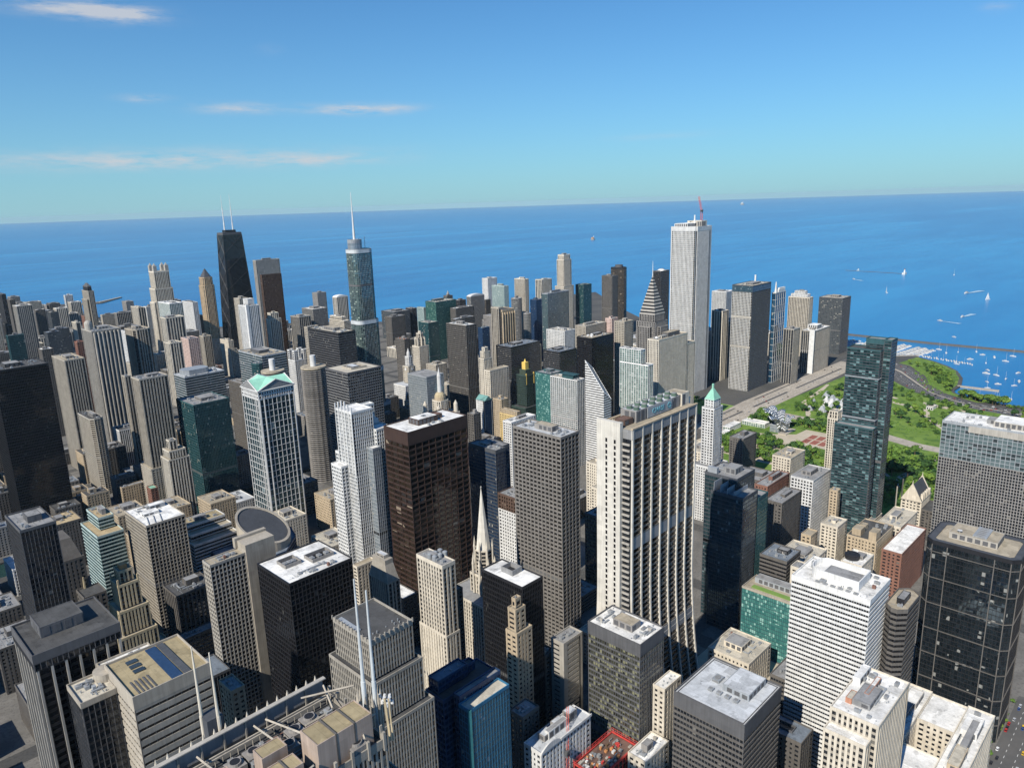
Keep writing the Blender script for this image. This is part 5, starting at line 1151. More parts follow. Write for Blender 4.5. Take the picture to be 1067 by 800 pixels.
sheet('lane_marking', marks, .044, 'line')
marks = []
for y in (650, 658, 668, 678):
    for k in range(46): marks.append([(1190+k*14.5, y), (1196+k*14.5, y), (1196+k*14.5, y+.5), (1190+k*14.5, y+.5)])
sheet('lane_marking', marks, .034, 'line')
sheet('adams_street', [[(575, 76), (700, 76), (700, 97), (575, 97)]], .16, 'road')
sheet('sidewalk', [[(575, 97.2), (700, 97.2), (700, 102), (575, 102)], [(575, 71), (700, 71), (700, 75.8), (575, 75.8)]], .28, 'paving', .15)
sheet('lane_marking', [[(580+k*8, y), (583+k*8, y), (583+k*8, y+.25), (580+k*8, y+.25)] for y in (83, 90) for k in range(14)], .164, 'line')
sheet('plaza', [[(560, 250), (612, 250), (612, 320), (560, 320)]], .16, 'path')
# breakwater, piers
def wall_run(name, label, pts, wd, z0, z1, mat, cat='breakwater'):
    m = MB()
    for i in range(len(pts)-1):
        a, b = Vector(pts[i]), Vector(pts[i+1]); d = (b-a).normalized(); q = Vector((-d.y, d.x))*wd/2; a = a-d*.0
        P = [tuple(a-q), tuple(b-q), tuple(b+q), tuple(a+q)]
        m.hexa([(*p, z0) for p in P]+[(*p, z1) for p in P])
    return tag(m.build(name, mat), label, cat)
wall_run('breakwater', 'long stone breakwater shielding the moored boats', [(2290, 900), (2250, 816), (2238, 600), (2243, 378), (2250, 100)], 8, -6, 2.0, 'dstone')
wall_run('jetty', 'thin wooden jetty reaching into the boat basin', [(1777, 410), (1781, 335)], 5, -5, 1.0, 'sand', 'jetty')
wall_run('breakwater', 'dark outer breakwater far out beside the lighthouse', [(4120, 1520), (4074, 1268), (4050, 1215)], 5, -6, -1.2, 'dstone')
wall_run('breakwater', 'sand coloured breakwater curling off the north beach', [(1110, 3920), (1200, 3925), (1345, 4057)], 14, -6, 2.5, 'sand')
wall_run('quay', 'grey concrete quay in front of the marina', [(2010, 612), (2052, 566)], 8, -5, 1.2, 'conc', 'quay')
lt = thing('lighthouse', 'white lighthouse standing far out at the end of the breakwater', 'lighthouse', 4033, 1205); lt.scale = (.8, .8, .8)
m = MB(); m.box(-16, -9, -3, 16, 9, 9); m.build('fog_house', 'white', lt); m = MB(); m.cyl(0, 0, 9.004, 26, 5, 4, 14); m.build('tower', 'white', lt); m = MB(); m.cyl(0, 0, 26.004, 31, 3, 3, 10); m.cyl(0, 0, 31, 34, 3.2, .3, 10); m.build('lantern', 'redbrick', lt)
for x, y, s, lb, mt in ((6260, 4895, 1.0, 'small orange and white water intake crib on the open lake', 'orange'), (29450, 15236, 3.6, 'pale water intake crib far out near the horizon', 'white')):
    t = thing('water_crib', lb, 'water crib', x, y); t.scale = (s, s, s)
    m = MB(); m.cyl(0, 0, -6, 12, 22, 22, 20); m.build('base', 'stone', t); m = MB(); m.cyl(-4, 0, 12.004, 24, 13, 12, 16); m.build('crib_house', mt, t); m = MB(); m.cyl(15, 0, 12.004, 38, 3, 2, 8); m.build('beacon_mast', 'white', t)

# ------------------------------------------------------------------ trees
def crown_mesh(seed, n=230, shade=0):
    rs = random.Random(seed); m = MB()
    lobes = [(rs.uniform(-.45, .45), rs.uniform(-.45, .45), rs.uniform(.3, .8), rs.uniform(.32, .55)) for _ in range(7)]+[(0, 0, .55, .6)]
    for _ in range(n):
        lx, ly, lz, lr = lobes[rs.randrange(len(lobes))]
        v = Vector((rs.gauss(0, 1), rs.gauss(0, 1), rs.gauss(0, .8))).normalized()*lr*rs.uniform(.72, 1.05)
        c = Vector((lx, ly, lz))+v*Vector((1, 1, .75)).length/1.6
        nrm = (v.normalized()+Vector((rs.uniform(-.5, .5), rs.uniform(-.5, .5), rs.uniform(0, .7)))).normalized()
        u = nrm.orthogonal().normalized(); w = nrm.cross(u); s = rs.uniform(.11, .22)
        a = rs.uniform(0, 3.14); u, w = u*math.cos(a)+w*math.sin(a), w*math.cos(a)-u*math.sin(a)
        m.quad(tuple(c-u*s-w*s*.7), tuple(c+u*s-w*s*.5), tuple(c+u*s*.8+w*s*.8), tuple(c-u*s*.9+w*s*.6), 0)
    return m
def leaf_mat(name, c1, c2):
    m, bs, nd, lk, ma, mx = _mat(name)
    g = nd('ShaderNodeNewGeometry'); rnd = nd('ShaderNodeObjectInfo').outputs['Random']
    f = ma('ADD', ma('MULTIPLY', g.outputs['Random Per Island'], .6), ma('MULTIPLY', rnd, .4))
    lk(mx(f, c1, c2), bs.inputs['Base Color']); bs.inputs['Roughness'].default_value = .75; bs.inputs['Specular IOR Level'].default_value = .25
    return m
MATS['leaf0'] = leaf_mat('leaf0', (.045, .105, .018), (.13, .22, .035)); MATS['leaf1'] = leaf_mat('leaf1', (.09, .17, .022), (.19, .28, .045)); MATS['leaf2'] = leaf_mat('leaf2', (.022, .06, .016), (.055, .12, .028))
TREES = []
for k in range(6):
    root = thing('park_tree', '', 'tree', 0, 0)
    crown_mesh(k).build('crown', 'leaf%d' % (k % 3), root)
    m = MB(); m.cyl(0, 0, -.9, .35, .06, .04, 6)
    for q in range(4): t = q*1.6+k; m.bar((0, 0, .1), (.35*math.cos(t), .35*math.sin(t), .5), .025)
    m.build('trunk', 'wood', root); TREES.append(root)
rs = random.Random(11)
used_proto = set()
def tree(x, y, s, k, label, group):
    r = TREES[k]
    if k in used_proto: r = copy_tree(TREES[k])
    used_proto.add(k)
    r.location = (x, y, s*.9); r.scale = (s, s, s*rs.uniform(.85, 1.2)); r.rotation_euler = (0, 0, rs.uniform(0, 6.28))
    r['label'] = label; r['group'] = group; r['category'] = 'tree'
def scatter(n, regions, sz, kk, label, group):
    k = 0; tries = 0
    while k < n and tries < n*60:
        tries += 1
        P = rs.choice(regions); xs = [p[0] for p in P]; ys = [p[1] for p in P]
        x, y = rs.uniform(min(xs), max(xs)), rs.uniform(min(ys), max(ys))
        if not inside(x, y, P): continue
        tree(x, y, rs.uniform(*sz), rs.choice(kk), label, group); k += 1
scatter(74, [[(1085, 500), (1160, 500), (1200, 540), (1190, 600), (1100, 610)], [(1090, 455), (1180, 455), (1180, 500), (1090, 500)]], (5.5, 8.5), (0, 2), 'round crowned tree in the grove between the columned block and the bandshell', 'trees of the grove by the bandshell')
scatter(46, [[(1286, 560), (1325, 600), (1330, 628), (1270, 632)], [(1290, 470), (1322, 470), (1334, 560), (1300, 560)]], (5.5, 8), (2, 0), 'dark clipped tree of the hedge row behind the bandshell', 'trees of the hedge row behind the bandshell')
scatter(84, [[(1380, 330), (1580, 330), (1580, 600), (1385, 600)], [(1500, 500), (1680, 520), (1740, 560), (1520, 620)], [(1340, 130), (1580, 130), (1590, 320), (1340, 320)]], (5, 9), (0, 1, 2), 'small tree on the open lawns beyond the pale avenue', 'trees on the park lawns')
scatter(46, [[(1700, 400), (1780, 420), (1900, 450), (1960, 500), (1940, 560), (1860, 490), (1760, 450)], [(1645, 300), (1668, 290), (1690, 376), (1670, 380)]], (5.5, 9), (0, 1), 'tree on the green point between the lakeside road and the boats', 'trees on the green point')
scatter(46, [[(1020, 300), (1110, 250), (1250, 270), (1285, 400), (1180, 450), (1060, 430)]], (7, 11), (0, 2, 1), 'full tree in the garden just behind the dark green tower', 'trees in the garden behind the dark green tower')
scatter(10, [[(1780, 612), (1830, 600), (1850, 632), (1790, 634)]], (7, 10), (1, 0), 'tree at the far end of the broad avenue', 'trees at the end of the avenue')
scatter(14, [[(586, 262), (600, 268), (606, 312), (596, 316)]], (2.2, 3.2), (1,), 'young bright green tree on the small plaza', 'trees on the small plaza')
scatter(12, [[(585, 97.5), (690, 97.5), (690, 101.5), (585, 101.5)]], (1.8, 2.6), (0, 1), 'street tree along the kerb of the street with cars', 'street trees by the car street')
scatter(14, [[(1270, 700), (1350, 700), (1350, 820), (1270, 820)]], (4, 6), (0, 1), 'tree in the small lawn behind the white marble tower', 'trees behind the marble tower')
for k_, r_ in enumerate(TREES):
    if k_ not in used_proto: tree(1560+k_*9, 590, 5, k_, 'small tree on the open lawns beyond the pale avenue', 'trees on the park lawns')
sheet('small_lawn', [[(1262, 690), (1356, 690), (1356, 860), (1262, 860)]], .02, 'lawn_pale')
# canopy masses that read as one: the grove, the hedge row, the thickets along the lakeside road
m = MB(); protos = [crown_mesh(k+20, 90) for k in range(3)]
for P, n, sz in (([(1085, 500), (1160, 500), (1210, 540), (1200, 615), (1100, 620)], 70, (5, 8)), ([(1286, 560), (1325, 600), (1330, 632), (1265, 632)], 30, (5, 7)), ([(1292, 470), (1326, 470), (1338, 560), (1300, 560)], 36, (5, 7)), ([(1380, 480), (1440, 430), (1560, 500), (1540, 620), (1390, 610)], 60, (4, 7)), ([(1560, 360), (1600, 330), (1690, 500), (1740, 560), (1640, 600)], 60, (4, 7)), ([(1380, 300), (1560, 260), (1580, 360), (1420, 400)], 60, (4, 7)), ([(1030, 290), (1110, 250), (1250, 270), (1280, 380), (1160, 440)], 60, (6, 10)), ([(1700, 405), (1780, 420), (1900, 455), (1940, 520), (1860, 490)], 50, (4, 7)), ([(1070, 450), (1190, 450), (1195, 470), (1075, 470)], 26, (4, 6)), ([(1640, 262), (1655, 262), (1690, 380), (1676, 380)], 24, (4, 6))):
    k = 0; n = int(n*1.6)
    while k < n:
        x, y = rs.uniform(min(p[0] for p in P), max(p[0] for p in P)), rs.uniform(min(p[1] for p in P), max(p[1] for p in P))
        if not inside(x, y, P): continue
        k += 1; s = rs.uniform(*sz); q = protos[k % 3]; o_ = len(m.v); a = rs.uniform(0, 6.28); c_, s_ = math.cos(a)*s, math.sin(a)*s
        m.v += [(x+v[0]*c_-v[1]*s_, y+v[0]*s_+v[1]*c_, v[2]*s+.2) for v in q.v]; m.f += [tuple(i+o_ for i in f) for f in q.f]; m.m += [k % 3]*len(q.f)
kind(m.build('tree_canopy', ['leaf0', 'leaf2', 'leaf1']), 'stuff')
sheet('rail_cut', [[(1240, 664), (1330, 664), (1330, 669), (1240, 669)], [(1370, 662), (1520, 660), (1520, 666), (1370, 668)], [(1560, 660), (1800, 656), (1800, 661), (1560, 665)], [(1200, 684), (1340, 686), (1340, 690), (1200, 688)], [(1420, 686), (1640, 684), (1640, 688), (1420, 690)]], .036, 'road')
# shrubs that nobody could count
m = MB()
for k in range(2600):
    P = rs.choice([(1375, 120, 1590, 620), (1375, 120, 1590, 620), (1690, 400, 1960, 560), (1020, 240, 1290, 450), (1640, 120, 1660, 260)])
    x, y = rs.uniform(P[0], P[2]), rs.uniform(P[1], P[3]); s = rs.uniform(1, 2.6)
    if P[0] == 1690 and not (inside(x, y, SOUTH) and y > 400+(x-1690)*.16 and y < 455+(x-1690)*.38): continue
    if rs.random() < .5 and (int(x/37)+int(y/41)) % 3 == 0: continue
    a = rs.uniform(0, 3.1); c_, s_ = math.cos(a)*s, math.sin(a)*s
    m.loft([[(x+c_, y+s_, .05), (x-s_, y+c_, .05), (x-c_, y-s_, .05), (x+s_, y-c_, .05)], [(x+c_*.6, y+s_*.6, s*.9), (x-s_*.7, y+c_*.7, s*.8), (x-c_*.6, y-s_*.6, s), (x+s_*.6, y-c_*.6, s*.7)]])
kind(m.build('shrubbery', 'leaf0'), 'stuff')

# ------------------------------------------------------------------ park buildings
WALLS['seatred'] = (.33, .085, .065)
MATS['polished'] = wall_mat('polished', (.50, .52, .54), .42, .05, .05, .85)
t = thing('concert_pavilion', 'bandshell of curling brushed steel ribbons facing the red seats', 'pavilion', 1256, 552)
def ribbon(a0, a1, r0, r1, z0, z1, lean):
    m = MB(); n = 10; rows = []
    for i in range(n+1):
        a = R(a0+(a1-a0)*i/n); row = []
        for j in range(7):
            q = j/6; r = r0+(r1-r0)*q+lean*math.sin(q*2.6); z = z0+(z1-z0)*math.sin(q*1.7)
            row.append((r*math.cos(a), r*math.sin(a), z+2*math.sin(i*.9)))
        rows.append(row)
    for i in range(n):
        for j in range(6): m.quad(rows[i][j], rows[i+1][j], rows[i+1][j+1], rows[i][j+1])
    return m
for k, (a0, a1, r0, r1, z0, z1, ln) in enumerate(((20, 75, 14, 34, 6, 30, -5), (80, 130, 14, 36, 8, 34, -6), (135, 185, 14, 32, 6, 28, -5), (190, 235, 15, 30, 5, 24, -4), (-20, 15, 14, 28, 4, 22, -4), (50, 110, 22, 38, 16, 36, -4))):
    o = ribbon(a0, a1, r0, r1, z0, z1, ln).build('steel_ribbon', 'polished', t, True); sm = o.modifiers.new('thickness', 'SOLIDIFY'); sm.thickness = .5
facade(t, rect(-14, 2, 14, 18), 0, 14, 'curt_s', 2, 2, roof='r_pale')
box_part(t, 'stage_floor', -20, -14, 0, 20, -.05, 2, 'sand')
for k in range(2):
    for j in range(3):
        m = MB(); x, y = 1218+k*26, 466+j*14
        for r_ in range(5): m.box(x, y+r_*2.2, .05, x+22, y+r_*2.2+1.3, .6)
        tag(m.build('seating_rows', 'seatred'), 'block of red seats on the paved court before the bandshell', 'seating', 'red seat blocks before the bandshell')
for k, (x, y, a, b, h) in enumerate(((1215, 628, 40, 14, 9), (1262, 606, 20, 44, 8), (1180, 622, 22, 12, 6))):
    facade(thing('pavilion', ('long white roofed pavilion beside the avenue', 'narrow white canopy hall by the tree grove', 'small white kiosk block at the park corner')[k], 'pavilion', x, y), rect(-a/2, -b/2, a/2, b/2), 0, h, 'frame_w', k, 1.5, roof='r_white')
rs2 = random.Random(5)
for k in range(16):
    x, y = rs2.uniform(1415, 1530), rs2.uniform(512, 588)
    m = MB(); b = (0, 0); 
    pts = [(rs2.uniform(7, 12)*math.cos(q*1.2566), rs2.uniform(7, 12)*math.sin(q*1.2566)) for q in range(5)]
    m.loft([[(a, c, 0) for a, c in pts], [(a*.75+1, c*.7, rs2.uniform(3, 6)) for a, c in pts], [(a*.3+2, c*.25, rs2.uniform(8, 13)) for a, c in pts]])
    o = m.build('climbing_rock', 'steel' if k % 3 else 'marble'); o.location = (x, y, .02); tag(o, 'jagged pale climbing rock on the playground beyond the avenue', 'climbing rock', 'climbing rocks of the playground')
for x, y, w, l, h, lb in ((1560, 400, 24, 12, 6, 'little white hut on the far lawns'), (1410, 240, 30, 14, 8, 'low pale park building among far lawns')): facade(thing('park_pavilion', lb, 'pavilion', x, y), rect(-w/2, -l/2, w/2, l/2), 0, h, 'punch_w', 1, 1, roof='r_cream')

# ------------------------------------------------------------------ cars
def car_mesh(paint):
    m = MB()
    m.loft([[(x, y, z) for x, y in rect(-a, -b, a, b, .3)] for a, b, z in ((2.2, .85, .35), (2.3, .92, .7), (2.2, .88, .95))], 0, True)
    m.loft([[(x-.2, y, z) for x, y in rect(-a, -b, a, b, .2)] for a, b, z in ((1.5, .84, .95), (1.0, .68, 1.45))], 1, False, False); m.poly([(x-.2, y, 1.451) for x, y in rect(-1.0, -.68, 1.0, .68, .2)], 0)
    for sx in (-1.4, 1.4):
        for sy in (-.8, .8): m.loft([[(sx+.34*math.cos(t), sy+d, .34+.34*math.sin(t)) for t in [i*.785 for i in range(8)]] for d in (-.12, .12)], 2, True)
    return m.build('parked_car', [paint, 'gblack', 'black'])
WALLS.update(carwhite=(.75, .75, .75), carsilver=(.42, .43, .45), carred=(.42, .03, .03), carblue=(.04, .08, .22), cardark=(.03, .03, .035), caryellow=(.7, .45, .03))
CARS = {c: None for c in ('white', 'silver', 'red', 'blue', 'dark', 'yellow')}
def car(x, y, a, label, group, name='car', paint=None):
    c = paint or rs.choice(['white', 'white', 'silver', 'silver', 'dark', 'dark', 'red', 'blue', 'yellow'] if 'street' in group else ['white', 'white', 'silver', 'silver', 'dark', 'dark', 'blue', 'red'])
    if CARS[c] is None: o = CARS[c] = car_mesh('car'+c)
    else: o = CARS[c].copy(); sc.collection.objects.link(o)
    o.name = name; o.location = (x, y, .05); o.rotation_euler = (0, 0, a); tag(o, c+' car '+label, 'car', group)
for t, n, z in ((.06, 14, 0), (.175, 16, 0), (.285, 14, 0), (.40, 12, 0), (.60, 14, 0), (.705, 16, 0), (.82, 16, 0), (.93, 12, 0)):
    L = lane(t)
    for k in range(n):
        i = rs.randrange(len(L)-2); q = rs.random(); p = lerp(L[i], L[i+1], q)
        car(p[0], p[1], math.atan2(L[i+1][1]-L[i][1], L[i+1][0]-L[i][0]), 'in traffic on the curving lakeside road', 'cars on the lakeside road')
for k in range(26):
    car(rs.uniform(1200, 1840), rs.choice((645, 654, 663, 673, 682)), 0, 'on the broad pale avenue along the park', 'cars on the broad avenue')
for k in range(22):
    car(580+rs.uniform(0, 110), rs.choice((78.2, 80.5, 86.5, 93.5, 95.4)), 0, 'on the street beside the dark banded tower', 'cars on the street by the dark tower')
for o in sc.objects:
    if o.get('group') == 'cars on the street by the dark tower': o.location.z = .17
# ------------------------------------------------------------------ boats
def hull(L, W_, H):
    m = MB(); st = [(-.5, .8), (-.2, 1), (.15, .95), (.36, .6), (.5, .05)]
    m.loft([[(x*L, -w*W_/2*k, z) for x, w in st]+[(x*L, w*W_/2*k, z) for x, w in reversed(st)] for z, k in ((-.4, .6), (H*.5, .95), (H, 1))], 0, True)
    return m
def motor_boat():
    r = thing('motor_boat', '', 'boat', 0, 0); hull(11, 3.6, 1.5).build('hull', 'white', r)
    m = MB(); m.loft([[(x-.8, y, z) for x, y in rect(-a, -b, a, b, .5)] for a, b, z in ((2.6, 1.3, 1.5), (2.0, 1.1, 3.0))]); m.build('cabin', 'white', r)
    m = MB(); m.loft([[(x-.8, y, z) for x, y in rect(-a, -b, a, b, .5)] for a, b, z in ((2.5, 1.28, 2.0), (2.3, 1.2, 2.6))], 0, False, False); m.build('cabin_window', 'gblack', r); return r
def sail_boat(sail):
    r = thing('sailing_boat', '', 'boat', 0, 0); hull(10, 3.0, 1.2).build('hull', 'white', r)
    m = MB(); m.cyl(.6, 0, 1.2, 15, .16, .1, 6); m.bar((.6, 0, 2.4), (-3.6, 0, 2.4), .14); m.build('mast', 'marble', r)
    m = MB(); m.box(-2, -.8, 1.2, 1.5, .8, 1.8); m.build('cabin', 'white', r)
    if sail:
        m = MB(); m.loft([[(.5, -.05, 2.7), (.5, .05, 2.7), (-3.5, .3, 2.7), (-3.5, .2, 2.7)], [(.5, -.03, 14.5), (.5, .03, 14.5), (.3, .05, 14.5), (.3, 0, 14.5)]]); m.build('main_sail', 'white', r)
        m = MB(); m.loft([[(.9, -.05, 2), (4.6, -.05, 1.6), (4.6, .05, 1.6), (.9, .05, 2)], [(.75, -.02, 13), (.85, -.02, 13), (.85, .02, 13), (.75, .02, 13)]]); m.build('jib_sail', 'white', r)
    return r
MATS['foam'] = ground_mat('foam', (.16, .34, .50), (.55, .65, .70), .12)
PB = dict(motor=motor_boat(), sail=sail_boat(False), sailing=sail_boat(True)); firstb = set()
def boat(k, x, y, s, a, label, group=None):
    r = PB[k]
    if k in firstb: r = copy_tree(PB[k])
    if group is None and k == 'motor':
        w_ = MB(); w_.poly([(-5, -1.6, .32), (-5, 1.6, .32), (-46, 5, .31), (-46, -5, .31)]); w_.build('wake', 'foam', r)
    firstb.add(k); r.location = (x, y, -2.5); r.scale = (s, s, s); r.rotation_euler = (0, 0, a); r['label'] = label
    if group: r['group'] = group
    elif 'group' in r: del r['group']
for x, y, k in ((2376, 568, 0), (2168, 550, 1), (2133, 524, 1), (2162, 504, 1), (2082, 458, 0), (2157, 449, 0), (2178, 388, 1), (2105, 389, 1), (1978, 398, 0), (1941, 393, 0), (1934, 372, 1), (1857, 373, 1), (1907, 349, 1), (1848, 351, 0), (1853, 323, 1), (1894, 322, 0), (1984, 341, 0), (2010, 470, 1), (2060, 420, 1), (2190, 470, 1), (2140, 420, 0), (1960, 300, 1), (2090, 330, 1), (2030, 310, 0), (1800, 360, 1), (2200, 330, 0), (2120, 300, 1), (1870, 290, 1)):
    boat('motor' if k == 0 else 'sail', x, y, rs.uniform(1.0, 1.5), rs.uniform(0, 6.28), ('white motor boat' if k == 0 else 'bare masted sailing boat')+' at a mooring in the open basin', 'boats at moorings in the basin')
for (x, y, k, s, a, lb) in ((3279, 1042, 'sailing', 1.9, .6, 'white sailing boat under full sail, alone in mid lake'), (3246, 676, 'sailing', 1.8, 2.4, 'white sailing boat with raised sails beyond the harbour wall'), (3397, 783, 'motor', 2.6, 2.9, 'large white tour boat trailing a wake'), (2763, 642, 'motor', 1.9, 3.0, 'white motor boat just outside the harbour wall'), (2650, 677, 'motor', 1.5, 1.2, 'tiny white motor boat next to a larger one outside the wall'), (4094, 1001, 'sailing', 2.0, .2, 'small pale sailing boat far out near the lighthouse'), (3716, 1332, 'motor', 1.6, .9, 'tiny boat between the outer breakwater and the towers'), (4194, 1482, 'motor', 1.8, .3, 'faint white boat close to the outer breakwater')): boat(k, x, y, s, a, lb)
DOCK = [((2150, 783), (2178, 759)), ((2105, 765), (2150, 740)), ((2060, 742), (2110, 725)), ((2100, 712), (2185, 722)), ((2100, 668), (2160, 650)), ((2060, 640), (2182, 631)), ((2040, 608), (2168, 590)), ((2052, 578), (2150, 566))]
for i, (a, b) in enumerate(DOCK):
    wall_run('dock', 'floating dock of the marina lined with white boats', [a, b], 2.5, -3.5, -1.9, 'conc', 'dock')['group'] = 'marina docks'
    n = int((Vector(b)-Vector(a)).length/7)
    for k in range(n):
        p = lerp(a, b, (k+.5)/n)
        for s in (-1, 1):
            if rs.random() < .88: boat('motor', p[0]+s*1.2, p[1]+s*8.5, rs.uniform(.9, 1.25), 1.57*s+rs.uniform(-.08, .08), 'white motor boat berthed at the marina docks', 'boats berthed at the marina')
for L_, lb, gp in (([(2045, 556), (2038, 519), (2028, 476), (2013, 434)], 'white boat on the mooring line off the green point', 'boats off the green point'), ([(1722, 384), (1715, 352), (1712, 326), (1720, 300)], 'white boat tied side by side along the road shore', 'boats along the road shore')):
    for i in range(3):
        for k in range(7):
            p = lerp(L_[i], L_[i+1], k/7); boat('motor' if rs.random() < .7 else 'sail', p[0]+rs.uniform(4, 14), p[1], rs.uniform(.8, 1.2), .3+rs.uniform(-.3, .3), lb, gp)

# ------------------------------------------------------------------ building site and cranes
def lattice(m, a, b, r, n, mat=0):
    a, b = Vector(a), Vector(b); d = (b-a).normalized(); u = d.orthogonal().normalized()*r; w = d.cross(u)
    C = [u+w, w-u, -u-w, u-w]
    for c in C: m.bar(tuple(a+c), tuple(b+c), r*.16, mat)
    for k in range(n):
        p, q = a+(b-a)*k/n, a+(b-a)*(k+1)/n
        for i in range(4): m.bar(tuple(p+C[i]), tuple(q+C[(i+1) % 4]), r*.1, mat)
def crane(x, y, z0, z1, jib, label, s=1.0):
    t = thing('tower_crane', label, 'crane', x, y, z0)
    m = MB(); lattice(m, (0, 0, 0), (0, 0, z1-z0), 1.2*s, int((z1-z0)/4)+1); m.build('mast', 'craneR', t)
    m = MB(); lattice(m, (0, 0, z1-z0+1), jib, .9*s, 14); m.build('jib', 'craneR', t)
    m = MB(); d = Vector(jib); d.z = 0; d.normalize(); m.box(-2*s, -1.5*s, z1-z0-1, 2*s, 1.5*s, z1-z0+3); m.bar((0, 0, z1-z0+1), tuple(Vector((0, 0, z1-z0+3))-d*9*s), 1.0*s); m.build('cab', 'dgrey', t)
WALLS['craneR'] = (.55, .10, .07)
t = thing('construction_site', 'open building site of red scaffolding, pallets and rebar on a half built deck', 'building site', 366, 265)
facade(t, rect(-19, -9, 21, 11), 0, 58, 'core2', 1, 1, roof='r_brown')
rs3 = random.Random(8)
for k in range(80):
    x, y = rs3.uniform(-18, 17), rs3.uniform(-8, 8); a, b = rs3.uniform(.5, 3), rs3.uniform(.4, 2.0); box_part(t, 'material_pallet', x, y, 56.95, x+a, y+b, 57.2+rs3.uniform(.3, 1.8), rs3.choice(['steel', 'conc', 'red', 'wood', 'white', 'orange', 'grey']))
m = MB()
for k in range(13):
    x = -19+k*3.3; m.bar((x, -9.6, 40), (x, -9.6, 60), .13); m.bar((x, 11.6, 40), (x, 11.6, 60), .13)
for k in range(7):
    y = -9+k*3.2; m.bar((-19.6, y, 40), (-19.6, y, 60), .13); m.bar((21.6, y, 40), (21.6, y, 60), .13)
for z in (58.3, 60): m.bar((-19.6, -9.6, z), (21.6, -9.6, z), .13); m.bar((-19.6, 11.6, z), (21.6, 11.6, z), .13); m.bar((-19.6, -9.6, z), (-19.6, 11.6, z), .13); m.bar((21.6, -9.6, z), (21.6, 11.6, z), .13)
m.build('scaffold_frame', 'red', t)
crane(343, 278, 0, 66, (9, 7, 92), 'red luffing crane arm leaning over the building site', .7)

# ------------------------------------------------------------------ the measured buildings, in metres: x, y, width, depth, height
B('office_tower', 'black steel box tower with a white roof and two sunken machine wells', 'skyscraper', 262.4, 461.6, 52, 46.5, 152, 'curt_k', roof='r_white', top='wells')
B('office_tower', 'concrete grid slab tower whose end wall is blank beige stone', 'skyscraper', 239, 536, 28, 13, 150, 'grid_c', roof='r_tan', spec='slab')
B('office_tower', 'grey glass tower with yellowish blinds under a cluttered white roof', 'skyscraper', 391.7, 257.3, 27.5, 42.5, 129, 'curt_y', roof='r_white', tb=9, top='ph1')
B('office_tower', 'dark office block with broad bands of windows and a big pale blue grey roof', 'office block', 389, 183.6, 48, 47, 110, 'band_d', roof='r_pale', tb=10, top='ph2', bandmat='dgrey')
B('office_tower', 'cream stone tower with a terracotta edged white roof full of machines', 'skyscraper', 411.1, 119.6, 50, 25.5, 130, 'rib_c', roof='r_white', spec='creamright')
B('office_tower', 'white tower striped by rows of dark windows with a curved white screen on top', 'skyscraper', 502.5, 157, 37.5, 52, 150, 'band_w', roof='r_white', spec='striped', tb=3.5)
B('office_tower', 'low teal glass block with a grass strip on its roof edge', 'office block', 614, 252.2, 28, 47.5, 62, 'curt_t', roof='r_tan', spec='tealgrass')
B('office_tower', 'dark glass tower with pale horizontal bands and a tan roof with dish', 'skyscraper', 620.9, 97.8, 44, 60.5, 150, 'darkband', roof='r_tan', spec='darkband')
B('office_tower', 'broad grey office tower with a checkered glass upper part and white roof', 'skyscraper', 919.4, 124.7, 45, 102, 160, 'grid_f', roof='r_white', spec='checker')
B('office_tower', 'blue mirrored tower with stepped sloping roofs behind steel screens', 'skyscraper', 628, 309, 50, 48, 150, 'curt_b', roof='r_grey', spec='bluestep')
B('office_tower', 'brown columned tower with black glass beside the white striped tower', 'skyscraper', 528.9, 142.8, 35, 14, 135, 'band_k', roof='r_tan', ch=5)
B('office_tower', 'dark tower with a white roof slab and sunken central pit', 'skyscraper', 368.1, 337.8, 21, 40.5, 150, 'fin_k', roof='r_white', top='pit')
B('office_tower', 'brown weathering steel tower with a bright white roof', 'skyscraper', 445.3, 557.5, 75.5, 37.5, 198, 'daley', roof='r_white', top='daley', tb=13)
B('office_tower', 'dark tower with a grey concrete grid of square windows and pale flat roof', 'skyscraper', 484.1, 401, 24.5, 55.5, 215, 'grid_g', roof='r_pale', top='ph1')
B('office_tower', 'cream stone tower with tall grouped windows and cooling tanks on top', 'skyscraper', 352.1, 402.9, 12.5, 30, 150, 'rib_c', roof='r_grey', spec='creamtower')
B('office_tower', 'slim tan brick tower with stepped shoulders in front of the black one', 'skyscraper', 352, 327.1, 15, 12, 135, 'punch_t', roof='r_tan', tiers=[(0, 0.12, 1, 1, 0, 0.93), (0.1, 0.3, 0.75, 0.9, 0.93, 1.05), (0.25, 0.45, 0.6, 0.75, 1.05, 1.1)])
B('office_tower', 'stepped stone tower with fine vertical ribs and a flat grey green roof', 'skyscraper', 211, 285.6, 25, 32, 207, 'rib_s', roof='r_dark', spec='s181')
B('office_tower', 'navy blue office tower with box roofs in steps', 'skyscraper', 265.9, 302.8, 40, 15.5, 146, 'curt_n', roof='r_dark', spec='blue10')
B('building', 'bright blue glass tower standing before the navy one', 'skyscraper', 268.8, 284.2, 31, 9, 137, 'curt_b2', roof='r_cream', top='none', spec='bluefront')
B('building', 'white terracotta block with arched cornice beside a building site', 'building', 320.3, 279.5, 48, 14.5, 80, 'punch_w', roof='r_pale', spec='terra')
B('building', 'plain grey concrete slab with one blank wall and blue vents on the roof', 'building', 394, 323.8, 21, 12, 100, 'blank_g', roof='r_grey')
B('building', 'narrow cream brick building squeezed behind the grey blue roof', 'building', 403.9, 246.4, 20, 9, 95, 'punch_c', roof='r_white')
B('building', 'low cream building with white stepped roofs beside the red building site', 'building', 374.2, 240, 26, 14, 62, 'punch_c', roof='r_white')
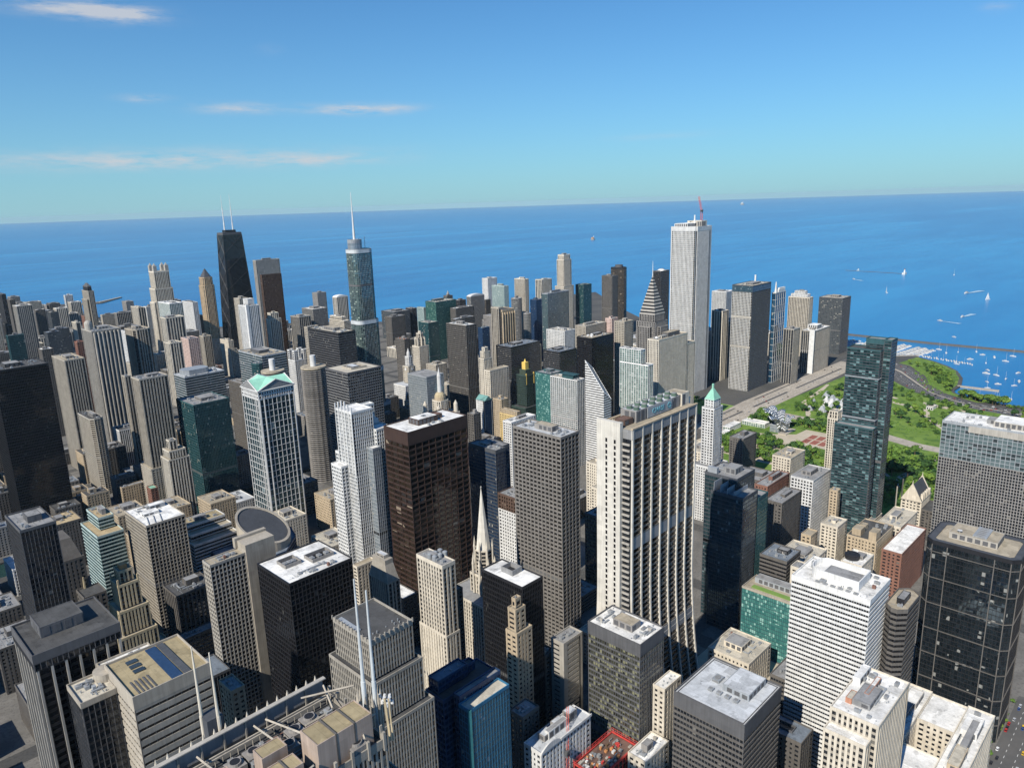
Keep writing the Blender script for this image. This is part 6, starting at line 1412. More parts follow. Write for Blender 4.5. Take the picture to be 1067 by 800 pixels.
B('building', 'old dark brick block behind the tan tower', 'building', 391, 339, 11, 12, 85, 'punch_k', roof='r_dark')
B('building', 'brown block with a boiler cluttered roof below the tan tower', 'building', 329, 302.9, 15.5, 12, 88, 'punch_k', roof='r_grey')
B('building', 'low dark block with blue grey roofs around a light well', 'building', 458.8, 177.6, 19, 30, 58, 'punch_k', roof='r_slate', top='court')
B('building', 'white roofed department store with arched stone walls', 'building', 470, 91, 89, 52, 66, 'punch_c', roof='r_white', spec='store')
B('office_tower', 'slender stone tower with sloping shoulders below the brown steel tower', 'skyscraper', 355.7, 478.4, 12, 26.5, 125, 'rib_t', roof='r_grey', spec='mansard')
B('building', 'low grey block with a wide white roof at the foot of the brown steel tower', 'building', 403.5, 525.2, 16, 46, 55, 'punch_k', roof='r_white', top='none')
B('office_tower', 'office tower with tan roof, blue roof bands and a curved corner', 'skyscraper', 126, 354.1, 36, 38, 190, 'band_k', roof='r_tan2', spec='modern')
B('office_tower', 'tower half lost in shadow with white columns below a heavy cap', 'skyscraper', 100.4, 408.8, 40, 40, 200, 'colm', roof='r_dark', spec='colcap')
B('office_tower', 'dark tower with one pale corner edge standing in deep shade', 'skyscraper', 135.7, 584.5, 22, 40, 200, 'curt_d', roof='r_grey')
B('office_tower', 'gilded art deco tower rising in steps to a small lantern', 'skyscraper', 189.9, 588.7, 15.5, 17, 140, 'rib_y', roof='r_tan', spec='deco')
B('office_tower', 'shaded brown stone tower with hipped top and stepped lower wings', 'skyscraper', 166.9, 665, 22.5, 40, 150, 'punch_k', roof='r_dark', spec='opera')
B('office_tower', 'pale concrete lattice tower with a streaked white roof', 'skyscraper', 257.4, 722.7, 37, 56, 120, 'grid_p', roof='r_white', top='duct')
B('office_tower', 'green glass office block with tan gravel roof in two steps', 'office block', 227.6, 770.2, 24, 50, 105, 'band_t', roof='r_gravel', tiers=[(0, 0, 1, 1, 0, 1), (0.3, 0.3, 0.9, 1, 1, 1.12)])
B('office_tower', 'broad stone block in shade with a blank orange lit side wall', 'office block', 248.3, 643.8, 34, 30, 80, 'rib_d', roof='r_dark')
B('office_tower', 'wide stepped office block with white and dark horizontal bands', 'office block', 310, 754.7, 48, 44, 84, 'band_s', roof='r_tan', spec='bands')
B('building', 'low brown building with a small flat roof between dark walls', 'building', 194.4, 704.5, 9, 32, 60, 'punch_k', roof='r_grey')
B('building', 'small tan tower with dotted windows below the concrete grid slab', 'building', 200.6, 430.9, 9, 17, 115, 'punch_t', roof='r_grey')
B('building', 'low parking block with tan roof strip and orange penthouse', 'building', 230.8, 630.5, 44, 12, 45, 'band_d', roof='r_grey')
B('building', 'glass block with a ridged glass roof beside the blade spires', 'building', 196, 522.5, 42, 28, 70, 'curt_d', roof='r_slate', top='none')
B('building', 'low white stone tower with brown top floors beside the steeple', 'building', 529.6, 489.7, 20, 36, 120, 'punch_w', roof='r_grey', spec='browntop')
B('office_tower', 'blue glass tower with a notched face and cooling boxes on top', 'skyscraper', 548.6, 546.2, 26, 42, 155, 'curt_n2', roof='r_grey', spec='blue2')
B('office_tower', 'twin stone apartment tower with rounded bays and dark roof', 'apartment tower', 349.2, 1184, 18, 63, 118, 'bal_c', roof='r_dark', ch=5)
B('office_tower', 'tall ribbed beige tower with white machines on the roof', 'apartment tower', 381.3, 1056.2, 38, 30, 190, 'rib_b', roof='r_grey', spec='ribbase')
B('building', 'cream stepped tower with tall windows and a small water tank', 'building', 376.8, 979, 27, 27, 105, 'rib_c2', roof='r_tan', tiers=[(0, 0, 1, 1, 0, 0.9), (0.1, 0.1, 0.9, 0.9, 0.9, 1), (0.25, 0.3, 0.6, 0.7, 1, 1.12)])
B('office_tower', 'dark teal glass cube with a pale cluttered roof', 'skyscraper', 432.2, 1016.8, 51, 57.5, 150, 'curt_t2', roof='r_grey')
B('office_tower', 'banded glass tower with a rounded grey penthouse', 'skyscraper', 471.8, 1134.8, 62, 40, 165, 'band_t2', roof='r_pale', spec='bandtower')
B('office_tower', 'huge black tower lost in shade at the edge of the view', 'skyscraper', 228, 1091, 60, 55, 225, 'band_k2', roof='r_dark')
B('building', 'low white ribbed block with dark roof', 'office block', 418.6, 1298.4, 34.5, 33.5, 62, 'rib_w2', roof='r_dark')
B('building', 'row of rounded concrete apartment bays', 'apartment block', 456.2, 1512.7, 61.5, 19.5, 75, 'bal_c', roof='r_grey')
B('building', 'slim teal and cream block', 'apartment block', 461.9, 1746.2, 20.5, 48, 64.9, 'curt_t', roof='r_white')
B('building', 'tan brick tower in strong side light', 'apartment tower', 360.4, 1307.8, 28.5, 68, 188.2, 'rib_b', roof='r_tan')
B('building', 'small red brick house with a green copper roof', 'building', 366, 1030, 9.5, 15, 45, 'punch_r', roof='r_green', top='none')
B('building', 'low tan block behind the red brick house', 'building', 349.7, 1095.8, 30.5, 9.5, 35, 'punch_t', roof='r_grey')
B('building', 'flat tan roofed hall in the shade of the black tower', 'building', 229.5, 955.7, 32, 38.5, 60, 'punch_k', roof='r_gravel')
B('office_tower', 'dark grid office tower with a square hole in its pale roof', 'skyscraper', 569.8, 844.6, 54, 53.5, 193, 'grid_k', roof='r_cream', top='burnett')
B('office_tower', 'black steel slab tower with pale roof edge', 'skyscraper', 680.4, 1033.6, 32.5, 91.5, 212, 'curt_k2', roof='r_cream', top='ph1')
B('office_tower', 'pale grey glass cube seen over the white roof', 'office block', 784.5, 947.4, 37, 50, 132, 'curt_s', roof='r_grey', top='none')
B('building', 'cream stone hotel with ornate ribs and flat terrace', 'building', 870.4, 886.2, 44.5, 26.5, 135, 'punch_c', roof='r_tan', spec='motor')
B('building', 'yellow tan brick block with arched top windows', 'building', 817.9, 774.1, 9, 39.5, 95, 'punch_y', roof='r_tan', spec='ymansard')
B('building', 'tan block with one tall arched niche', 'building', 842, 833.1, 15.5, 19, 100, 'punch_t', roof='r_tan', spec='arch')
B('building', 'small white walled building with gabled teal roof', 'building', 851, 881.5, 16.5, 21, 88, 'punch_w', roof='r_teal', spec='gable')
B('office_tower', 'dark stone slab tower between the white roof and the grid tower', 'office block', 733.8, 781.2, 14, 13.5, 110, 'punch_k', roof='r_grey')
B('building', 'white low building with box penthouse behind the grid tower', 'building', 750.1, 721.2, 50.5, 17, 105, 'punch_w', roof='r_white')
B('apartment_tower', 'apartment tower with white frames and aqua balconies', 'apartment tower', 887.9, 714.4, 18, 54.5, 140, 'frame_a', roof='r_cream', spec='aqua')
B('apartment_tower', 'teal glass tower joined behind the white framed one', 'apartment tower', 889.3, 768.9, 30, 33, 142, 'curt_t', roof='r_grey')
B('office_tower', 'black monolith tower with white dishes on its roof', 'skyscraper', 1029, 797.3, 63, 32.5, 175, 'curt_k', roof='r_tan', spec='dishes')
B('office_tower', 'low black steel block in front of the white curved hotel', 'office block', 1082.8, 916.7, 50.5, 41, 128, 'curt_k2', roof='r_slate')
B('office_tower', 'broad low black steel block with slate roof', 'office block', 1075.5, 1037.3, 86, 42, 125, 'curt_k2', roof='r_slate')
B('apartment_tower', 'white latticed tower with green glass and an open frame crown', 'apartment tower', 944.2, 624.8, 13.5, 52, 165, 'frame_w', roof='r_grey', spec='heritage')
B('building', 'tan capped narrow brick block beside the striped wedge', 'building', 941.7, 719.4, 12, 13, 70, 'punch_c', roof='r_tan')
B('building', 'cream low block with small roof houses', 'building', 734.4, 554.9, 30, 20, 85, 'punch_c', roof='r_tan')
B('building', 'wide cream department store wing', 'building', 716, 530, 30, 23, 62, 'punch_c', roof='r_cream')
B('building', 'yellow windowed concrete block with grey roof', 'building', 603.9, 452.8, 26, 20, 88, 'curt_y', roof='r_grey')
B('office_tower', 'white stone tower under a green copper pyramid', 'skyscraper', 841.3, 458.4, 21.5, 17, 150, 'punch_w', roof='r_grey', spec='pittsfield')
B('building', 'brown brick block with cream front facing the park', 'building', 972.6, 483.9, 40.5, 21, 72, 'punch_b', roof='r_grey')
B('building', 'cream stone block with a flat grey roof by the park', 'building', 963.6, 410.9, 46, 25.5, 62, 'punch_c', roof='r_tan')
B('building', 'white grid office block with a plain grey roof', 'office block', 846.4, 333.1, 50.5, 26.5, 85, 'punch_w2', roof='r_grey')
B('building', 'dark red brick block with grey roof', 'building', 755.1, 328.3, 49, 19, 88, 'punch_k', roof='r_grey')
B('building', 'narrow brown brick block with blue roof edge', 'building', 820.9, 375.4, 59, 16, 75, 'punch_r', roof='r_grey')
B('building', 'long dark office block with bluish roof', 'office block', 649.6, 275, 30, 26, 80, 'band_k', roof='r_slate')
B('building', 'cream stub block with a blank side wall beside the striped tower', 'building', 649, 262, 14, 9, 78, 'blank_c', roof='r_grey')
B('office_tower', 'slender cream gothic clubhouse tower with open top arcade', 'tower', 1053.5, 386.7, 18, 14, 100, 'rib_c', roof='r_tan', spec='club')
B('building', 'brown masonry block with dark flat roof and roof houses', 'building', 781, 240.4, 51.5, 29, 62, 'punch_t', roof='r_dark', top='houses')
B('building', 'red brick hall with clean white roof', 'building', 784.5, 217, 78, 19, 55, 'punch_r', roof='r_white', top='none')
B('building', 'cream block with cluttered white roof behind the gabled hall', 'building', 848.1, 237.8, 56, 23.5, 55, 'punch_c', roof='r_cream')
B('building', 'low cream block with a pale roof at the foot of the dark green tower', 'building', 794.9, 284.1, 27, 18, 60, 'punch_c', roof='r_cream')
B('building', 'small tan tower house among low roofs', 'building', 736.3, 288.6, 16.5, 10, 70, 'punch_t', roof='r_tan', top='none')
B('building', 'pale stepped roof block behind the striped tower', 'building', 690.2, 271.1, 44, 34, 62, 'punch_c', roof='r_cream')
B('building', 'block with a round black tank on its white roof', 'building', 704.1, 227.8, 31.5, 19, 70, 'punch_c', roof='r_white', spec='tank')
B('building', 'narrow orange brick block below the dark green tower', 'building', 850.6, 306.8, 9, 9, 78, 'punch_t', roof='r_tan')
B('building', 'small cream tower block tucked against the dark green tower', 'building', 943, 340.5, 16, 9, 92, 'punch_c', roof='r_cream')
B('apartment_tower', 'tall white gridded apartment tower with a bottle blue glass flank', 'skyscraper', 1473.6, 728.9, 84, 45.5, 210, ('curt_m', 'curt_m', 'grid_v', 'grid_v'), roof='r_cream', spec='bcbs')
B('apartment_tower', 'slim dark glass tower with white sky garden frames', 'skyscraper', 1573.8, 724.5, 48, 9, 199.1, 'frame_k', roof='r_cream', spec='p340')
B('apartment_tower', 'pale concrete slab tower with stepped white roof houses', 'apartment tower', 1877.9, 777.6, 23.5, 54, 150.8, 'grid_p2', roof='r_white', spec='stephouse')
B('apartment_tower', 'dark glass apartment tower at the lake shore', 'apartment tower', 1952.6, 723.9, 55, 59.5, 144.4, 'curt_b3', roof='r_cream', top='ph1')
B('apartment_tower', 'white and black ribbed apartment tower beside the park avenue', 'apartment tower', 1708.1, 690.7, 90, 30.5, 99.6, 'rib_k', roof='r_white', spec='whiteedge')
B('apartment_tower', 'grey apartment tower with one cream corner rib', 'apartment tower', 1590.2, 687.8, 31.5, 23, 120.6, 'rib_k', roof='r_grey')
B('apartment_tower', 'cream tower with a dark glass side next to the white marble tower', 'apartment tower', 1525, 821.9, 27.5, 27, 157.6, 'rib_k2', roof='r_white')
B('building', 'cluster of white rooftops beyond the marble tower', 'apartment block', 1933.2, 1034.1, 42.5, 44.5, 144.6, 'balc_w', roof='r_white')
B('office_tower', 'stone office tower with dark slot windows topped by dishes', 'skyscraper', 1042, 670.7, 87.5, 21.5, 183, 'rib_p1', roof='r_tan', spec='pru1')
B('apartment_tower', 'dark round shouldered tower with a white dome hidden behind the chevron tower', 'skyscraper', 1514.5, 976.4, 36, 21.5, 240, 'curt_d', roof='r_white', spec='dome')
B('apartment_tower', 'cream stone tower with stepped top beside the black monolith', 'apartment tower', 1118.7, 793.7, 27.5, 22, 191.5, 'punch_c2', roof='r_tan')
B('apartment_tower', 'pink and aqua mid rise with a turquoise stripe', 'apartment block', 1362.1, 1002.9, 23.5, 17.5, 147.4, 'punch_p', roof='r_cream')
B('apartment_tower', 'grey brown slab tower in front of the curved lake tower', 'apartment tower', 1804.1, 1330.3, 27, 38.5, 186.9, 'punch_k2', roof='r_dark')
B('building', 'white curved hotel block with rows of small windows', 'hotel', 1182.4, 988, 34, 49.5, 146.4, 'punch_w3', roof='r_cream', spec='curved')
B('building', 'cream hotel block with a row of bay windows', 'hotel', 1288.2, 1016.9, 72, 30, 139.4, 'punch_c2', roof='r_cream')
B('apartment_tower', 'tall cream tower with a square lantern crown on the lake side', 'skyscraper', 1755, 1472.4, 35, 28.5, 233.7, 'rib_c3', roof='r_white', spec='rivereast')
B('apartment_tower', 'dark blue green glass slab next to the cream lantern tower', 'apartment tower', 1830.6, 1459.4, 40, 31.5, 151.8, 'curt_t2', roof='r_tan')
B('apartment_tower', 'wide teal glass apartment slab', 'apartment tower', 1359.2, 1189.1, 79.5, 18.5, 191.9, 'curt_m2', roof='r_grey')
B('apartment_tower', 'dark blue slab squeezed behind the teal slab', 'apartment tower', 1440.3, 1300.3, 27.5, 22, 160.2, 'curt_n', roof='r_slate')
B('apartment_tower', 'round grey glass tower, the taller of the round pair', 'apartment tower', 1333.1, 1268.3, 28, 24.5, 177.6, 'curt_s2', roof='r_pale', rnd=16)
B('apartment_tower', 'round grey glass tower, the shorter of the round pair', 'apartment tower', 1220.1, 1125.9, 17, 17, 166.4, 'curt_s2', roof='r_pale', rnd=16)
B('apartment_tower', 'cream gridded tower with an ornamental top', 'apartment tower', 1610.9, 1499, 16, 43, 187.9, 'grid_p2', roof='r_white')
B('apartment_tower', 'cream sided glass slab tower by the lake', 'apartment tower', 1843.7, 1642.5, 49, 29.5, 157.2, 'rib_k2', roof='r_grey')
B('apartment_tower', 'mint glass tower with white top', 'apartment tower', 1490, 1464.4, 17.5, 49, 181.8, 'curt_p', roof='r_white')
B('apartment_tower', 'plain white tower with narrow windows behind the mint one', 'apartment tower', 1770.6, 1820.3, 43.5, 28.5, 159.8, 'punch_w3', roof='r_white')
B('apartment_tower', 'grey blue tower with a domed white roof line', 'apartment tower', 1524.6, 1639.8, 56, 19, 137.3, 'curt_s2', roof='r_white', spec='vault')
B('apartment_tower', 'brown glass tower squeezed between pale towers', 'apartment tower', 1626, 1681.9, 20.5, 9, 113.6, 'curt_z', roof='r_dark')
B('apartment_tower', 'tan office tower with dark vertical glass bays and side slab', 'skyscraper', 1115, 1098.2, 35.5, 31.5, 189.9, 'rib_tn', roof='r_dark', spec='nbc')
B('office_tower', 'grey brown gridded slab tower behind the domed cupola tower', 'skyscraper', 885.4, 957.1, 24.5, 52, 202.4, 'grid_b', roof='r_white')
B('office_tower', 'bright teal glass block stepping toward the lake', 'office block', 1291.1, 1521.8, 71, 43, 156.7, 'curt_g', roof='r_cream')
B('office_tower', 'pale teal block attached before the bright teal one', 'office block', 1299.2, 1583, 9, 30, 136.2, 'curt_p', roof='r_tan')
B('office_tower', 'dark teal glass block with low penthouse', 'office block', 1142.6, 1375.3, 32.5, 37, 134.7, 'curt_t2', roof='r_cream')
B('office_tower', 'wide grey block on the lake side with green roof edge', 'office block', 1409, 1864.6, 61, 66.5, 88.3, 'curt_z2', roof='r_grey')
B('office_tower', 'long dark low block with flat tan roof by the lake', 'office block', 1483.1, 1871.1, 19.5, 32, 90.5, 'curt_d', roof='r_cream')
B('building', 'dark gridded mid rise with white roof bands', 'office block', 1146.2, 1279.9, 59.5, 17.5, 151.3, 'band_d', roof='r_pale')
B('building', 'purple grey low block with white rim', 'office block', 1327.5, 1484.5, 66.5, 22.5, 138.4, 'punch_k2', roof='r_white')
B('building', 'white capped dark block beyond the gridded slab', 'office block', 1566.3, 1736.8, 26, 23, 115.8, 'curt_d', roof='r_white')
B('building', 'brown block topped with a pale spire like roof house', 'building', 1667.9, 1913.6, 25, 19, 107.2, 'punch_k2', roof='r_tan', spec='spirelet')
B('building', 'dark stone block between the white gothic towers', 'building', 1030.2, 1323.7, 16, 32.5, 118, 'punch_k', roof='r_orange')
B('building', 'navy glass low block beside the grey gridded slab', 'office block', 1032.8, 1073, 20, 13, 166.4, 'curt_n', roof='r_teal')
B('apartment_tower', 'white apartment tower with blank upper slot, the taller of a pair', 'apartment tower', 837.4, 1661.5, 32.5, 41, 190.1, 'rib_w3', roof='r_white', spec='whitehat')
B('apartment_tower', 'cream back slab behind the white tower with blank slot', 'apartment tower', 856.6, 1732.3, 22.5, 29, 200.9, 'punch_c2', roof='r_cream')
B('apartment_tower', 'cream twin shaft apartment tower with stepped crown', 'apartment tower', 937.1, 1748, 31.5, 20.5, 144.9, 'rib_c3', roof='r_cream', tiers=[(0, 0, 1, 1, 0, 0.96), (0.15, 0.1, 0.85, 0.9, 0.96, 1.06)])
B('apartment_tower', 'brown tower behind the grey marble store tower', 'skyscraper', 948.9, 1787, 54.5, 10, 246.7, 'rib_br', roof='r_brown')
B('apartment_tower', 'grey marble tower over the shopping block', 'skyscraper', 1093.3, 2095, 76.5, 18.5, 262.9, 'rib_g', roof='r_cream', top='ph1')
B('building', 'grey square block on the lake horizon', 'apartment block', 1493.2, 2437.8, 37.5, 36.5, 103.9, 'punch_g', roof='r_grey')
B('building', 'arched cream topped block on the lake horizon', 'apartment block', 1495.7, 2314.1, 46.5, 28.5, 95.4, 'rib_k2', roof='r_cream', spec='vault')
B('building', 'grey teal mid rise with white roof edge', 'office block', 1053, 1734.2, 43, 55.5, 150.8, 'curt_s2', roof='r_white')
B('building', 'cream flat roofed hospital block', 'office block', 1229.5, 1867.2, 18, 79.5, 95.1, 'band_c', roof='r_white', tiers=[(0, 0, 1, 1, 0, 0.9), (0.2, 0.2, 1, 1, 0.9, 1)])
B('building', 'dark mid rise with white corner shafts', 'apartment block', 995.5, 1706.6, 33.5, 43, 140.7, 'rib_k', roof='r_grey')
B('building', 'cream tower partly hidden behind the black slab tower', 'apartment tower', 739.7, 1229.2, 24, 11, 195, 'punch_c2', roof='r_cream')
B('building', 'white ornate block with square corner turrets', 'building', 715.7, 1242.7, 27, 25, 152.7, 'punch_w', roof='r_white', spec='turrets')
B('building', 'banded office block with tan and dark floors', 'office block', 570.6, 1079.4, 41.5, 78, 187.5, 'band_t2', roof='r_tan')
B('building', 'small dark glass round fronted block', 'office block', 544.6, 1050.1, 15, 21.5, 182.9, 'curt_t2', roof='r_grey', rnd=12)
B('building', 'cream stepped block below the brown pointed tower', 'building', 846.4, 1792.2, 22, 51, 93.3, 'punch_c', roof='r_tan', tiers=[(0, 0, 1, 1, 0, 0.72), (0, 0.1, 0.6, 1, 0.72, 1)])
B('building', 'dark low block with pale rim below the white apartment tower', 'office block', 586.7, 1196.2, 12.5, 48, 123.1, 'punch_k', roof='r_grey')
B('apartment_tower', 'massive grey apartment tower of fluted bays with domed corner', 'apartment tower', 434.5, 1412.2, 47, 54, 213.3, 'rib_gb', roof='r_grey', spec='fluted')
B('apartment_tower', 'beige fluted apartment tower with curved front', 'apartment tower', 507.2, 1430.5, 31.5, 48, 203.3, 'rib_b', roof='r_tan', ch=6)
B('apartment_tower', 'cream tower with recessed dark bays under an arched parapet', 'apartment tower', 686.4, 1750.2, 42, 33.5, 174.6, 'rib_k2', roof='r_cream')
B('apartment_tower', 'white framed glass tower with stepped front', 'apartment tower', 781.5, 1966.3, 33.5, 75, 181.2, 'frame_w', roof='r_white')
B('apartment_tower', 'pale grey slab with dark mechanical cap', 'apartment tower', 932.1, 2188, 15, 76.5, 151.6, 'punch_w3', roof='r_dark')
B('apartment_tower', 'dark brown tower with bulky roof houses', 'apartment tower', 962.3, 2252, 27, 44, 101.8, 'punch_k2', roof='r_tan')
B('building', 'cream and dark tower with a chimney like mast', 'apartment tower', 635.3, 1609.2, 25, 35, 139.7, 'rib_k2', roof='r_cream')
B('building', 'pink white block with rounded glass bay', 'apartment block', 706.1, 1689, 24, 40.5, 130.1, 'punch_p', roof='r_slate')
B('building', 'tan slab beside the pink white block', 'apartment block', 793.6, 1815.2, 20, 24.5, 109.9, 'rib_b', roof='r_tan')
B('apartment_tower', 'white slab with ladder like balconies', 'apartment tower', 884.5, 2422.9, 33.5, 23, 127.2, 'balc_w', roof='r_cream')
B('apartment_tower', 'pale grey tower with one dark stripe, next to the ladder balconies', 'apartment tower', 863, 2430.4, 16.5, 61, 127.3, 'rib_k2', roof='r_cream')
B('apartment_tower', 'small grey tower on the beach skyline', 'apartment tower', 1037.4, 3057.5, 27.5, 46.5, 81.7, 'punch_g', roof='r_grey')
B('apartment_tower', 'low dark paired slabs near the beach', 'apartment block', 881.1, 2687.6, 49.5, 22.5, 87.2, 'rib_k', roof='r_grey')
B('apartment_tower', 'broad cream hospital slab near the beach', 'office block', 854.2, 2748.1, 43.5, 18.5, 79.4, 'punch_c2', roof='r_cream')
B('apartment_tower', 'stepped stone tower with dark crown above the beach', 'apartment tower', 840.4, 2804.3, 17.5, 69.5, 158.1, 'rib_b', roof='r_dark', spec='darkcrown')
B('apartment_tower', 'slim white tower alone against the lake', 'apartment tower', 925.2, 3403.2, 28.5, 20.5, 96.5, 'rib_w3', roof='r_white')
B('apartment_tower', 'tall grey blue slab tower with white corner', 'apartment tower', 523.6, 2316.7, 36.5, 43.5, 180.2, 'rib_gb', roof='r_white')
B('apartment_tower', 'brown tower behind the grey blue slab tower', 'apartment tower', 581.8, 2662.1, 14.5, 35, 167.2, 'punch_k2', roof='r_tan')
B('apartment_tower', 'dark tower at the very edge of the view', 'apartment tower', 545.1, 2567.5, 11, 56, 194, 'curt_d', roof='r_dark')
B('apartment_tower', 'long blue green slab with rounded end', 'apartment block', 510.9, 2012.1, 27.5, 29.5, 141.3, 'curt_z2', roof='r_slate')
B('apartment_tower', 'blue green slab set back behind its twin', 'apartment block', 558.4, 2155, 37, 31.5, 128.4, 'curt_z2', roof='r_slate')
B('apartment_tower', 'dark green glass block near the view edge', 'office block', 434.7, 2028.6, 32.5, 18, 143.4, 'curt_t2', roof='r_dark')
B('building', 'orange brick loft block', 'building', 488.5, 1708.5, 13, 18.5, 154.6, 'punch_r', roof='r_orange')
B('building', 'dark low block with bright white roof corner', 'building', 394.1, 1577.3, 19, 27, 169.2, 'punch_k', roof='r_white')
B('building', 'slim cream tower beside the orange brick block', 'apartment tower', 660.5, 2335.3, 12.5, 38, 116.4, 'rib_k2', roof='r_cream')
B('building', 'dark teal twin block with pale end', 'apartment block', 654.2, 2543.4, 19.5, 36, 129.2, 'curt_z2', roof='r_cream')
B('building', 'pale end slab beside the dark teal twin block', 'apartment block', 653.6, 2697.6, 25.5, 24, 125.1, 'punch_k2', roof='r_white')
B('building', 'tan low tower next to the fluted tower foot', 'apartment block', 424.4, 1248.3, 9, 13, 159.6, 'rib_b', roof='r_grey')
B('building', 'white block with grey stripes under the beige fluted tower', 'apartment block', 635.8, 1873.6, 9, 30.5, 139.6, 'punch_w', roof='r_white')
# landmark towers
curved_bank_tower(424, 287, 505, 314, 259)
white_fin_tower(440, 616)
pediment_tower(440, 839, 487, 881, 195)
tapered_black_tower(1078, 2211)
lantern_tower(903, 2331)
pyramid_tower(903, 2012)
spire_tower(787, 1111)
white_marble_tower(1388, 811, 62, 346)
rising_tower(1560, 912, 352)
chevron_tower(1096, 720)
striped_wedge(872, 652, 890, 686, 120, 177)
round_balcony_tower(604, 988, 179, 19, 'round concrete apartment tower with petal balconies and a white drum on top')
round_balcony_tower(552, 1014, 179, 17, 'darker round petal balcony tower half hidden by the green roofed tower')
curved_lake_tower(1960, 1420)
slanted_drum(370, 733)
gothic_spire_tower(437, 450)
rooftop_spire_tower()
dark_green_tower()
gold_tip_tower(912, 845)
cupola_tower(745, 868)
gothic_crown_tower(1028, 1265)
clock_tower(928, 1178)
gabled_hall(986, 262)
crane(1566, 905, 352, 372, (38, 30, 52), 'red luffing crane on top of the unfinished tower', 1.6)
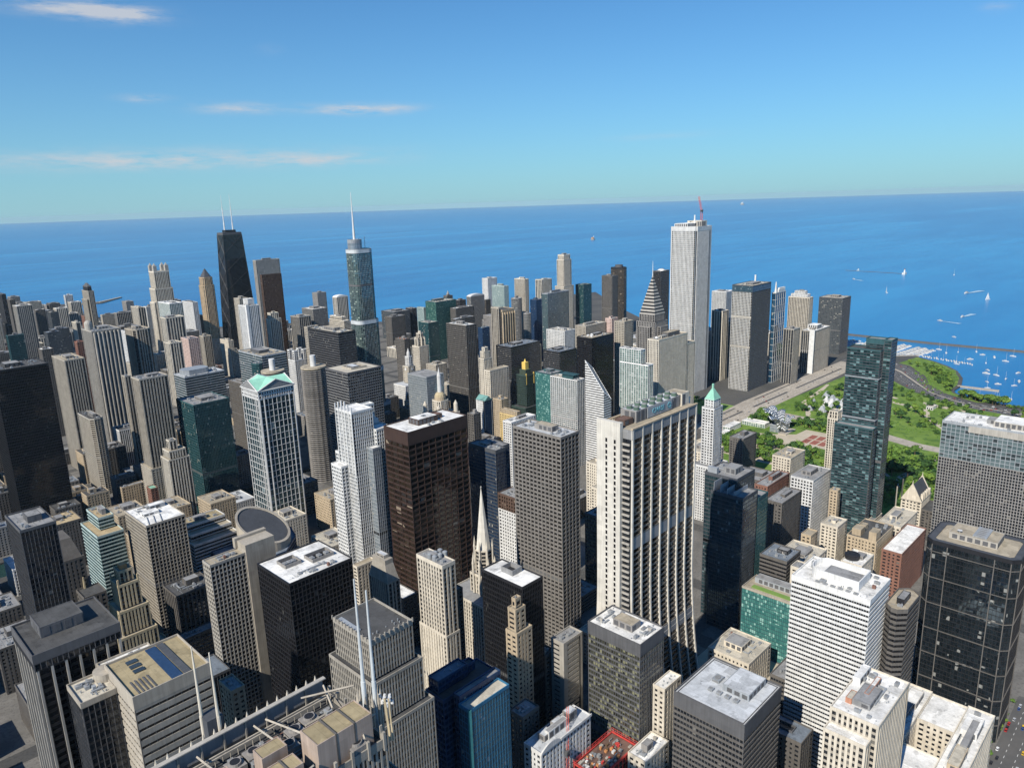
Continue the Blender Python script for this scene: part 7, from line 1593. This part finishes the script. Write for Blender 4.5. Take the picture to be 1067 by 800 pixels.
OCC = [(262, 462, 314, 508, 152), (239, 536, 267, 549, 150), (392, 257, 419, 300, 129), (389, 184, 437, 231, 110), (411, 120, 461, 145, 130), (502, 157, 540, 209, 150), (614, 252, 642, 300, 62), (621, 98, 665, 158, 150), (919, 125, 964, 227, 160), (628, 309, 678, 357, 150), (529, 143, 564, 157, 135), (368, 338, 389, 378, 150), (445, 557, 521, 595, 198), (484, 401, 509, 457, 215), (352, 403, 365, 433, 150), (352, 327, 367, 339, 135), (211, 286, 236, 318, 207), (266, 303, 306, 318, 146), (269, 284, 300, 293, 137), (320, 279, 368, 294, 80), (394, 324, 415, 336, 100), (404, 246, 424, 255, 95), (374, 240, 400, 254, 62), (391, 339, 402, 351, 85), (329, 303, 345, 315, 88), (459, 178, 478, 208, 58), (470, 91, 559, 143, 66), (356, 478, 368, 505, 125), (403, 525, 419, 571, 55), (126, 354, 162, 392, 190), (100, 409, 140, 449, 200), (136, 584, 158, 624, 200), (190, 589, 205, 606, 140), (167, 665, 189, 705, 150), (257, 723, 294, 779, 120), (228, 770, 252, 820, 105), (248, 644, 282, 674, 80), (310, 755, 358, 799, 84), (194, 704, 203, 736, 60), (201, 431, 210, 448, 115), (231, 631, 275, 643, 45), (196, 522, 238, 550, 70), (530, 490, 550, 526, 120), (549, 546, 575, 588, 155), (349, 1184, 367, 1247, 118), (381, 1056, 419, 1086, 190), (377, 979, 404, 1006, 105), (432, 1017, 483, 1074, 150), (472, 1135, 534, 1175, 165), (228, 1091, 288, 1146, 225), (419, 1298, 453, 1332, 62), (456, 1513, 518, 1532, 75), (462, 1746, 482, 1794, 65), (360, 1308, 389, 1376, 188), (366, 1030, 375, 1045, 45), (350, 1096, 380, 1105, 35), (230, 956, 262, 994, 60), (570, 845, 624, 898, 193), (680, 1034, 713, 1125, 212), (784, 947, 821, 997, 132), (870, 886, 915, 913, 135), (818, 774, 827, 814, 95), (842, 833, 858, 852, 100), (851, 881, 868, 902, 88), (734, 781, 748, 795, 110), (750, 721, 801, 738, 105), (888, 714, 906, 769, 140), (889, 769, 919, 802, 142), (1029, 797, 1092, 830, 175), (1083, 917, 1133, 958, 128), (1075, 1037, 1161, 1079, 125), (944, 625, 958, 677, 165), (942, 719, 954, 732, 70), (734, 555, 764, 575, 85), (716, 530, 746, 553, 62), (604, 453, 630, 473, 88), (841, 458, 863, 475, 150), (973, 484, 1013, 505, 72), (964, 411, 1010, 436, 62), (846, 333, 897, 360, 85), (755, 328, 804, 347, 88), (821, 375, 880, 391, 75), (650, 275, 680, 301, 80), (649, 262, 663, 271, 78), (1054, 387, 1072, 401, 100), (781, 240, 833, 269, 62), (784, 217, 862, 236, 55), (848, 238, 904, 261, 55), (795, 284, 822, 302, 60), (736, 289, 753, 299, 70), (690, 271, 734, 305, 62), (704, 228, 736, 247, 70), (851, 307, 860, 316, 78), (943, 341, 959, 350, 92), (1474, 729, 1558, 774, 210), (1574, 725, 1622, 734, 199), (1878, 778, 1901, 832, 151), (1953, 724, 2008, 783, 144), (1708, 691, 1798, 721, 100), (1590, 688, 1622, 711, 121), (1525, 822, 1553, 849, 158), (1933, 1034, 1976, 1079, 145), (1042, 671, 1130, 692, 183), (1515, 976, 1551, 998, 240), (1119, 794, 1146, 816, 191), (1362, 1003, 1386, 1020, 147), (1804, 1330, 1831, 1369, 187), (1182, 988, 1216, 1038, 146), (1288, 1017, 1360, 1047, 139), (1755, 1472, 1790, 1501, 234), (1831, 1459, 1871, 1491, 152), (1359, 1189, 1439, 1208, 192), (1440, 1300, 1468, 1322, 160), (1333, 1268, 1361, 1293, 178), (1220, 1126, 1237, 1143, 166), (1611, 1499, 1627, 1542, 188), (1844, 1643, 1893, 1672, 157), (1490, 1464, 1508, 1513, 182), (1771, 1820, 1814, 1849, 160), (1525, 1640, 1581, 1659, 137), (1626, 1682, 1646, 1691, 114), (1115, 1098, 1151, 1130, 190), (885, 957, 910, 1009, 202), (1291, 1522, 1362, 1565, 157), (1299, 1583, 1308, 1613, 136), (1143, 1375, 1175, 1412, 135), (1409, 1865, 1470, 1931, 88), (1483, 1871, 1503, 1903, 90), (1146, 1280, 1206, 1297, 151), (1328, 1485, 1394, 1507, 138), (1566, 1737, 1592, 1760, 116), (1668, 1914, 1693, 1933, 107), (1030, 1324, 1046, 1356, 118), (1033, 1073, 1053, 1086, 166), (837, 1662, 870, 1703, 190), (857, 1732, 879, 1761, 201), (937, 1748, 969, 1769, 145), (949, 1787, 1003, 1797, 247), (1093, 2095, 1170, 2113, 263), (1493, 2438, 1531, 2474, 104), (1496, 2314, 1542, 2343, 95), (1053, 1734, 1096, 1790, 151), (1229, 1867, 1247, 1947, 95), (996, 1707, 1029, 1750, 141), (740, 1229, 764, 1240, 195), (716, 1243, 743, 1268, 153), (571, 1079, 612, 1157, 187), (545, 1050, 560, 1072, 183), (846, 1792, 868, 1843, 93), (587, 1196, 599, 1244, 123), (435, 1412, 482, 1466, 213), (507, 1431, 539, 1479, 203), (686, 1750, 728, 1784, 175), (781, 1966, 815, 2041, 181), (932, 2188, 947, 2265, 152), (962, 2252, 989, 2296, 102), (635, 1609, 660, 1644, 140), (706, 1689, 730, 1730, 130), (794, 1815, 814, 1840, 110), (884, 2423, 918, 2446, 127), (863, 2430, 879, 2491, 127), (1037, 3057, 1065, 3104, 82), (881, 2688, 931, 2710, 87), (854, 2748, 898, 2767, 79), (840, 2804, 858, 2874, 158), (925, 3403, 954, 3424, 96), (524, 2317, 560, 2360, 180), (582, 2662, 596, 2697, 167), (545, 2567, 556, 2623, 194), (511, 2012, 538, 2042, 141), (558, 2155, 595, 2187, 128), (435, 2029, 467, 2047, 143), (489, 1708, 502, 1727, 155), (394, 1577, 413, 1604, 169), (660, 2335, 673, 2373, 116), (654, 2543, 674, 2579, 129), (654, 2698, 679, 2722, 125), (424, 1248, 433, 1261, 160), (636, 1874, 645, 1904, 140), (424, 275, 505, 325, 255), (406, 600, 462, 646, 190), (440, 839, 487, 881, 195), (1032, 2183, 1124, 2239, 300), (869, 2295, 933, 2355, 190), (880, 1995, 925, 2030, 215), (763, 1094, 829, 1131, 330), (1388, 811, 1450, 873, 346), (1540, 890, 1590, 940, 0), (1071, 695, 1121, 746, 200), (868, 640, 905, 690, 120), (585, 968, 624, 1008, 175), (535, 990, 572, 1030, 175), (1930, 1395, 1985, 1445, 190), (326, 693, 414, 753, 58), (415, 415, 465, 465, 78), (80, 180, 160, 225, 240), (871, 276, 912, 324, 236), (893, 828, 931, 861, 75), (720, 850, 765, 890, 96), (1008, 1250, 1048, 1290, 112), (900, 1158, 958, 1196, 62), (966, 235, 1006, 275, 40), (0, 0, 0, 0, 0)]
# ------------------------------------------------------------------ low blocks filling the city
def clear(x0, y0, x1, y1, mrg=4): return all(x1+mrg < o[0] or x0-mrg > o[2] or y1+mrg < o[1] or y0-mrg > o[3] for o in OCC)
rsf = random.Random(21)
EYE = (38.9, 17.2, 405.3)
def hidden(x0, y0, x1, y1, h):       # true when towers nearer the viewer cover the whole roof
    for px, py in ((x0, y0), (x1, y0), (x0, y1), (x1, y1), ((x0+x1)/2, y0), (x0, (y0+y1)/2)):
        dx, dy, dz = px-EYE[0], py-EYE[1], h-EYE[2]; blocked = False
        for o in OCC:
            if len(o) < 5: continue
            t0, t1 = 0.0, .985
            for a, d, lo, hi in ((EYE[0], dx, o[0], o[2]), (EYE[1], dy, o[1], o[3])):
                if abs(d) < 1e-6:
                    if a < lo or a > hi: t0 = 2
                    continue
                ta, tb_ = (lo-a)/d, (hi-a)/d
                t0, t1 = max(t0, min(ta, tb_)), min(t1, max(ta, tb_))
            if t0 < t1 and EYE[2]+dz*t1 < o[4]: blocked = True; break
        if not blocked: return False
    return True
FS = [('punch_c2', 'r_cream', 'cream walled block among the towers north of the river', 'cream blocks north of the river'), ('punch_k2', 'r_grey', 'brown walled block among the towers north of the river', 'brown blocks north of the river'), ('punch_r', 'r_dark', 'red brick block among the towers north of the river', 'brick blocks north of the river'), ('curt_s2', 'r_pale', 'grey glass block among the towers north of the river', 'grey glass blocks north of the river'), ('punch_g', 'r_grey', 'plain grey block among the towers north of the river', 'grey blocks north of the river'), ('rib_k2', 'r_white', 'cream ribbed block with glass bays north of the river', 'ribbed blocks north of the river')]
FD = [('punch_k', 'r_dark', 'dark stone low block among the streets west of the mirrored towers', 'dark low blocks west of the towers'), ('punch_k2', 'r_dark', 'brown low block among the streets west of the mirrored towers', 'brown low blocks west of the towers'), ('punch_g', 'r_slate', 'grey low block among the streets west of the mirrored towers', 'grey low blocks west of the towers'), ('punch_t', 'r_dark', 'tan low block among the streets west of the mirrored towers', 'tan low blocks west of the towers')]  # walls and roofs darkened, putting the dim corner's shade into their colour
nfill = 0
cells = []
for b in BLOCKS_N:
    cx, cy = (b[0]+b[2])/2, (b[1]+b[3])/2; az_ = math.degrees(math.atan2(cx-39, cy-17))
    if not (-4 < az_ < 64) or cx < -420: continue
    sz = 34 if math.hypot(cx, cy) < 1500 else 46
    nx, ny = max(1, round((b[2]-b[0])/sz)), max(1, round((b[3]-b[1])/sz))
    for i in range(nx):
        for j in range(ny): cells.append((b[0]+(b[2]-b[0])*i/nx, b[1]+(b[3]-b[1])*j/ny, b[0]+(b[2]-b[0])*(i+1)/nx, b[1]+(b[3]-b[1])*(j+1)/ny))
rsf.shuffle(cells); cells.sort(key=lambda c: math.hypot(c[0], c[1]) > 1500)
for x0, y0, x1, y1 in cells:
    x0 += rsf.uniform(1, 5); x1 -= rsf.uniform(1, 5); y0 += rsf.uniform(1, 5); y1 -= rsf.uniform(1, 5)
    if not clear(x0, y0, x1, y1) or nfill >= 350: continue
    d = math.hypot(x0-39, y0-17); q = rsf.random()
    h = rsf.uniform(12, 40) if q < .62 else rsf.uniform(40, 85) if q < .93 else rsf.uniform(85, 125)
    if d < 1500: h = min(h*1.1, 48)
    if hidden(x0, y0, x1, y1, h): continue
    s = rsf.choice(FS) if d > 1500 or h > 50 else rsf.choice(FD)
    if h > 60 and s[0] == 'punch_r': s = FS[0]
    B('apartment_block' if h > 40 else 'low_building', s[2], 'building', x0, y0, x1-x0, y1-y0, h, s[0], s[1], group=s[3], seed=nfill*7+1); nfill += 1; OCC.append((x0, y0, x1, y1))
FL = [('punch_c', 'r_cream', 'low cream block between the downtown towers', 'low cream blocks downtown'), ('punch_k', 'r_grey', 'low dark brick block between the downtown towers', 'low dark blocks downtown'), ('punch_t', 'r_tan', 'low tan block between the downtown towers', 'low tan blocks downtown'), ('band_d', 'r_grey', 'low banded block between the downtown towers', 'low banded blocks downtown'), ('punch_w', 'r_pale', 'low white block between the downtown towers', 'low white blocks downtown')]
for b in BLOCKS_S:
    if b[3] < 240 or b[0] < -340 or (b[0] < 100 and b[3] < 420): continue
    nx, ny = max(1, round((b[2]-b[0])/38)), max(1, round((b[3]-b[1])/40))
    for i in range(nx):
        for j in range(ny):
            x0, y0, x1, y1 = b[0]+(b[2]-b[0])*i/nx+1, b[1]+(b[3]-b[1])*j/ny+1, b[0]+(b[2]-b[0])*(i+1)/nx-1, b[1]+(b[3]-b[1])*(j+1)/ny-1
            if not clear(x0, y0, x1, y1, 2) or x1-x0 < 12: continue
            d = math.hypot(x0-39, y0-17); s = rsf.choice(FL) if b[0] > 100 else FL[rsf.choice((1, 1, 3))]; h = rsf.uniform(18, 34) if d < 700 else rsf.uniform(25, 62)  # western blocks get dark styles that paint in the corner's gloom
            if hidden(x0, y0, x1, y1, h): continue
            B('commercial_building', s[2], 'building', x0, y0, x1-x0, y1-y0, h, s[0], s[1], group=s[3]); OCC.append((x0, y0, x1, y1))
for x0, y0, w, l, h, s, r in ((1300, 925, 40, 36, 70, 'curt_s2', 'r_pale'), (1372, 930, 44, 34, 92, 'rib_k2', 'r_white'), (1450, 905, 40, 36, 60, 'curt_p', 'r_white'), (1520, 800, 36, 36, 84, 'curt_t2', 'r_grey'), (1620, 800, 40, 40, 70, 'rib_k2', 'r_white'), (1640, 920, 46, 40, 88, 'curt_s2', 'r_pale'), (1720, 830, 44, 40, 62, 'balc_w', 'r_white'), (1760, 920, 40, 40, 95, 'curt_m2', 'r_pale'), (1840, 860, 44, 44, 58, 'rib_k2', 'r_white'), (1480, 1060, 50, 40, 50, 'punch_c2', 'r_cream'), (1400, 1060, 50, 44, 60, 'rib_k2', 'r_white'), (1560, 1070, 50, 40, 66, 'curt_s2', 'r_pale'), (1640, 1080, 60, 40, 48, 'punch_g', 'r_white'), (1740, 1080, 60, 44, 42, 'punch_c2', 'r_cream')):
    if clear(x0, y0, x0+w, y0+l, 2): B('apartment_block', 'mid rise block beside the river mouth beyond the marble tower', 'building', x0, y0, w, l, h, s, r, group='mid rise blocks by the river mouth'); OCC.append((x0, y0, x0+w, y0+l))
# ------------------------------------------------------------------ summer haze over city and lake
hm = bpy.data.materials.new('haze'); hm.use_nodes = True; hn = hm.node_tree; hn.nodes.clear()
pv = hn.nodes.new('ShaderNodeVolumePrincipled'); ho = hn.nodes.new('ShaderNodeOutputMaterial'); hn.links.new(pv.outputs[0], ho.inputs['Volume'])
pv.inputs['Color'].default_value = (.66, .88, 1.0, 1); pv.inputs['Density'].default_value = 1.05e-05; pv.inputs['Anisotropy'].default_value = 0.0
MATS['hazevol'] = hm
m = MB(); m.box(-74000, -74000, -12, 74000, 74000, 445); kind(m.build('haze', 'hazevol'), 'stuff')
